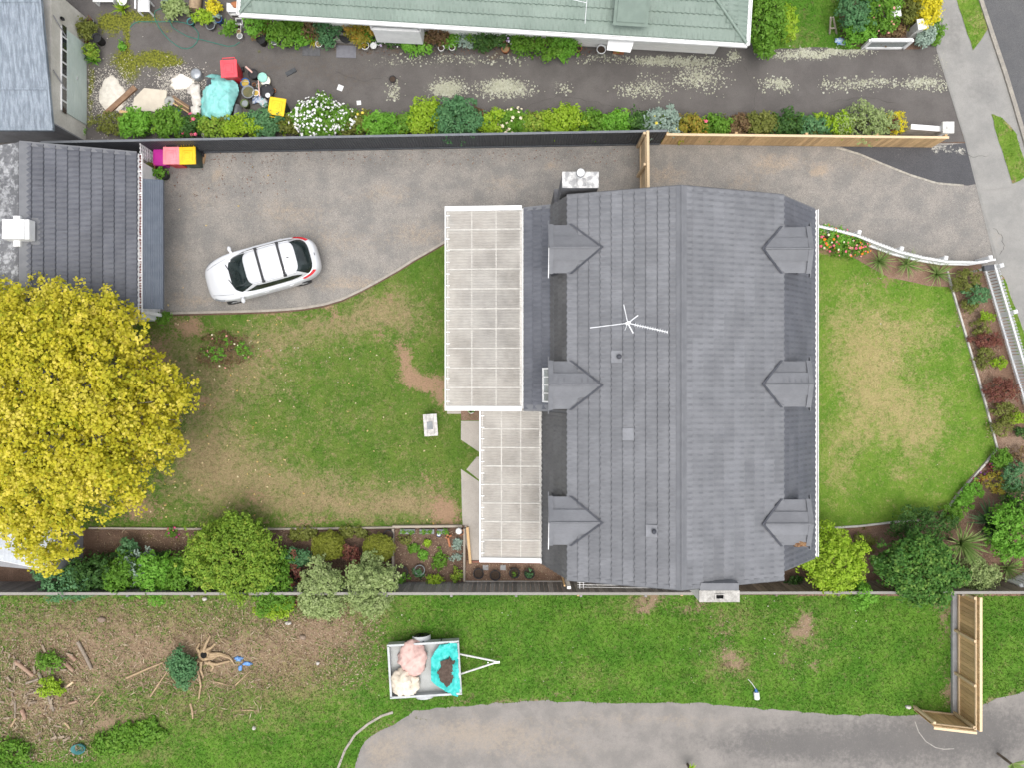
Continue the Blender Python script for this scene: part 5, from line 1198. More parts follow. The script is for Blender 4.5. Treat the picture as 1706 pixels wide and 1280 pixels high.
# --- plants against the neighbour's house
NR = [(383, 46, 8, 10, .7, 'green', 'small pot-side green plant at the corner of the green roofed house', None), (424, 44, 14, 14, .9, 'bright', 'leafy plant left of the yellow rush by the house', None), (470, 50, 20, 20, 1.0, 'green', 'broad leafy green plant right of the yellow rush', None), (493, 38, 14, 14, 1.0, 'green', 'upright green shrub hard against the house wall', None), (516, 42, 15, 14, .9, 'brown', 'purple bronze shrub against the house wall', None),
 (498, 62, 14, 12, .7, 'bright', 'low green plant behind the grey doormat', None), (546, 50, 16, 24, 1.0, 'blue', 'dark teal shrub left of the door steps', None), (602, 52, 19, 22, .95, 'orange', 'orange tinged shrub right of the door steps', None), (651, 60, 18, 13, .75, 'dark', 'dark plant with mauve and white flowers below the bay window', (45, .075, ['mauve', 'white'])),
 (690, 68, 23, 16, .8, 'bright', 'round leaved bright green mound below the bay window', None), (727, 56, 18, 16, .85, 'brown', 'bronze and green shrub right of the bay window', None), (752, 66, 12, 11, .6, 'bright', 'small bright plant behind the white urns', None), (776, 66, 14, 10, .55, 'grey', 'sage grey cabbage-like plant right of the white urns', None),
 (808, 66, 20, 15, .8, 'dark', 'dark green shrub left of the mauve flowers by the house wall', None), (838, 57, 18, 13, .8, 'dark', 'dark shrub with mauve flowers under the eaves', (40, .075, ['mauve', 'white'])), (872, 70, 18, 15, .8, 'green', 'green shrub beside the terracotta pot', None), (905, 70, 24, 20, .9, 'green', 'dense green shrub in the middle of the house wall bed', None), (940, 72, 20, 20, .9, 'bright', 'dense bright shrub left of the white door hood', None)]
for (u, v_, ru, rv, h, mt_, lb, fl) in NR: shrub(u, v_, ru * 1.05, rv * 1.05, h, mt_, lb, int(900 * ru * rv / 300), .085, 7, fl, group='plants along the neighbour house')
rosette(447, 50, 18, .55, 60, 'gold', 'yellow arching rush plant by the house corner', .022, .6)
rosette(522, 66, 14, .45, 40, 'gold', 'straw yellow grassy plant behind the grey doormat', .018, .6)
rosette(205, 15, 16, .45, 40, 'lime', 'lime spiky plant on the sealed yard, top left', .03, .5)
rosette(142, 92, 20, .5, 40, 'flax', 'dark agave-like plant against the pale garage door', .035, .5)
rosette(157, 100, 15, .4, 34, 'bright', 'green strappy plant beside the garage door', .03, .7)
shrub(155, 86, 9, 9, .6, 'mottled', 'small yellow flecked plant by the garage door', 350, .08, 5)
shrub(146, 50, 13, 14, .8, 'olive', 'olive potted shrub in the corner of the neighbour garage', 600, .08, 6)
for (u, v_, r, lb) in ((205, 77, 6, 'lone small weed in the sealed yard'), (135, 224, 6, 'small weed at the foot of the neighbour garage, left one'), (113, 219, 4, 'tiny weed on the neighbour garage wall foot')): shrub(u, v_, r, r, .2, 'bright', lb, 160, .07, 4, name='weed', cat='weed')
shrub(292, 14, 20, 12, .7, 'silver', 'cream variegated shrub at the top edge of the yard', 800, .09, 6); shrub(340, 28, 16, 8, .5, 'lime', 'chartreuse ground plant beside the log at the top', 500, .07, 6); shrub(355, 12, 10, 12, .6, 'gold', 'yellow leaved plant right of the log at the top', 420, .07, 6)
shrub(184, 203, 22, 15, .6, 'olive', 'weedy dead brush in the corner by the charcoal fence', 500, .08, 6)
for j, (mt_, lb) in enumerate((('green', 'mixed leafy growth between the pots along the house wall'), ('brown', 'bronze growth between the pots along the house wall'))):
    bl_ = []
    for i in range(34):
        u = rgh.uniform(420, 955); v_ = 34 + (u - 420) * .055 + rgh.uniform(0, 22)
        if 560 < u < 592: continue
        p_ = P(u, v_, .3); r_ = rgh.uniform(.14, .32); bl_.append((p_.x, p_.y, rgh.uniform(.15, .5), r_, r_ * .8, .2))
    tag(foliage('undergrowth', bl_, 2200, .10, LM[mt_], None, 50 + j, strag=.3), lb, 'undergrowth', kind='stuff')
# --- top right garden
for (u, v_, ru, rv, h, mt_, lb, n_, fl) in [(1272, 35, 30, 52, 1.8, 'green', 'tall green shrub at the end of the green roofed house', 3600, None), (1305, 40, 17, 25, 1.2, 'lime', 'lime shrub edging the small lawn at the top', 1100, None), (1425, 15, 26, 30, 1.7, 'blue', 'blue-green bush at the top right garden', 2400, None), (1460, 20, 30, 26, 1.8, 'green', 'large flowering bush behind the white framed wall', 2600, (14, .1, ['salmon'])), (1428, 52, 22, 18, 1.0, 'bright', 'bright leafy plant left of the white framed wall', 1300, None), (1483, 52, 19, 13, .8, 'brown', 'bronze flowered low bush between the two white pillars', 900, None), (1515, 10, 22, 24, 1.3, 'olive', 'olive bush left of the golden bush at the top', 1500, None), (1542, 14, 20, 22, 1.3, 'gold', 'bright golden bush at the corner of the footpath', 2000, None), (1541, 54, 11, 20, .7, 'grey', 'grey lavender-like mound beside the white pillar', 900, None), (1557, 52, 9, 20, .4, 'green', 'low green clump at the edge of the footpath', 600, None)]:
    shrub(u, v_, ru, rv, h, mt_, lb, n_, .085, 9, fl)
# --- back border
shrub(386, 922, 67, 54, 2.5, 'mottled', 'huge clipped mottled green shrub at the lower edge of the back lawn', 15000, .085, 16, size=.36, shell=.22, rnd=.8)
for (u, v_, lb) in ((547, 911, 'clipped olive ball left of its twin in the back border'), (631, 914, 'clipped olive ball beside the vegetable bed')): shrub(u, v_, 23, 21, 1.05, leafmat('clipped_ball', (.16, .19, .02), (.24, .27, .03), (.34, .36, .06)), lb, 8000, .045, 0, shell=.05, size=.6, rnd=.35, strag=0, group='clipped olive balls')
for (u, v_, lb) in ((535, 984, 'silvery shrub over the grey fence, left of its twin'), (617, 982, 'silvery shrub over the grey fence, right of its twin')): shrub(u, v_, 34, 40, 2.35, 'silver', lb, 6500, .075, 9, size=.45, shell=.25, group='silvery shrubs at the grey fence')
for (u, v_, ru, rv, h, mt_, lb, n_) in [(120, 968, 46, 26, 1.9, 'blue', 'bluish hedge bush under the lower edge of the yellow tree', 2600), (165, 955, 42, 30, 1.9, 'dark', 'dark hedge bush right of the yellow tree', 2400), (207, 955, 26, 34, 2.0, 'green', 'upright green hedge bush in the back border', 2000), (214, 918, 14, 18, 1.0, 'blue', 'slim teal shrub in the back border', 700), (238, 945, 14, 24, 1.5, 'grey', 'pale grey green shrub wedged in the hedge', 800), (262, 962, 28, 28, 1.8, 'bright', 'bright fresh hedge bush at the grey fence', 2000), (302, 962, 30, 28, 1.8, 'green', 'leafy hedge bush left of the huge clipped shrub', 2200), (452, 968, 28, 42, 1.9, 'green', 'dark green bush right of the huge clipped shrub', 2600), (460, 1010, 24, 16, 1.2, 'lime', 'lime growth spilling over the fence onto the side lot', 900), (494, 930, 22, 12, .9, 'blue', 'dusty bluish sprawling shrub behind the left silvery shrub', 800), (488, 968, 14, 34, 1.3, 'red', 'bare purplish shrub between the fence shrubs', 500), (586, 932, 9, 18, .8, 'red', 'brown bare shrub between the two silvery shrubs', 300), (505, 890, 18, 7, .25, 'olive', 'low olive ground cover along the lawn edging', 400), (592, 888, 20, 6, .25, 'olive', 'mossy ground cover above the clipped balls', 400), (270, 932, 12, 10, .6, 'dark', 'small dark shrub in the bare border soil', 400)]:
    shrub(u, v_, ru, rv, h, mt_, lb, n_, .09, 8)
flw = shrub(287, 888, 8, 6, .3, 'green', 'small magenta flowering plant at the lawn edging', 150, .06, 4, (10, .09, ['magenta', 'pink']))
# bush island in the lawn
isl = shrub(378, 583, 38, 24, .5, 'brown', 'sprawling half bare rose patch in the back lawn', 900, .065, 9, (16, .07, ['cream', 'salmon']), size=.4)
foliage('green_leaves', [(P(358, 588, .4).x, P(358, 588, .4).y, .35, .45, .32, .22), (P(402, 582, .4).x, P(402, 582, .4).y, .35, .3, .3, .2), (P(372, 570, .4).x, P(372, 570, .4).y, .3, .35, .2, .2)], 700, .07, LM['bright'], isl, 8, off=org_of(isl))
shrub(273, 530, 10, 8, .5, 'green', 'small green plant at the foot of the garage downpipe', 260, .08, 5)
# --- vegetable bed
for (u, v_, ru, rv, h, mt_, lb, n_) in [(676, 900, 12, 7, .3, 'olive', 'low olive seedlings in the vegetable bed'[:60], 150), (690, 914, 13, 9, .35, 'green', 'green leafy clump in the middle of the vegetable bed', 300), (703, 925, 13, 10, .35, 'bright', 'bright clump in the middle of the vegetable bed', 300), (711, 905, 6, 6, .3, 'lime', 'lime lettuce near the top of the vegetable bed', 150), (762, 908, 9, 12, .4, 'grey', 'grey cabbage at the right side of the vegetable bed', 260), (733, 935, 16, 22, .4, 'green', 'trailing green plant at the right of the vegetable bed', 420), (672, 965, 13, 11, .6, 'bright', 'big leaved green plant in the corner of the vegetable bed', 200), (698, 955, 12, 11, .5, 'blue', 'bluish plant at the bottom of the vegetable bed', 220), (728, 968, 22, 13, .7, 'lime', 'lime vegetable plant leaning on the grey fence', 420), (761, 957, 10, 16, .7, 'mottled', 'yellowing upright plant in the bed corner', 260), (760, 930, 9, 10, .3, 'grey', 'small grey seedlings beside the bed board', 120)]:
    shrub(u, v_, ru * .62, rv * .62, h * .7, mt_, lb, int(n_ * .6), .075, 6, cat='vegetable', name='vegetable_plant')
# --- front garden
ff = shrub(1384, 398, 25, 15, .75, 'bright', 'flower bed plant with orange, white and pink blooms at the house corner', 900, .075, 8, (60, .095, ['orange', 'cream', 'pink']), lean=(0, 0))
shrub(1421, 411, 24, 16, .7, 'green', 'flower bed plant with pink and orange blooms along the picket fence', 900, .075, 8, (56, .095, ['pink', 'orange', 'salmon']))
for (u, v_, lb) in ((1465, 435, 'left one of three grassy spiky plants along the picket fence'), (1511, 440, 'middle one of three grassy spiky plants along the picket fence'), (1562, 456, 'right one of three grassy spiky plants along the picket fence')): rosette(u, v_, 27, .55, 70, 'spiky', lb, .016, .45, group='spiky plants at the picket fence')
for (u, v_, ru, rv, h, mt_, lb, n_) in [(1611, 467, 19, 17, .75, 'olive', 'olive round bush in the corner of the white picket fences', 1100), (1627, 488, 17, 15, .8, 'blue', 'teal bush below the corner olive bush', 900), (1615, 508, 12, 9, .5, 'olive', 'small olive tuft below the teal bush', 350), (1641, 528, 12, 8, .5, 'lime', 'lime tuft at the picket fence', 300), (1635, 545, 12, 10, .5, 'olive', 'dull tuft below the lime tuft', 300), (1645, 566, 22, 11, .55, 'red', 'upper dark red mound along the picket fence', 800), (1640, 588, 16, 10, .5, 'olive', 'olive tuft below the upper red mound', 420), (1664, 604, 11, 8, .5, 'lime', 'lime tuft with tiny orange flowers at the fence', 300), (1634, 607, 8, 6, .4, 'olive', 'little olive tuft by the lawn edging', 160), (1668, 653, 27, 18, .75, 'red', 'lower larger dark red mound along the picket fence', 1400), (1672, 685, 20, 12, .6, 'olive', 'grey olive mound below the large red mound', 600), (1666, 712, 18, 12, .5, 'olive', 'brownish olive mound left of the lime plant', 500), (1690, 697, 13, 9, .55, 'lime', 'lime plant at the end of the picket fence', 400), (1700, 722, 8, 8, .5, 'dark', 'small dark bush at the right edge of the picture', 250),
  (1667, 766, 15, 15, .65, 'green', 'round green ball at the corner of the front lawn', 1100), (1621, 818, 14, 12, .55, 'bright', 'upper one of three small round bushes along the lawn edging', 800), (1605, 836, 13, 12, .55, 'bright', 'middle one of three small round bushes along the lawn edging', 800), (1588, 857, 15, 13, .6, 'green', 'lower one of three small round bushes along the lawn edging', 900), (1655, 805, 18, 16, .6, 'orange', 'green bush with orange red leaves in the street side bed', 700), (1688, 795, 22, 26, .9, 'blue', 'teal shrub mass at the right edge below the picket fence', 1300), (1692, 828, 22, 20, 1.0, 'dark', 'dark green shrub above the tall tree-like shrub at right', 1100), (1698, 760, 14, 12, .6, 'brown', 'bronze twiggy bush at the right edge', 350)]:
    shrub(u, v_, ru, rv, h, mt_, lb, n_, .06, 7, size=.45)
for (u, v_, lb) in ((1648, 780, 'upper purple flowering clump by the lawn edging'), (1640, 790, 'middle purple clump by the lawn edging'), (1631, 801, 'lower purple clump by the lawn edging')): shrub(u, v_, 5, 5, .2, 'red', lb, 60, .06, 3, (10, .08, ['purple', 'pink']), name='flower_clump', cat='flowers')
shrub(1390, 936, 44, 47, 2.5, 'lime', 'lime leaved round tree at the lower right corner of the house', 8500, .085, 14, size=.4, name='small_tree', cat='tree', base=.5)
shrub(1424, 985, 20, 18, 1.8, 'bright', 'green growth below the lime tree over the fence', 1300, .085, 6)
shrub(1525, 944, 56, 48, 3.0, 'glossy', 'large glossy dark green tree in the front garden', 9500, .10, 16, size=.36, name='small_tree', cat='tree', base=.5)
shrub(1533, 882, 48, 34, 1.4, 'dark', 'dark fine leaved mound at the lower edge of the front lawn', 4200, .06, 9)
shrub(1618, 962, 34, 28, 1.6, 'silver', 'variegated pale shrub at the grey fence in the front garden', 3400, .07, 8)
shrub(1692, 884, 38, 46, 2.4, 'bright', 'tall bright green shrub at the right edge of the front garden', 5200, .085, 12, size=.4)
rosette(1601, 906, 34, .9, 130, 'spiky', 'large fan of pointed leaves on the cabbage tree', .028, .35, 'cabbage_tree', 'tree', .9)
rosette(1646, 870, 36, 1.1, 110, 'flax', 'dark broad bladed flax clump in the front garden', .050, .55, 'flax_plant', 'plant', .05)
rosette(1678, 948, 26, .5, 60, 'spiky', 'small spiky plant near the lower right picket fence', .02, .45)
shrub(1440, 905, 16, 14, .7, 'olive', 'olive shrub between the lime tree and the dark mound', 500, .07, 5)
rosette(1688, 1276, 26, .5, 11, 'spiky', 'dry tipped palm fronds poking in at the lower right corner', .075, .3, 'palm', 'plant', .9)
rosette(1150, 1284, 16, .4, 14, 'lime', 'green fronds poking in at the bottom edge', .04, .3, 'frond_plant', 'plant', .4)
shrub(1322, 972, 14, 7, .6, 'dark', 'straggly dark plant squeezed behind the house corner', 260, .09, 4)
# --- side lot
shrub(306, 1116, 19, 24, .75, 'blue', 'blue green leafy shrub beside the pulled tree stump', 1700, .09, 8)
shrub(88, 1145, 17, 13, .5, 'lime', 'lime weedy bush among the log pile', 500, .08, 6); shrub(80, 1105, 22, 14, .4, 'green', 'green weeds behind the log pile', 450, .08, 6)
shrub(236, 1222, 34, 18, .22, 'green', 'patch of tall leafy weeds on the side lot', 1200, .11, 8, size=.45); shrub(190, 1240, 28, 14, .2, 'green', 'lower patch of leafy weeds on the side lot', 1000, .11, 8); shrub(20, 1255, 26, 22, .4, 'green', 'weedy corner at the lower left of the side lot', 700, .10, 6)
# ---------------------------------------------------------------- white estate car on the gravel
def car():
    c = P(438, 449.5, .6); ang = PI + R(15.3)
    t = thing('parked_car', 'white estate car with black roof bars parked on the gravel drive', 'car', (c.x, c.y, 0), ang)
    M_paint = pm('white_car_paint', (.62, .63, .65), (.60, .61, .63), 2, .22, spec=.5, coat=.6)
    M_gl = glass_mat('car_glass', (.010, .016, .016), .03)
    N = 56
    def sup(a_, w_, n_, th, cx=0):
        cs, sn = math.cos(th), math.sin(th)
        return cx + a_ * math.copysign(abs(cs) ** (2 / n_), cs), w_ * math.copysign(abs(sn) ** (2 / n_), sn)
    def zt(x):
        ks = [(-2.3, .90), (-2.05, .99), (-1.0, 1.02), (.9, 1.01), (1.3, .97), (1.85, .86), (2.1, .78), (2.3, .66)]
        for (a, za_), (b, zb_) in zip(ks, ks[1:]):
            if x <= b: f = max(0, (x - a) / (b - a)); return za_ + (zb_ - za_) * f
        return ks[-1][1]
    rings = [(.20, .955, 0), (.30, .985, 0), (.50, 1.0, 0), (.68, 1.0, 0), (None, .985, -.075), (None, .955, -.02), (None, .90, .006), (None, .72, .022), (None, .40, .03)]
    vs_ = []
    for z, s, dz in rings:
        for k in range(N):
            x, y = sup(2.26 * s, .925 * s, 4.1, 2 * PI * k / N)
            y *= 1 - .05 * max(0, (abs(x) - 1.3)) - .02 * max(0, x - 1)
            zz = min(z, zt(x) - .10) if z is not None else zt(x) + dz
            vs_.append((x, y, zz))
    nr = len(rings); fs = [(i * N + k, i * N + (k + 1) % N, (i + 1) * N + (k + 1) % N, (i + 1) * N + k) for i in range(nr - 1) for k in range(N)] + [tuple(range((nr - 1) * N, nr * N)), tuple(range(N - 1, -1, -1))]
    mb = MB(); mb.add(vs_, fs, 0, True); mb.build('body', M_paint, t, local=True)
    G_ = [(.96, -2.06, 1.24, .815, 3.8), (1.22, -1.88, .86, .765, 4.2), (1.46, -1.64, .46, .675, 4.8), (1.545, -1.50, .30, .63, 4.8), (1.60, -1.34, .12, .54, 4.2), (1.63, -.95, -.3, .30, 3)]
    def gh(th, tt, o=0.0):
        q = tt * 3; i = min(2, int(q)); f = q - i; a, b = G_[i], G_[i + 1]; L = [a[j] + (b[j] - a[j]) * f for j in range(5)]
        x, y = sup((L[2] - L[1]) / 2 + o, L[3] + o, L[4], th, (L[2] + L[1]) / 2); return (x, y, L[0] + o * .5)
    vs_ = []
    for g_ in G_:
        for k in range(N):
            x, y = sup((g_[2] - g_[1]) / 2, g_[3], g_[4], 2 * PI * k / N, (g_[2] + g_[1]) / 2); vs_.append((x, y, g_[0]))
    nr = len(G_); fs = [(i * N + k, i * N + (k + 1) % N, (i + 1) * N + (k + 1) % N, (i + 1) * N + k) for i in range(nr - 1) for k in range(N)] + [tuple(range((nr - 1) * N, nr * N))]
    mb = MB(); mb.add(vs_, fs, 0, True); rf = mb.build('cabin', M_paint, t, local=True)
    def glass(name, th0, th1, t0, t1, nu=20, nv=5, cut=None):
        m = MB()
        def fn(a, b):
            q0, q1 = (t0, t1)
            if cut: q0, q1 = cut(a)
            return gh(th0 + (th1 - th0) * a, q0 + (q1 - q0) * b, .010)
        m.grid(fn, nu, nv); return m.build(name, M_gl, t, local=True)
    ws = glass('windscreen', -R(49), R(49), .06, .74)
    glass('rear_window', R(136), R(224), .10, .86)
    for s in (-1, 1):
        sw = glass('side_window', s * R(57), s * R(125), .10, .62, 20, 4, cut=lambda a: (.16 + .16 * a, .62 - .26 * max(0, (a - .72) / .28) ** 1.5 - .40 * max(0, (.15 - a) / .15)))
    m = MB(); p = gh(R(-30), .12, .014); m.box(p, (.10, .07, .004), .3, M=Matrix.Translation(Vector(p)) @ Matrix.Rotation(-.55, 4, 'Y')); m.build('sticker', M_white, ws, local=True)
    m = MB(); m.tube([(1.25, -.5, 1.0), (1.05, .05, 1.10)], .014, 5); m.tube([(1.27, .1, 1.0), (1.05, .55, 1.09)], .014, 5); m.build('wiper', M_black, ws, local=True)
    for x in (-.18, -1.02):
        m = MB(); m.bar((x, -.66, 1.66), (x, .66, 1.66), .085, .035)
        for s in (-1, 1): m.box((x, s * .64, 1.60), (.11, .07, .12))
        m.build('roof_bar', M_black, t, local=True, bevel=.01)
    for s in (-1, 1):
        m = MB(); m.tube([(.25, s * .62, 1.575), (-.6, s * .645, 1.59), (-1.45, s * .61, 1.56)], .018, 6); m.build('roof_rail', M_paint, t, local=True)
        m = MB(); m.lathe([(0, -.07), (.05, -.065), (.085, -.02), (.085, .03), (.05, .07), (0, .075)], (.92, s * 1.02, 1.04), 14, sx=.9, sy=1.35); m.bar((.90, s * .84, .99), (.92, s * .98, 1.02), .09, .04); m.build('wing_mirror', M_paint, t, local=True)
        m = MB(); m.grid(lambda a, b: (-2.19 + .10 * a + .02 * b - .0, s * (.50 + .36 * b), .93 + .04 * math.sin(a * 3) - .03 * b + .012), 4, 6)
        def tl(a, b):
            th = PI - s * R(26 + 34 * b); x, y = sup(2.26 * (.968 - .05 * a), .925 * (.968 - .05 * a), 4.1, th); return (x, y, zt(x) - .045 + .055 * a + .01)
        m = MB(); m.grid(tl, 3, 8); m.build('tail_light', pm('tail_red', (.55, .015, .02), (.42, .01, .015), 9, .15, spec=.6), t, local=True)
        def hl(a, b):
            th = s * R(30 + 26 * b); x, y = sup(2.26 * (.985 - .035 * a), .925 * (.985 - .035 * a), 4.1, th); return (x, y, zt(x) - .085 + .06 * a + .012)
        m = MB(); m.grid(hl, 3, 8); m.build('headlight', pm('lamp_lens', (.30, .32, .34), (.2, .21, .23), 12, .08, spec=.7), t, local=True)
    for x in (1.40, -1.32):
        for s in (-1, 1):
            m = MB(); m.lathe([(.20, -.11), (.33, -.11), (.345, -.06), (.345, .06), (.33, .11), (.20, .11)], (0, 0, 0), 28)
            M = Matrix.Translation((x, s * .785, .345)) @ Matrix.Rotation(PI / 2, 4, 'X'); m.v = [tuple(M @ Vector(v)) for v in m.v]; wh = m.build('wheel', M_black, t, local=True)
            m = MB(); m.disc(.205, (0, 0, .09), 20); m.disc(.205, (0, 0, -.09), 20)
            for k in range(5): m.box((.11 * math.cos(k * 1.2566), .11 * math.sin(k * 1.2566), 0), (.18, .045, .2), k * 1.2566)
            m.v = [tuple(M @ Vector(v)) for v in m.v]; m.build('rim', M_steel, wh, local=True)
    m = MB(); m.box((-1.28, .0, 1.63), (.09, .03, .05), tap=.4); m.build('roof_aerial', M_black, t, local=True)
    m = MB(); m.box((-2.17, 0, .97), (.02, .10, .02)); m.build('tailgate_button', M_black, t, local=True)
    for s in (-1, 1):
        m = MB(); m.tube([(2.06, s * .50, zt(2.06) + .004), (1.7, s * .60, zt(1.7) + .018), (1.2, s * .70, zt(1.2) + .010)], .012, 5); m.build('bonnet_crease', pm('panel_gap', (.33, .34, .36), None, 5, .6), t, local=True)
        for x in (.62, -.42): m = MB(); m.tube([(x, s * .905, .55), (x, s * .90, .9), (x - .02, s * .85, 1.0)], .008, 5); m.build('door_gap', MATS['panel_gap'], t, local=True)
        for x in (.0, -1.0): m = MB(); m.box((x, s * .915, .86), (.16, .03, .03)); m.build('door_handle', M_paint, t, local=True)
car()

# ---------------------------------------------------------------- lumps, cloth, pots, bins
def lump(name, c, r, mat, amp=.18, seed=1, freq=2.2, n=20, flat=.0, parent=None, wr=0.0):
    mb = MB(); vs_ = []; m_ = n // 2
    for j in range(m_ + 1):
        ph = PI * j / m_
        for k in range(n):
            a = 2 * PI * k / n; d = Vector((math.sin(ph) * math.cos(a), math.sin(ph) * math.sin(a), math.cos(ph)))
            f = 1 + amp * (2 * float(fbm(np.array([d.x * freq + seed]), np.array([d.y * freq + d.z * 1.7 + seed * 3]), seed)[0]) - 1) * 1.6
            if wr: f += wr * (1 - 2 * abs(2 * float(vnoise(np.array([d.x * 3.2 + d.z * 2 + seed]), np.array([d.y * 4.5 - d.x * 1.5 + seed]), seed + 5)[0]) - 1))
            vs_.append((c[0] + d.x * r[0] * f, c[1] + d.y * r[1] * f, max(c[2] - flat, c[2] + d.z * r[2] * f)))
    fs = [(j * n + k, (j + 1) * n + k, (j + 1) * n + (k + 1) % n, j * n + (k + 1) % n) for j in range(m_) for k in range(n)]
    mb.add(vs_, fs, 0, True); return mb.build(name, mat, parent)
def cloth(name, poly, zf, mat, res=.05, thick=.006, fold=.04, seed=2, zref=.4):
    bm = bmesh.new(); f = bm.faces.new([bm.verts.new(P(u, v_, zref).xy.to_3d()) for u, v_ in poly]); bm.normal_update()
    if f.normal.z < 0: f.normal_flip()
    bmesh.ops.triangulate(bm, faces=bm.faces[:]); xs = [v.co.x for v in bm.verts]; ys = [v.co.y for v in bm.verts]
    for ax, lo, hi in ((0, min(xs), max(xs)), (1, min(ys), max(ys))):
        c = lo + res
        while c < hi:
            bmesh.ops.bisect_plane(bm, geom=bm.verts[:] + bm.edges[:] + bm.faces[:], plane_co=Vector((c, 0, 0)) if ax == 0 else Vector((0, c, 0)), plane_no=Vector((1, 0, 0)) if ax == 0 else Vector((0, 1, 0)), dist=1e-5); c += res
    bmesh.ops.remove_doubles(bm, verts=bm.verts[:], dist=.002)
    for v in bm.verts:
        x, y = np.array([v.co.x]), np.array([v.co.y]); w_ = fbm(x * 3 + 7, y * 3, seed)[0]
        v.co.z = zf(v.co.x, v.co.y) + fold * (abs(2 * fbm(x * 2.6 + w_ * 1.5, y * 1.4 + w_, seed + 4)[0] - 1) * 2 + .5 * fbm(x * 9, y * 9, seed + 2)[0])
    me = bpy.data.meshes.new(name); bm.to_mesh(me); bm.free(); me.polygons.foreach_set('use_smooth', [True] * len(me.polygons))
    ctr = P(sum(p[0] for p in poly) / len(poly), sum(p[1] for p in poly) / len(poly), zref)
    me.transform(Matrix.Translation((-ctr.x, -ctr.y, 0)))
    o = link(name, me, mat, None, loc=(ctr.x, ctr.y, 0)); s = o.modifiers.new('thick', 'SOLIDIFY'); s.thickness = thick; return o
M_soil_pot = pm('potting_soil', (.05, .035, .025), (.08, .055, .04), 20, .95, fine=.4)
PC = dict(white=M_white, black=M_black, terracotta=pm('terracotta', (.42, .17, .08), (.34, .13, .06), 6, .8), blue=pm('blue_plastic', (.04, .14, .38), (.03, .10, .3), 5, .4), teal=pm('teal_plastic', (.06, .22, .22), (.05, .17, .17), 5, .4), grey=pm('grey_plastic', (.24, .26, .27), (.19, .2, .21), 5, .5), mint=pm('mint_plastic', (.32, .60, .52), (.28, .54, .47), 5, .4), cream=pm('cream_plastic', (.70, .66, .52), (.62, .58, .45), 5, .5), green=pm('moss_pot', (.13, .17, .06), (.09, .12, .05), 6, .7), red=pm('red_plastic', (.60, .03, .04), (.52, .02, .03), 4, .35), darkgreen=pm('bin_green', (.035, .06, .045), (.03, .05, .04), 4, .45), magenta=pm('magenta_plastic', (.60, .03, .35), (.52, .025, .30), 4, .4), pinklid=pm('pink_lid', (.80, .27, .30), (.72, .22, .25), 4, .45), redlid=pm('red_lid', (.80, .09, .11), (.72, .07, .09), 4, .4), yellow=pm('yellow_lid', (.80, .52, .02), (.74, .46, .02), 4, .35))
def pot(u, v_, r, h, mat, label, fill='soil', plant=None, name='flower_pot', cat='pot', rim=.10, n=18, square=False, handle=False, rot=0.0):
    c = P(u, v_, h); R_ = r / PXM * (CAMH - h) / CAMH; t = thing(name, label, cat, (c.x, c.y, 0), rot)
    if square: n = 4
    ro = PI / 4 if square else 0; q = 1.35 if square else 1
    m = MB(); m.lathe([(0, .0), (R_ * .72 * q, .0), (R_ * .95 * q, h * .88), (R_ * q, h * .88), (R_ * q, h), (R_ * .86 * q, h), (R_ * .80 * q, h * .8)], (0, 0, 0), n, smooth=not square)
    if square: m.v = [tuple(Matrix.Rotation(ro, 3, 'Z') @ Vector(v)) for v in m.v]
    m.build('vessel', PC.get(mat, mat) if isinstance(mat, str) else mat, t, local=True)
    fm = {'soil': M_soil_pot, 'water': pm('murky_water', (.10, .10, .05), (.14, .13, .06), 6, .15), 'yellow': pm('yellow_fill', (.50, .38, .08), (.4, .25, .06), 14, .8), 'grey': PC['grey'], 'white': M_white, 'dark': M_black, 'mint': PC['mint'], 'straw': pm('straw_fill', (.40, .30, .15), (.3, .2, .1), 20, .9)}.get(fill)
    if fm:
        m = MB(); m.disc(R_ * .84 * q, (0, 0, h * .82), n)
        if square: m.v = [tuple(Matrix.Rotation(ro, 3, 'Z') @ Vector(v)) for v in m.v]
        m.build('contents' if fill != 'soil' else 'soil', fm, t, local=True)
    if plant:
        NSEED[0] += 1; foliage('foliage', lumps(0, 0, h + plant[1], plant[0] / PXM, plant[0] / PXM, 5, NSEED[0], h * .7), plant[3], plant[2] if not isinstance(plant[2], str) else .07, LM[plant[4]], t, NSEED[0])
    if handle:
        m = MB(); m.tube([(-R_, 0, h * .95), (-R_ * .5, R_ * .2, h * 1.15), (R_ * .5, R_ * .2, h * 1.15), (R_, 0, h * .95)], .01, 5); m.build('handle', M_steel, t, local=True)
    return t
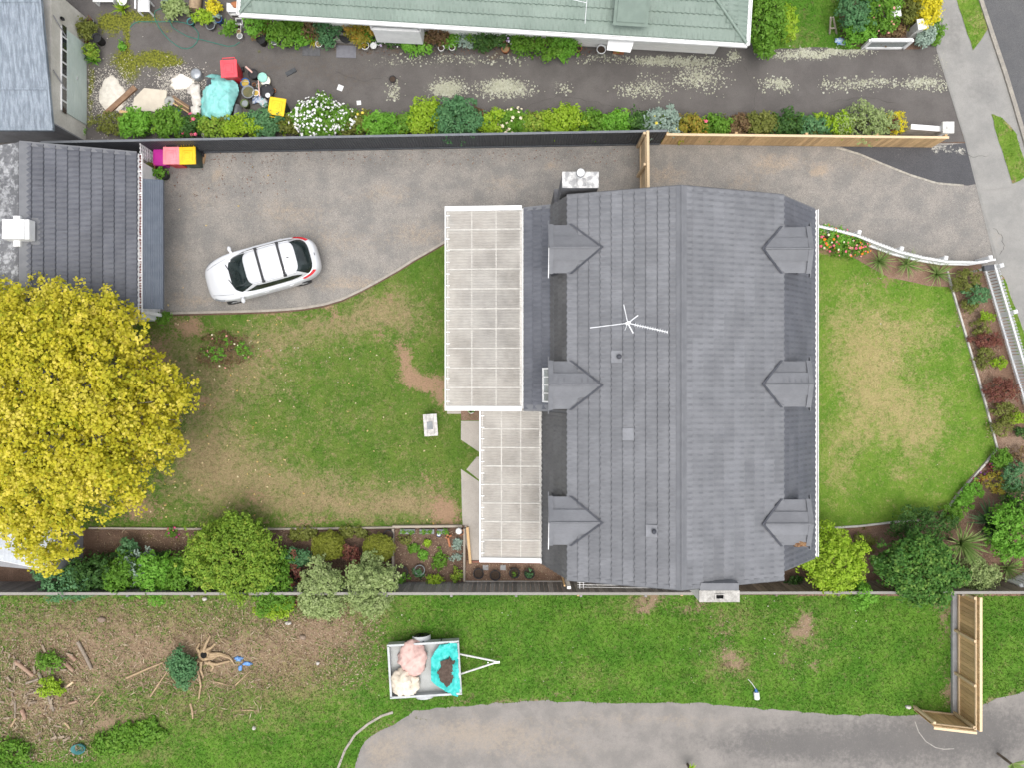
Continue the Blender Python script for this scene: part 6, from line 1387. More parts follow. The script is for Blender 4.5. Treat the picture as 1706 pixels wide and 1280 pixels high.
def bin_(u, v_, rz, body, lid, label, open_lid=False):
    c = P(u, v_, 1.0); t = thing('wheelie_bin', label, 'bin', (c.x, c.y, 0), rz)
    m = MB(); w0, w1, d0, d1, h = .46, .58, .50, .62, .95
    vs_ = [(-w0 / 2, -d0 / 2, .04), (w0 / 2, -d0 / 2, .04), (w0 / 2, d0 / 2, .04), (-w0 / 2, d0 / 2, .04), (-w1 / 2, -d1 / 2, h), (w1 / 2, -d1 / 2, h), (w1 / 2, d1 / 2, h), (-w1 / 2, d1 / 2, h)]
    m.add(vs_, [(3, 2, 1, 0), (0, 1, 5, 4), (1, 2, 6, 5), (2, 3, 7, 6), (3, 0, 4, 7)]); m.box((0, 0, h - .03), (w1 + .03, d1 + .03, .05)); m.build('body', PC[body], t, local=True, bevel=.03)
    m = MB(); L0, L1 = w1 + .07, d1 + .07
    m.box((0, -.01, h + .03), (L0, L1, .05), tap=.96); m.box((0, -.02, h + .065), (L0 * .66, L1 * .62, .025), tap=.88); m.box((0, -.02, h + .085), (L0 * .36, L1 * .34, .02), tap=.85); m.build('lid', PC[lid], t, local=True, bevel=.018)
    m = MB(); m.tube([(-.24, d1 / 2 + .01, h - .02), (-.24, d1 / 2 + .10, h + .01), (.24, d1 / 2 + .10, h + .01), (.24, d1 / 2 + .01, h - .02)], .018, 6); m.build('handle', PC[lid], t, local=True)
    for s in (-1, 1):
        m = MB(); m.tube([(s * .22, d0 / 2 + .03, .10), (s * .30, d0 / 2 + .03, .10)], .10, 14); m.build('wheel', M_black, t, local=True)
    return t
bin_(285, 258, 0, 'red', 'pinklid', 'red wheelie bin with a faded pink lid beside the lattice')
bin_(312, 258, .03, 'darkgreen', 'yellow', 'dark wheelie bin with a yellow lid at the charcoal fence')
bin_(381, 113, .06, 'red', 'redlid', 'red wheelie bin with a red lid in the cluttered sealed yard')
bin_(461, 177, PI - .15, 'darkgreen', 'yellow', 'wheelie bin with a plain yellow lid among the yard clutter')
c = P(266, 262, .45); t = thing('storage_tub', 'magenta plastic tub wedged between lattice and pink lidded bin', 'tub', (c.x, c.y, 0))
m = MB(); m.box((0, 0, .22), (.44, .58, .44), tap=1.1); m.build('tub', PC['magenta'], t, local=True, bevel=.02); m = MB(); m.box((0, 0, .46), (.50, .64, .05)); m.build('lid', PC['magenta'], t, local=True, bevel=.015)
m = MB(); p = P(339, 264); m.box((p.x, p.y, .02), (.16, .38, .03), -.2); tag(m.build('cardboard', pm('brown_card', (.42, .27, .15), None, 6, .9)), 'flat piece of brown cardboard right of the dark bin', 'cardboard')
pot(251, 277, 7, .5, 'terracotta', 'small potted plant at the white garage wall', 'soil', (8, .25, .07, 130, 'olive')); pot(268, 288, 10, .45, 'black', 'larger potted plant at the corner of the verandah', 'soil', (10, .25, .08, 220, 'bright'))

# ---------------------------------------------------------------- trailer and its load
tr = P(708, 1114, .6); ta = R(3.4)
t = thing('box_trailer', 'grey box trailer with a drawbar standing on the side lot grass', 'trailer', (tr.x, tr.y, 0), ta)
M_tr = pm('trailer_grey', (.50, .52, .52), (.42, .44, .44), 4, .5, fine=.15); M_trf = pm('trailer_floor', (.46, .47, .46), (.38, .39, .37), 3, .6, fine=.3)
TL, TW, TZ = 2.70, 2.02, .42
m = MB(); m.box((0, 0, TZ), (TL, TW, .05)); m.build('floor', M_trf, t, local=True)
for nm, cc, dd in (('side_panel', (0, TW / 2, TZ + .17), (TL + .06, .05, .38)), ('side_panel', (0, -TW / 2, TZ + .17), (TL + .06, .05, .38)), ('front_panel', (TL / 2, 0, TZ + .17), (.05, TW - .06, .38)), ('tailgate', (-TL / 2, 0, TZ + .17), (.05, TW - .06, .38))):
    m = MB(); m.box(cc, dd); m.box((cc[0], cc[1], cc[2] + .19), (dd[0] + .03, dd[1] + .03, .03)); o = m.build(nm, M_tr, t, local=True)
for s in (-1, 1):
    m = MB(); m.bar((TL / 2 - .1, s * .42, TZ - .06), (TL / 2 + 1.42, 0.02 * s, TZ - .06), .06, .07); m.build('drawbar', pm('drawbar_paint', (.66, .66, .64), (.5, .5, .48), 6, .5, fine=.3), t, local=True)
    m = MB(); m.lathe([(.12, -.08), (.29, -.08), (.30, 0), (.29, .08), (.12, .08)], (0, 0, 0), 22); M = Matrix.Translation((-.1, s * 1.12, .30)) @ Matrix.Rotation(PI / 2, 4, 'X'); m.v = [tuple(M @ Vector(v)) for v in m.v]; m.build('wheel', M_black, t, local=True)
    m = MB(); m.grid(lambda a, b: (-.1 - .36 * math.cos(PI * a), s * (1.04 + .18 * b), .32 + .32 * math.sin(PI * a)), 10, 2); m.build('mudguard', M_tr, t, local=True)
m = MB(); m.box((TL / 2 + 1.45, 0, TZ - .02), (.22, .08, .09)); m.tube([(TL / 2 + 1.1, .0, .0), (TL / 2 + 1.1, 0, TZ)], .025, 8); m.build('coupling', M_steel, t, local=True)
for x in (-.7, .0, .7):
    m = MB(); m.box((x, TW / 2 + .03, TZ + .12), (.05, .05, .24)); m.build('bracket', M_dark, t, local=True)
p = P(687, 1098, .7); tag(lump('sack', (p.x, p.y, .66), (.56, .62, .28), pm('pink_sack', (.66, .45, .40), (.56, .37, .33), 5, .85, bump=.3, bscale=14), .22, 3, 2.6, 44, .2, wr=.10), 'bulging faded pink sack lying in the trailer', 'sack')
p = P(674, 1139, .7); tag(lump('sack', (p.x, p.y, .70), (.52, .48, .28), pm('cream_sack', (.72, .64, .53), (.62, .54, .43), 5, .85, bump=.3, bscale=14), .26, 8, 2.8, 44, .24, wr=.12), 'cream sack slumped over the trailer tailgate corner', 'sack')
M_teal = pm('teal_tarpaulin', (.035, .46, .42), (.07, .55, .50), 4, .4, bump=.2, bscale=20)
ct = P(742, 1115, .7)
def tz(x, y):
    d = math.hypot((x - ct.x) / .55, (y - ct.y) / .85); return .50 + .22 * min(1, d) ** 2
tag(cloth('tarpaulin', [(733, 1074), (748, 1071), (762, 1071), (764, 1090), (764, 1108), (768, 1150), (763, 1160), (741, 1151), (728, 1142), (719, 1131), (719, 1116), (718, 1098), (724, 1086)], tz, M_teal, .045, .006, .16, 5, .7), 'bright teal tarpaulin lining the front of the trailer', 'tarp')
def heap(name, poly, zf, mat, label, cat, zref=.7): o = cloth(name, poly, zf, mat, .045, .01, .11, 9, zref); return tag(o, label, cat)
heap('soil_heap', [(723, 1127), (735, 1112), (733, 1103), (748, 1098), (750, 1087), (757, 1097), (760, 1110), (762, 1124), (758, 1143), (744, 1146), (736, 1138)], lambda x, y: .62 + .10 * max(0, 1 - math.hypot((x - ct.x) / .5, (y - ct.y) / .7)), pm('dark_soil', (.085, .058, .045), (.12, .085, .068), 9, .95, bump=.8, bscale=30, fine=.4), 'dark soil heaped on the teal tarpaulin in the trailer', 'soil')

# ---------------------------------------------------------------- clutter in the neighbour's yard
M_tarp2 = pm('faded_teal_tarp', (.20, .50, .47), (.26, .57, .54), 3, .6, bump=.2, bscale=18)
cc = P(366, 165, .5)
def tz2(x, y):
    d = max(abs((x - cc.x) / .72), abs((y - cc.y) / .95)); z = .62 * (1 - max(0, d - .62) * 1.55)
    return max(.04, z)
tag(cloth('tarp_cover', [(342, 127), (348, 122), (358, 120), (368, 124), (378, 130), (388, 134), (397, 140), (399, 152), (397, 163), (395, 172), (392, 184), (389, 194), (384, 203), (377, 207), (366, 200), (358, 203), (351, 198), (342, 200), (334, 201), (327, 196), (331, 188), (334, 170), (338, 152), (346, 149), (358, 146), (357, 132), (350, 130)], tz2, M_tarp2, .05, .006, .17, 3, .35), 'faded teal tarp thrown over a heap in the sealed yard', 'tarp')
def flat(name, poly, z0, z1, mat, label, cat):
    m = MB(); m.prism([P2(u, v_, z1) for u, v_ in poly], z0, z1); return tag(m.build(name, mat), label, cat)
M_ply = pm('pale_plywood', (.60, .54, .44), (.54, .48, .39), 5, .85, fine=.12)
flat('plywood_sheet', [(240, 146), (278, 150), (275, 181), (267, 183), (258, 186), (250, 184), (240, 185), (231, 182), (221, 182), (223, 163)], .02, .05, M_ply, 'pale plywood sheet with two cut corners on the sealed yard', 'plywood')
M_oldw = pm('old_brown_timber', (.20, .12, .075), (.27, .17, .105), 6, .85, rand=.15, fine=.35)
def plank(a, b, w_, label, mat=None, h=.06, z=.02, name='timber_plank', cat='plank', group=None):
    A_, B_ = P(*a), P(*b); m = MB(); m.bar(A_ + Vector((0, 0, z + h / 2)), B_ + Vector((0, 0, z + h / 2)), w_, h); return tag(m.build(name, mat or M_oldw), label, cat, group)
plank((176, 192), (227, 146), .20, 'thick brown plank lying across the white powder', h=.10)
plank((200, 186), (268, 195), .12, 'long tan board behind the hedge by the plywood', M_pine, .05)
plank((178, 197), (190, 188), .10, 'short white painted board beside the thick plank', M_white, .05)
for i in range(4): plank((289, 160 + i * 4), (316, 178 + i * 3.5), .05, ['top slat of the broken crate beside the white bags', 'second slat of the broken crate beside the white bags', 'third slat of the broken crate beside the white bags', 'lowest slat of the broken crate beside the white bags'][i], M_pine if i % 2 else M_oldw, .04, .03 + .02 * i, 'crate_slat', 'slat', 'broken crate slats')
M_lime_p = pm('white_powder', (.70, .66, .58), (.58, .54, .47), 7, .95, bump=.5, bscale=30, fine=.15)
def mound(u, v_, ru, rv, h, label, name, mat, cat, seed):
    c = P(u, v_); m = MB(); n, q = 30, 8; vs_ = []
    for j in range(q + 1):
        f = j / q
        for k in range(n):
            a = 2 * PI * k / n; w_ = 1 + .35 * (float(fbm(np.array([math.cos(a) * 1.6 + seed]), np.array([math.sin(a) * 1.6]), seed)[0]) - .5) * 2
            rr = f * w_; vs_.append((c.x + math.cos(a) * ru / PXM * rr, c.y + math.sin(a) * rv / PXM * rr, .006 + h * (1 - f * f) ** 1.5 * (.7 + .5 * float(fbm(np.array([math.cos(a) * f * 3 + seed]), np.array([math.sin(a) * f * 3]), seed)[0]))))
    m.add(vs_, [(j * n + k, (j + 1) * n + k, (j + 1) * n + (k + 1) % n, j * n + (k + 1) % n) for j in range(q) for k in range(n)], 0, True); tag(m.build(name, mat), label, cat)
mound(186, 157, 21, 29, .10, 'larger white powder spill beside the brown plank', 'powder_spill', M_lime_p, 'powder', 4)
mound(302, 137, 19, 13, .08, 'smaller white powder spill beside the steel lid', 'powder_spill', pm('bright_powder', (.80, .75, .68), (.72, .67, .6), 7, .95, bump=.4, bscale=30), 'powder', 6)
m = MB(); p = P(284, 170); m.lathe([(.07, 0), (.19, .02), (.2, .09), (.16, .12), (.08, .10), (.05, .04)], (p.x, p.y, .02), 22); o = m.build('wheel_rim', pm('worn_rim', (.42, .42, .39), (.3, .3, .28), 8, .6, fine=.3)); tag(o, 'old grey wheel rim beside the plywood sheet', 'wheel rim')
p = P(331, 127); m = MB(); m.lathe([(0, .33), (.16, .32), (.21, .29), (.215, .25), (.20, .0)], (p.x, p.y, .01), 22); tag(m.build('steel_drum', pm('dull_tin', (.40, .42, .44), (.28, .30, .32), 8, .4, metal=.4)), 'small steel drum with a dented lid above the white bags', 'drum')
for (u, v_, ru, rv, s_, lb) in ((326, 152, 11, 10, 2, 'upper crumpled white bag left of the teal tarp'), (330, 168, 9, 13, 5, 'middle crumpled white bag left of the teal tarp'), (328, 185, 9, 9, 7, 'lowest crumpled white bag left of the teal tarp')):
    p = P(u, v_); tag(lump('crumpled_bag', (p.x, p.y, .13), (ru / PXM, rv / PXM, .13), pm('dirty_white_bag', (.68, .64, .58), (.55, .51, .46), 8, .8, bump=.3, bscale=16), .3, s_, 3.2, 20, .12), lb, 'bag', 'white bags by the tarp')
p = P(296, 184); m = MB(); m.lathe([(0, .0), (.09, .01), (.10, .05), (.04, .06), (0, .03)], (p.x, p.y, .02), 16); tag(m.build('blue_dish', PC['blue']), 'small round dark blue dish below the broken crate', 'dish')
p = P(341, 222, .4); tag(lump('stone_ball', (p.x, p.y, .32), (.17, .17, .17), pm('carved_stone', (.52, .50, .48), (.36, .35, .33), 16, .9, fine=.4), .05, 3, 4, 20, .3), 'round grey stone ball in the hedge at the fence', 'ornament')
m = MB(); a = P(351, 138, .5)
for k in range(4): m.bar((a.x - .12 + .07 * k, a.y - .15, .5), (a.x - .08 + .07 * k, a.y + .15, .55), .02, .02)
m.bar((a.x - .16, a.y - .15, .5), (a.x + .2, a.y - .12, .5), .02, .02); m.bar((a.x - .12, a.y + .15, .55), (a.x + .2, a.y + .15, .55), .02, .02); m.box((a.x, a.y, .25), (.4, .35, .3))
tag(m.build('wire_chair', M_dark), 'dark folded wire chair poking out of the teal tarp', 'chair')
pot(421, 122, 8.5, .35, 'black', 'black bucket holding a pink tool above the buckets', 'dark', name='bucket', cat='bucket')
plank((414, 116), (425, 126), .06, 'pinkish wooden handle resting in the black bucket', pm('pink_handle', (.66, .42, .36), None, 6, .6), .03, .33, 'tool_handle', 'tool')
pot(437, 128, 8, .30, 'mint', 'mint green round tub lid leaning on a cream bucket', 'mint', name='bucket', cat='bucket'); pot(442, 134, 8.5, .24, 'cream', 'cream bucket behind the mint round lid', 'white', name='bucket', cat='bucket')
pot(408, 137, 8, .3, 'blue', 'blue bucket with yellow contents', 'yellow', name='bucket', cat='bucket', handle=True); pot(413, 152, 11, .35, 'grey', 'large dark grey oval tub', 'water', name='tub', cat='tub')
pot(407, 171, 7, .4, 'green', 'mossy green round pot right of the tarp', 'grey', name='bucket', cat='bucket'); pot(426, 154, 5.5, .3, 'white', 'white pail with yellow liquid', 'yellow', name='bucket', cat='bucket'); pot(431, 142, 4.5, .22, 'grey', 'small grey cup with a long handle', 'water', name='ladle', cat='ladle')
pot(444, 151, 12, .28, 'black', 'wide black basin among the buckets', 'dark', name='basin', cat='basin'); pot(446, 158, 4, .36, 'white', 'small white tin standing in the black basin', 'white', name='tin', cat='tin')
plank((436, 140), (438, 166), .04, 'pale pink stick across the black basin', MATS['pink_handle'], .03, .4, 'stick', 'stick')
p = P(398, 186); m = MB(); m.grid(lambda a, b: (p.x - .18 + .32 * a, p.y - .28 + .5 * b, .05 + .45 * math.sin(PI * a) * (1 - .4 * b)), 10, 6); tag(m.build('plastic_hood', PC['grey']), 'dark slate plastic hood right of the teal tarp', 'hood')
tag(lump('rag', tuple(P(430, 167).xy) + (.08,), (.22, .16, .08), pm('blue_rag', (.08, .14, .30), (.6, .62, .66), 12, .8), .4, 4, 4, 18, .06), 'blue and white rag pile below the white pail', 'rag'); tag(lump('rag', tuple(P(440, 172).xy) + (.08,), (.16, .20, .08), pm('pale_rag', (.62, .55, .55), (.16, .4, .42), 10, .8), .4, 6, 4, 18, .06), 'pale pink and teal rag beside the yellow lidded bin', 'rag')
pot(423, 140, 3, .1, 'terracotta', 'tiny terracotta pot between the buckets', 'soil'); pot(456, 150, 3.5, .12, 'terracotta', 'lone small clay pot right of the black basin', 'soil')
for (u, v_, a_, s_, lb) in ((413, 192, .6, .19, 'white paper square beside the plastic hood'), (567, 146, 1.2, .22, 'white paper square in the middle of the sealed drive'), (598, 171, .1, .17, 'white paper square above the hedge, right of the daisies')):
    p = P(u, v_); m = MB(); m.box((p.x, p.y, .014), (s_, s_, .006), a_); tag(m.build('paper_square', M_white), lb, 'paper')
p = P(485, 120); m = MB(); m.box((p.x, p.y, .03), (.44, .17, .05), .5); tag(m.build('rubber_block', pm('rubber', (.055, .06, .065), (.075, .08, .085), 8, .8)), 'dark rubber block lying on the sealed drive', 'block')
pot(654, 131, 6, .16, 'black', 'small black pot standing alone on the sealed drive', 'soil')
for (u, v_, w_, h_, lb) in ((519, 84, .70, .42, 'dark grey doormat on the sealed drive'), (577, 86, .78, .48, 'grey slab mat below the door steps')):
    p = P(u, v_); m = MB(); m.box((p.x, p.y, .02), (w_, h_, .025), -.03); tag(m.build('doormat', pm('mat_grey', (.10, .10, .105), (.13, .13, .135), 9, .9) if u < 550 else pm('slab_mat', (.17, .17, .19), (.2, .2, .22), 6, .8)), lb, 'doormat')
def half_mat(u, v_, z, lb):
    p = P(u, v_, z); m = MB(); m.prism([(p.x + .30 * math.cos(a), p.y + .10 + .30 * math.sin(a)) for a in [PI + PI * k / 14 for k in range(15)]], z, z + .015); tag(m.build('half_round_mat', M_black), lb, 'doormat')
half_mat(576, 47, .345, 'black half-round mat on the upper door step'); half_mat(577, 63, .21, 'black half-round mat on the lower door step')
# hose
hp_ = [(217, 46), (220, 42), (225, 38), (232, 36), (241, 36), (268, 36), (296, 36), (308, 38), (317, 41), (325, 47), (331, 55), (331, 63), (328, 71), (321, 78), (312, 81), (303, 80), (295, 76), (283, 67), (272, 55), (265, 45), (260, 35), (257, 26), (259, 18), (268, 14), (275, 17), (279, 24), (283, 35), (288, 46), (299, 53), (312, 60), (324, 64), (336, 66), (352, 70), (367, 74), (380, 77), (391, 76), (400, 70)]
m = MB(); m.tube([P(u, v_, 0) + Vector((0, 0, .02 + .012 * (i % 3 == 0))) for i, (u, v_) in enumerate(hp_)], .016, 6); tag(m.build('garden_hose', pm('hose_green', (.03, .17, .13), (.04, .2, .15), 6, .5)), 'dark green garden hose looped over the sealed yard', 'hose')
# pots around the house corner
for a in [(317, 35, 6, .25, 'teal', 'teal pot at the bend of the hose', 'dark', None), (363, 30, 7, .4, 'blue', 'glazed blue pot right of the chartreuse plants', 'soil', (6, .2, .06, 90, 'grey')), (350, 41, 8, .25, 'grey', 'empty dark nursery tray below the blue pot', 'dark', None), (358, 8, 7, .35, 'white', 'white pot with an orange flower at the top edge', 'soil', (6, .2, .06, 90, 'orange')), (434, 64, 8, .45, 'black', 'tall black tub by the yellow rush', 'dark', None), (448, 64, 4, .2, 'terracotta', 'little clay pot right of the black tub', 'soil', None), (457, 68, 6, .3, 'white', 'white enamel pot right of the black tub', 'grey', None), (474, 70, 6, .3, 'grey', 'grey rimmed round pot below the broad leafy plant', 'dark', None), (531, 72, 6, .3, 'white', 'white pot in front of the straw grass', 'straw', None), (553, 72, 6, .3, 'cream', 'cream pot below the dark teal shrub', 'soil', None),
    (608, 75, 7, .35, 'white', 'white bowl pot under the orange shrub', 'soil', None), (622, 75, 5.5, .3, 'white', 'plain white pot right of the white bowl pot', 'white', None), (631, 69, 6, .35, 'white', 'white urn shaped pot beside the mauve flowers', 'grey', None), (735, 79, 5.5, .4, 'white', 'left white urn at the edge of the sealed drive', 'soil', None), (753, 78, 5.5, .45, 'white', 'right white urn at the edge of the sealed drive', 'soil', None), (842, 80, 7, .3, 'terracotta', 'orange terracotta pot at the edge of the sealed drive', 'straw', None), (1002, 81, 8, .45, 'white', 'white pot with bare soil beside the door hood', 'soil', None), (964, 79, 6, .3, 'terracotta', 'terracotta ring pot left of the door hood', 'soil', None), (150, 35, 6, .35, 'grey', 'grey pot at the corner of the neighbour garage', 'soil', (5, .2, .06, 60, 'red')), (160, 62, 8, .5, 'black', 'black bin-like pot in front of the olive potted shrub', 'dark', None), (142, 66, 4, .15, 'terracotta', 'right small clay pot in front of the garage wall', 'soil', None), (131, 64, 4, .15, 'terracotta', 'left small clay pot in front of the garage wall', 'soil', None),
    (397, 51, 4.5, .3, 'cream', 'round cream pot below the white square planters', 'straw', None), (399, 59, 5, .25, 'white', 'round white pot lowest by the house corner', 'grey', None), (404, 20, 0.1, .1, 'white', '', None, None)]:
    if a[5]: pot(*a[:6], fill=a[6], plant=a[7])
pot(382, 39, 5, .3, 'white', 'small square white planter with straw soil', 'straw', square=True); pot(398, 35, 6, .35, 'white', 'upper square white planter by the house corner', 'dark', square=True); pot(396, 43, 5.5, .3, 'white', 'lower square white planter by the house corner', 'soil', square=True); pot(412, 27, 4, .4, 'blue', 'small blue bucket under the eaves corner', 'water', name='bucket', cat='bucket')
p = P(1030, 86); bx_ = thing('window_box', 'terracotta window box with green shoots below the door hood', 'planter', tuple(p)); m = MB(); m.box((p.x, p.y, .1), (.42, .2, .2), -.06); m.build('box', PC['terracotta'], bx_); foliage('foliage', [(0, .02, .26, .22, .1, .1)], 120, .06, LM['bright'], bx_, 5)
lg = P(330, 8); m = MB(); m.tube([(lg.x - .05, lg.y - .30, .22), (lg.x + .05, lg.y + .5, .24)], [.24, .22], 12); tag(m.build('log', pm('pale_bark_log', (.40, .29, .18), (.28, .2, .13), 9, .9, fine=.4)), 'thick pale barked log at the top edge of the yard', 'log')
p = P(238, 8, .5); ch = thing('plastic_chair', 'white plastic garden chair at the top edge of the yard', 'chair', (p.x, p.y, 0))
m = MB(); m.box((p.x, p.y, .42), (.46, .44, .04)); m.build('seat', M_white, ch); m = MB(); m.box((p.x - .02, p.y + .26, .65), (.46, .05, .45)); m.build('backrest', M_white, ch)
for sx in (-1, 1):
    m = MB(); m.bar((p.x + sx * .24, p.y - .2, .62), (p.x + sx * .24, p.y + .25, .62), .06, .03); m.build('armrest', M_white, ch)
    for sy in (-1, 1): m = MB(); m.box((p.x + sx * .21, p.y + sy * .2, .2), (.05, .05, .4)); m.build('leg', M_white, ch)
p = P(172, -2, .4); m = MB(); m.box((p.x, p.y, .4), (.8, .22, .05)); m.box((p.x - .35, p.y, .2), (.05, .2, .4)); m.box((p.x + .35, p.y, .2), (.05, .2, .4)); tag(m.build('low_bench', M_white), 'low white bench cut by the top edge', 'bench')
pot(203, 0, 8, .35, 'white', 'white round basin at the top edge of the yard', 'white', name='basin', cat='basin'); pot(275, 3, 7, .35, 'grey', 'grey pot with green leaves at the top edge', 'soil', (6, .2, .07, 90, 'grey'))
p = P(392, 12, .5); m = MB()
for z in (.2, .5): m.box((p.x, p.y, z), (.62, .34, .03))
for sx in (-1, 1): m.box((p.x + sx * .3, p.y, .28), (.03, .32, .56))
tag(m.build('plant_stand', M_white), 'white two-tier plant stand at the house corner', 'plant stand')
p = P(395, 6, .6); tag(lump('seedling_tray', (p.x, p.y, .56), (.26, .12, .06), PC['terracotta'], .3, 3, 5, 16, .03), 'reddish seedling tray on the white plant stand', 'tray')
# trestle and cloth bag at the top right lawn
tt_ = thing('wooden_trestle', 'grey brown folding trestle standing on the top right lawn', 'trestle', P(1388, 45))
for s in (-1, 1):
    a = P(1386 + s * 2, 28, .8); b = P(1388 + s * 6, 56, 0); m = MB(); m.bar(a, b, .05, .05); m.build('leg', M_edge, tt_)
m = MB(); m.bar(P(1383, 47, .3), P(1392, 46, .3), .05, .04); m.build('rung', M_edge, tt_)
tag(lump('cloth_bag', tuple(P(1399, 70).xy) + (.08,), (.22, .14, .1), pm('blue_print', (.12, .28, .60), (.55, .62, .6), 9, .7), .4, 3, 4, 18, .07), 'blue printed bag lying beside the trestle', 'bag')
# gutter debris on the roof
p = P(1333, 905, 4.42); tag(lump('leaf_bundle', (p.x, p.y, 4.50), (.26, .13, .10), pm('dry_brown_leaf', (.13, .055, .022), (.30, .19, .10), 16, .8), .35, 4, 3, 22, .08), 'bundle of dry brown leaves stuck on the lower right dormer', 'leaf bundle')
# ---------------------------------------------------------------- things near the pergola and beds
p = P(717, 709, .55); tb = thing('garden_table', 'small weathered white table standing on the back lawn', 'table', (p.x, p.y, 0), R(4))
M_tbl = pm('peeling_white', (.66, .63, .60), (.42, .40, .38), 7, .85, fine=.4)
for i in range(4): m = MB(); m.box((-.20 + i * .135, 0, .5), (.128, .86, .035)); m.build('board', M_tbl, tb, local=True)
for sx in (-1, 1):
    for sy in (-1, 1): m = MB(); m.box((sx * .2, sy * .36, .24), (.06, .06, .48)); m.build('leg', M_tbl, tb, local=True)
m = MB(); m.box((-.02, -.05, .535), (.22, .30, .025), .1); tag_ = m.build('tray', PC['grey'], None); tag_.location = (p.x - .02, p.y - .02, .53); tag(tag_, 'grey tray lying on the weathered white table', 'tray')
pot(785, 684, 6, .3, 'white', 'white pot with a green shoot beside the wide pergola', 'soil', (4, .12, .06, 60, 'green'))
for a in ((797, 957, 'bare round pot at the left end of the bark strip', None), (825, 960, 'second bare round pot in the bark strip', None), (857, 956, 'black pot with a seedling in the bark strip', (5, .1, .06, 40, 'green')), (882, 957, 'black pot with green shoots at the right of the bark strip', (6, .15, .08, 70, 'blue'))): pot(a[0], a[1], 9, .32, 'black', a[2], 'soil', a[3])
for u, lb in ((809, 'left square concrete paver in the bark strip'), (838, 'right square concrete paver in the bark strip')):
    p = P(u, 946); m = MB(); m.box((p.x, p.y, .045), (.22, .20, .04)); tag(m.build('paver', M_nib), lb, 'paver')
pot(669, 955, 11, .35, 'black', 'black half barrel in the lower left corner of the vegetable bed', 'soil'); pot(699, 951, 9, .3, 'grey', 'grey pot holding the bluish plant in the vegetable bed', 'soil'); pot(647, 893, 9, .3, 'black', 'black pot left of the vegetable bed frame', 'soil')
for u, lb in ((680, 'left long planter trough at the top of the vegetable bed'), (712, 'middle long planter trough at the top of the vegetable bed'), (738, 'right long planter trough at the top of the vegetable bed')):
    p = P(u, 885); q = thing('planter_trough', lb, 'planter', tuple(p)); m = MB(); m.box((p.x, p.y, .14), (.58 if u < 730 else .4, .18, .2)); m.build('trough', PC['grey'], q); foliage('foliage', [(-.12, 0, .3, .14, .08, .08), (.12, 0, .3, .14, .08, .08)], 160, .06, LM['green'], q, u)
m = MB(); p = P(748, 900); m.bar((p.x - .05, p.y + .25, .16), (p.x + .05, p.y - .25, .16), .08, .05); m.bar((p.x - .12, p.y + .1, .16), (p.x + .12, p.y + .2, .16), .07, .05); tag(m.build('garden_tool', PC['terracotta']), 'orange garden tool lying in the vegetable bed', 'tool')
pot(731, 892, 3.5, .2, 'blue', 'small blue and white cup in the vegetable bed', 'white'); pot(768, 888, 5, .25, 'terracotta', 'terracotta pot under the white bed post', 'soil')
# letterbox
p = P(1646, 446, 1.15); lb_ = thing('letterbox', 'dark grey letterbox on the corner of the white picket fences', 'letterbox', (P(1640, 444).x, P(1640, 444).y, 0))
m = MB(); m.box((p.x, p.y, 1.16), (.40, .20, .2), .12); m.build('box', pm('letterbox_grey', (.08, .085, .095), None, 6, .4), lb_, bevel=.02); m = MB(); m.box((p.x, p.y, .53), (.07, .07, 1.06)); m.build('post', M_picket, lb_)
# ---------------------------------------------------------------- side lot: stump, logs, litter
M_root = pm('bare_root', (.46, .34, .20), (.34, .24, .15), 8, .9, fine=.35); M_log = pm('grey_log', (.33, .27, .21), (.23, .19, .15), 8, .9, fine=.4, stretch=(1, 1, 1)); M_brn = pm('broken_wood', (.30, .18, .13), (.40, .28, .2), 8, .9, fine=.3)
st = thing('tree_stump', 'pulled tree stump with pale twisted roots on the side lot', 'stump', tuple(P(342, 1090)))
m = MB(); c = P(342, 1090); m.lathe([(.0, .10), (.10, .10), (.16, .20), (.24, .16), (.30, 0)], (c.x, c.y, 0), 14); m.build('bole', M_root, st)
m = MB(); m.lathe([(0, .13), (.13, .15)], (c.x, c.y, .03), 12); m.build('hollow', M_hole_black, st)  # black disc, the shade inside the hollow put in as colour
for i, pts in enumerate(([(342, 1085), (345, 1072), (352, 1060), (348, 1056)], [(346, 1082), (354, 1078), (360, 1072)], [(336, 1086), (330, 1080), (334, 1072)], [(350, 1092), (370, 1090), (385, 1096), (392, 1108)], [(350, 1100), (358, 1110), (352, 1118)], [(338, 1100), (336, 1115), (340, 1128)], [(345, 1102), (362, 1106), (384, 1101)], [(352, 1088), (368, 1088), (384, 1094)], [(334, 1098), (328, 1106), (332, 1120), (336, 1142), (332, 1164)], [(346, 1096), (356, 1096), (364, 1092)])):
    m = MB(); k = len(pts); m.tube([P(u, v_) + Vector((0, 0, .16 * (1 - j / k) + .02)) for j, (u, v_) in enumerate(pts)], [.075 - .055 * j / k for j in range(k)], 7); m.build('root', M_root, st)
BR = [((211, 1130), (272, 1104), .05, 'long pale branch left of the blue green shrub'), ((251, 1161), (288, 1105), .035, 'thin pale stick leaning past the blue green shrub'), ((355, 1136), (382, 1143), .03, 'thin root lying right of the stump'), ((318, 1172), (322, 1198), .05, 'short pale stick below the stump'), ((388, 1146), (418, 1118), .03, 'thin stick below the blue litter'), ((402, 1184), (430, 1185), .03, 'straight pale stick on the grass edge'), ((152, 1177), (172, 1153), .03, 'forked twig right of the log pile'), ((109, 1204), (117, 1214), .05, 'short cut pale stick below the log pile'), ((20, 1210), (28, 1196), .05, 'pale stick at the left edge of the log pile'), ((0, 1246), (36, 1238), .045, 'pale branch cut by the left edge'), ((43, 1238), (36, 1258), .03, 'small twig near the lower left corner')]
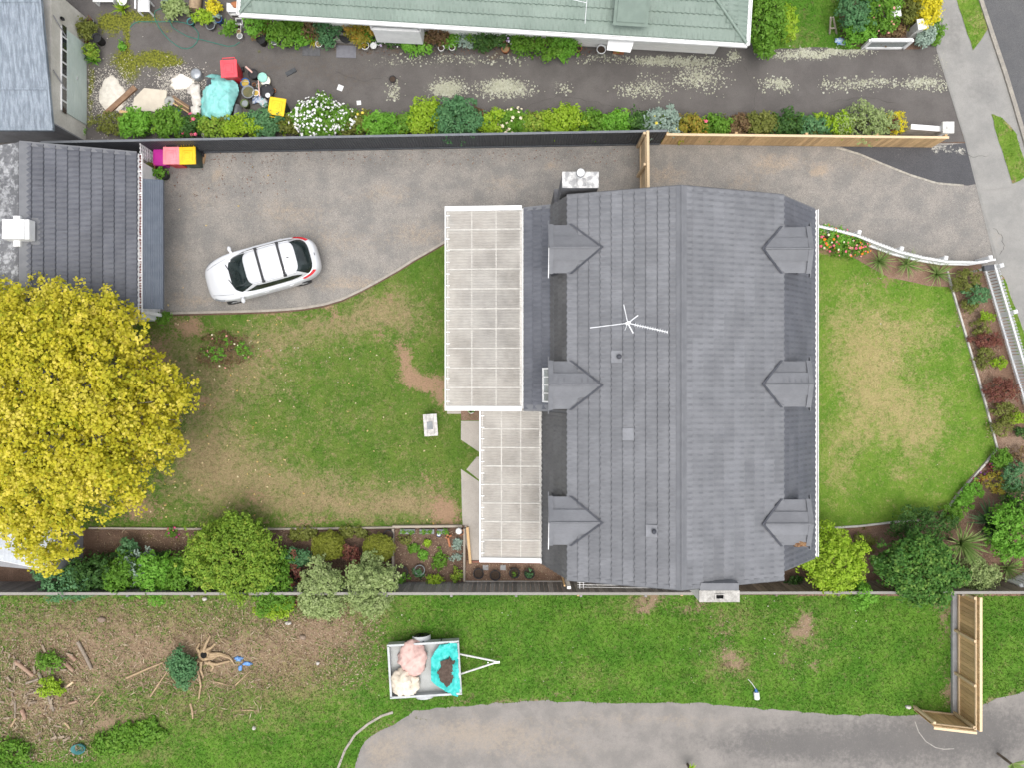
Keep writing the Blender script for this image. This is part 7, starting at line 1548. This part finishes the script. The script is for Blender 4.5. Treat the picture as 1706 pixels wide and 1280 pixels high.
for a, b, r_, lb in BR:
    A_, B_ = P(*a), P(*b); m = MB(); md = A_.lerp(B_, .5) + Vector((.03, .03, .02)); m.tube([A_ + Vector((0, 0, r_)), md + Vector((0, 0, r_)), B_ + Vector((0, 0, r_ * .8))], [r_, r_ * .9, r_ * .6], 7); tag(m.build('branch', M_root), lb, 'branch', 'cut branches on the side lot')
LG = [((131, 1069), (154, 1114), .085, M_log, 'long grey log lying apart right of the pile'), ((66, 1120), (91, 1184), .075, M_log, 'long grey log crossing the middle of the pile'), ((58, 1153), (110, 1146), .07, M_log, 'log lying crosswise under the long one'), ((106, 1148), (123, 1136), .06, M_pine_l, 'pale split piece at the right end of the crosswise log'), ((28, 1102), (58, 1126), .10, M_brn, 'thick reddish log at the upper left of the pile'), ((108, 1102), (124, 1118), .09, M_brn, 'short reddish log right of the lime weeds'), ((38, 1182), (44, 1198), .10, M_brn, 'stubby split log at the lower left of the pile'), ((45, 1138), (66, 1131), .06, M_log, 'short log touching the long crossing one'), ((116, 1090), (128, 1100), .09, M_brn, 'broken log end above the short reddish log'), ((26, 1168), (26, 1196), .05, M_log, 'slim grey log at the left of the pile'), ((116, 1172), (130, 1168), .06, M_brn, 'little broken log right of the crosswise log')]
for a, b, r_, mt_, lb in LG:
    r_ *= .85; A_, B_ = P(*a), P(*b); m = MB(); m.tube([A_ + Vector((0, 0, r_)), A_.lerp(B_, .5) + Vector((.02, 0, r_ * 1.1)), B_ + Vector((0, 0, r_))], [r_, r_ * .95, r_ * .88], 9); tag(m.build('log', mt_), lb, 'log', 'logs piled on the side lot')
ST = [(30, 1104, 6, 5, 'flat brown rock at the left of the log pile'), (342, 998, 4, 3, 'white stone against the grey fence'), (481, 1038, 5, 3, 'white stone on the bare ground below the silvery shrub'), (505, 1062, 6, 4, 'pale broken concrete on the bare ground'), (530, 1105, 3, 3, 'small white stone left of the trailer'), (170, 1032, 7, 5, 'pale brown stone below the grey fence'), (424, 1213, 3, 3, 'white lump on the green weeds'), (1512, 1178, 5, 3, 'white stone at the end of the short pine fence'), (40, 1268, 9, 6, 'grey slab piece in the lower left corner')]
for i, (u, v_, ru, rv, lb) in enumerate(ST):
    p = P(u, v_); wt = 'white' in lb; tag(lump('stone', (p.x, p.y, .06), (ru / PXM, rv / PXM, .09), pm('white_stone', (.66, .62, .57), (.52, .48, .43), 7, .9, fine=.2) if wt else pm('brown_stone', (.33, .25, .19), (.24, .18, .14), 6, .95, fine=.4), .3, i + 2, 2.5, 14, .05), lb, 'stone', 'stones on the side lot')
for (u, v_, ru, rv, s_, lb) in ((398, 1098, 7, 4, 3, 'upper scrap of blue plastic right of the stump'), (412, 1106, 8, 3, 5, 'right scrap of blue plastic right of the stump'), (401, 1113, 3, 5, 7, 'lower scrap of blue plastic right of the stump')):
    p = P(u, v_); tag(lump('plastic_scrap', (p.x, p.y, .04), (ru / PXM, rv / PXM, .05), pm('blue_scrap', (.08, .22, .55), (.2, .36, .62), 14, .5), .6, s_, 5, 18, .03), lb, 'plastic', 'blue plastic scraps')
p = P(134, 1246); m = MB(); m.lathe([(.0, .02), (.2, .03), (.27, .20), (.29, .20), (.22, 0)], (p.x, p.y, .0), 18, sy=.7); tag(m.build('tub', PC['teal']), 'dark teal tub half sunk beside the green weeds', 'tub')
p = P(1259, 1157); gs = thing('garden_sprayer', 'white sprayer bottle with a blue pump lying on the side lot grass', 'sprayer', tuple(p), .1)
m = MB(); m.tube([(0, -.16, .12), (0, .12, .12)], [.11, .11], 14); m.build('bottle', M_white, gs, local=True); m = MB(); m.tube([(0, .12, .12), (-.02, .26, .14)], [.07, .04], 10); m.build('pump', PC['blue'], gs, local=True); m = MB(); m.tube([(-.02, .25, .14), (-.12, .45, .05), (-.25, .62, .03)], .014, 6); m.build('hose', M_white, gs, local=True)
# scratches left by the gate swinging on the shared drive are scuffed dirt: a thin sheet each
for i, pts in enumerate(([(1524, 1203), (1530, 1220), (1542, 1236), (1558, 1246), (1572, 1249), (1589, 1248)],)):
    m = MB()
    for a, b in zip(pts, pts[1:]): m.bar(P(*a) + Vector((0, 0, .0195)), P(*b) + Vector((0, 0, .0195)), .035, .004)
    o = m.build('scuff_mark', pm('scuff_dust', (.36, .34, .31), None, 8, .95)); o['kind'] = 'structure'

# ---------------------------------------------------------------- fallen leaves, chips, petals (too many to count)
def litter(name, n, regions, size, mat, label, seed, z=.03, cat='litter', asp=.7):
    rg = np.random.default_rng(seed); ps = []
    for (u0, v0, u1, v1, wgt) in regions:
        k = int(n * wgt); ps.append(np.stack([rg.uniform(u0, u1, k), rg.uniform(v0, v1, k)], 1))
    q = np.concatenate(ps); m_ = len(q); c = np.stack([(q[:, 0] - 853) / PXM, (640 - q[:, 1]) / PXM, np.full(m_, z) + rg.uniform(0, .02, m_)], 1)
    nr = rg.normal(size=(m_, 3)) * .35 + np.array([0, 0, 1]); nr /= np.linalg.norm(nr, axis=1, keepdims=True)
    o = link(name, leaf_mesh(name, c, nr, size, asp, rg, rg.uniform(0, 1, m_)), mat); tag(o, label, cat, kind='stuff')
M_fl = leafmat('fallen_leaf', (.55, .36, .10), (.66, .52, .24), (.70, .60, .40)); M_chipw = leafmat('wood_chip', (.24, .15, .09), (.38, .27, .17), (.56, .46, .33)); M_brl = leafmat('brown_litter', (.12, .05, .03), (.20, .09, .055), (.30, .17, .10))
litter('fallen_leaves', 230, [(250, 530, 480, 880, .55), (200, 600, 340, 880, .25), (400, 560, 740, 880, .15), (270, 250, 520, 520, .05)], .085, M_fl, 'yellow leaves fallen over the back lawn', 21, .06)
litter('wood_chips', 5200, [(0, 1000, 620, 1150, .6), (0, 1060, 160, 1270, .3), (440, 1010, 640, 1110, .1)], .07, M_chipw, 'wood chips and bark scattered over the bare side lot', 22, .03)
litter('bark_chips', 3600, [(160, 884, 480, 930, .2), (772, 936, 945, 970, .15), (660, 884, 770, 968, .15), (1592, 480, 1640, 550, .06), (1614, 550, 1664, 640, .08), (1640, 640, 1690, 730, .08), (1668, 740, 1700, 800, .04), (1600, 850, 1700, 990, .16)], .05, M_chipw, 'bark chips lying on the garden beds', 23, .05)
litter('drive_leaves', 500, [(300, 248, 1060, 275, .5), (280, 260, 480, 330, .25), (600, 80, 1000, 92, .25)], .05, M_brl, 'brown leaves blown along the drives', 24, .02)
M_dust = leafmat('powder_fleck', (.5, .46, .40), (.62, .58, .5), (.75, .7, .62))
def specks(name, spots, size, mat, label, seed, z=.012):
    rg = np.random.default_rng(seed); q = np.concatenate([np.stack([rg.normal(u, ru, n_), rg.normal(v_, rv, n_)], 1) for u, v_, ru, rv, n_ in spots]); m_ = len(q)
    c = np.stack([(q[:, 0] - 853) / PXM, (640 - q[:, 1]) / PXM, np.full(m_, z) + rg.uniform(0, .008, m_)], 1); nr = rg.normal(size=(m_, 3)) * .15 + np.array([0, 0, 1]); nr /= np.linalg.norm(nr, axis=1, keepdims=True)
    tag(link(name, leaf_mesh(name, c, nr, size * rg.uniform(.25, 1, m_) ** -.75 * .62, .85, rg, rg.uniform(0, 1, m_)), mat), label, 'litter', kind='stuff')
specks('powder_dust', [(186, 160, 20, 26, 2600), (300, 138, 22, 14, 1800), (235, 185, 30, 12, 500)], .035, M_dust, 'white powder dusted over the sealed yard', 31)
specks('lichen_flakes', [(745, 147, 15, 8, 420), (842, 147, 22, 8, 560), (657, 153, 6, 9, 110), (1090, 101, 30, 4, 300), (1150, 102, 30, 4, 330), (1060, 150, 18, 6, 170), (1090, 142, 22, 12, 110), (1145, 135, 14, 10, 120), (1178, 128, 18, 14, 260), (1285, 140, 12, 7, 110), (1306, 142, 8, 6, 90), (1380, 143, 10, 5, 60), (1430, 140, 24, 6, 200), (1480, 138, 14, 5, 70), (1530, 140, 18, 6, 170), (1568, 140, 6, 6, 60), (1330, 90, 30, 5, 220), (1400, 88, 30, 4, 160), (940, 148, 6, 6, 40), (720, 98, 40, 5, 110), (830, 100, 30, 5, 80), (1010, 98, 22, 4, 90), (1222, 93, 6, 5, 70)], .062, leafmat('lichen_fleck', (.42, .42, .31), (.52, .52, .4), (.6, .6, .5)), 'pale lichen flakes crusting the sealed drive', 32)
specks('clover_flowers', [(1450, 600, 60, 90, 20), (480, 600, 60, 40, 40), (900, 1080, 250, 50, 60), (1300, 1060, 100, 40, 60)], .035, M_dust, 'tiny pale petals dotted over the lawns', 33, .06)
M_twig = leafmat('dry_twig', (.22, .155, .10), (.36, .27, .17), (.55, .45, .32))
litter('twigs', 1500, [(0, 1080, 150, 1270, .5), (180, 1050, 440, 1200, .3), (0, 1000, 620, 1150, .2)], .30, M_twig, 'dry twigs and split roots strewn over the side lot', 41, .05, 'litter', .10)
litter('straw', 4200, [(0, 1000, 620, 1150, .7), (0, 1060, 200, 1270, .2), (430, 1000, 640, 1110, .1)], .10, M_twig, 'dry straw lying over the bare side lot', 42, .035, 'litter', .14)
litter('bed_stems', 900, [(160, 884, 480, 950, .3), (660, 884, 770, 968, .2), (1592, 480, 1640, 550, .1), (1614, 550, 1664, 640, .1), (1640, 640, 1690, 730, .1), (1600, 850, 1700, 990, .2)], .16, M_twig, 'dry stems lying on the garden beds', 43, .06, 'litter', .10)
rgw = random.Random(77); m = MB()
for i in range(85):
    u, v_ = rgw.gauss(62, 44), rgw.gauss(1150, 48)
    if u < -10 or v_ < 1050: continue
    p = P(u, v_); L_ = rgw.uniform(.08, .34); m.box((p.x, p.y, rgw.uniform(.02, .12)), (L_, rgw.uniform(.03, .09), rgw.uniform(.03, .07)), M=Matrix.Translation((p.x, p.y, rgw.uniform(.03, .12))) @ Matrix.Rotation(rgw.uniform(0, PI), 4, 'Z') @ Matrix.Rotation(rgw.uniform(-.3, .3), 4, 'Y') @ Matrix.Diagonal((1, 1, 1, 1)))
tag(m.build('split_wood', pm('split_wood', (.36, .29, .21), (.20, .15, .11), 3.5, .9, fine=.4)), 'jumble of broken wood pieces around the log pile', 'wood', kind='stuff')
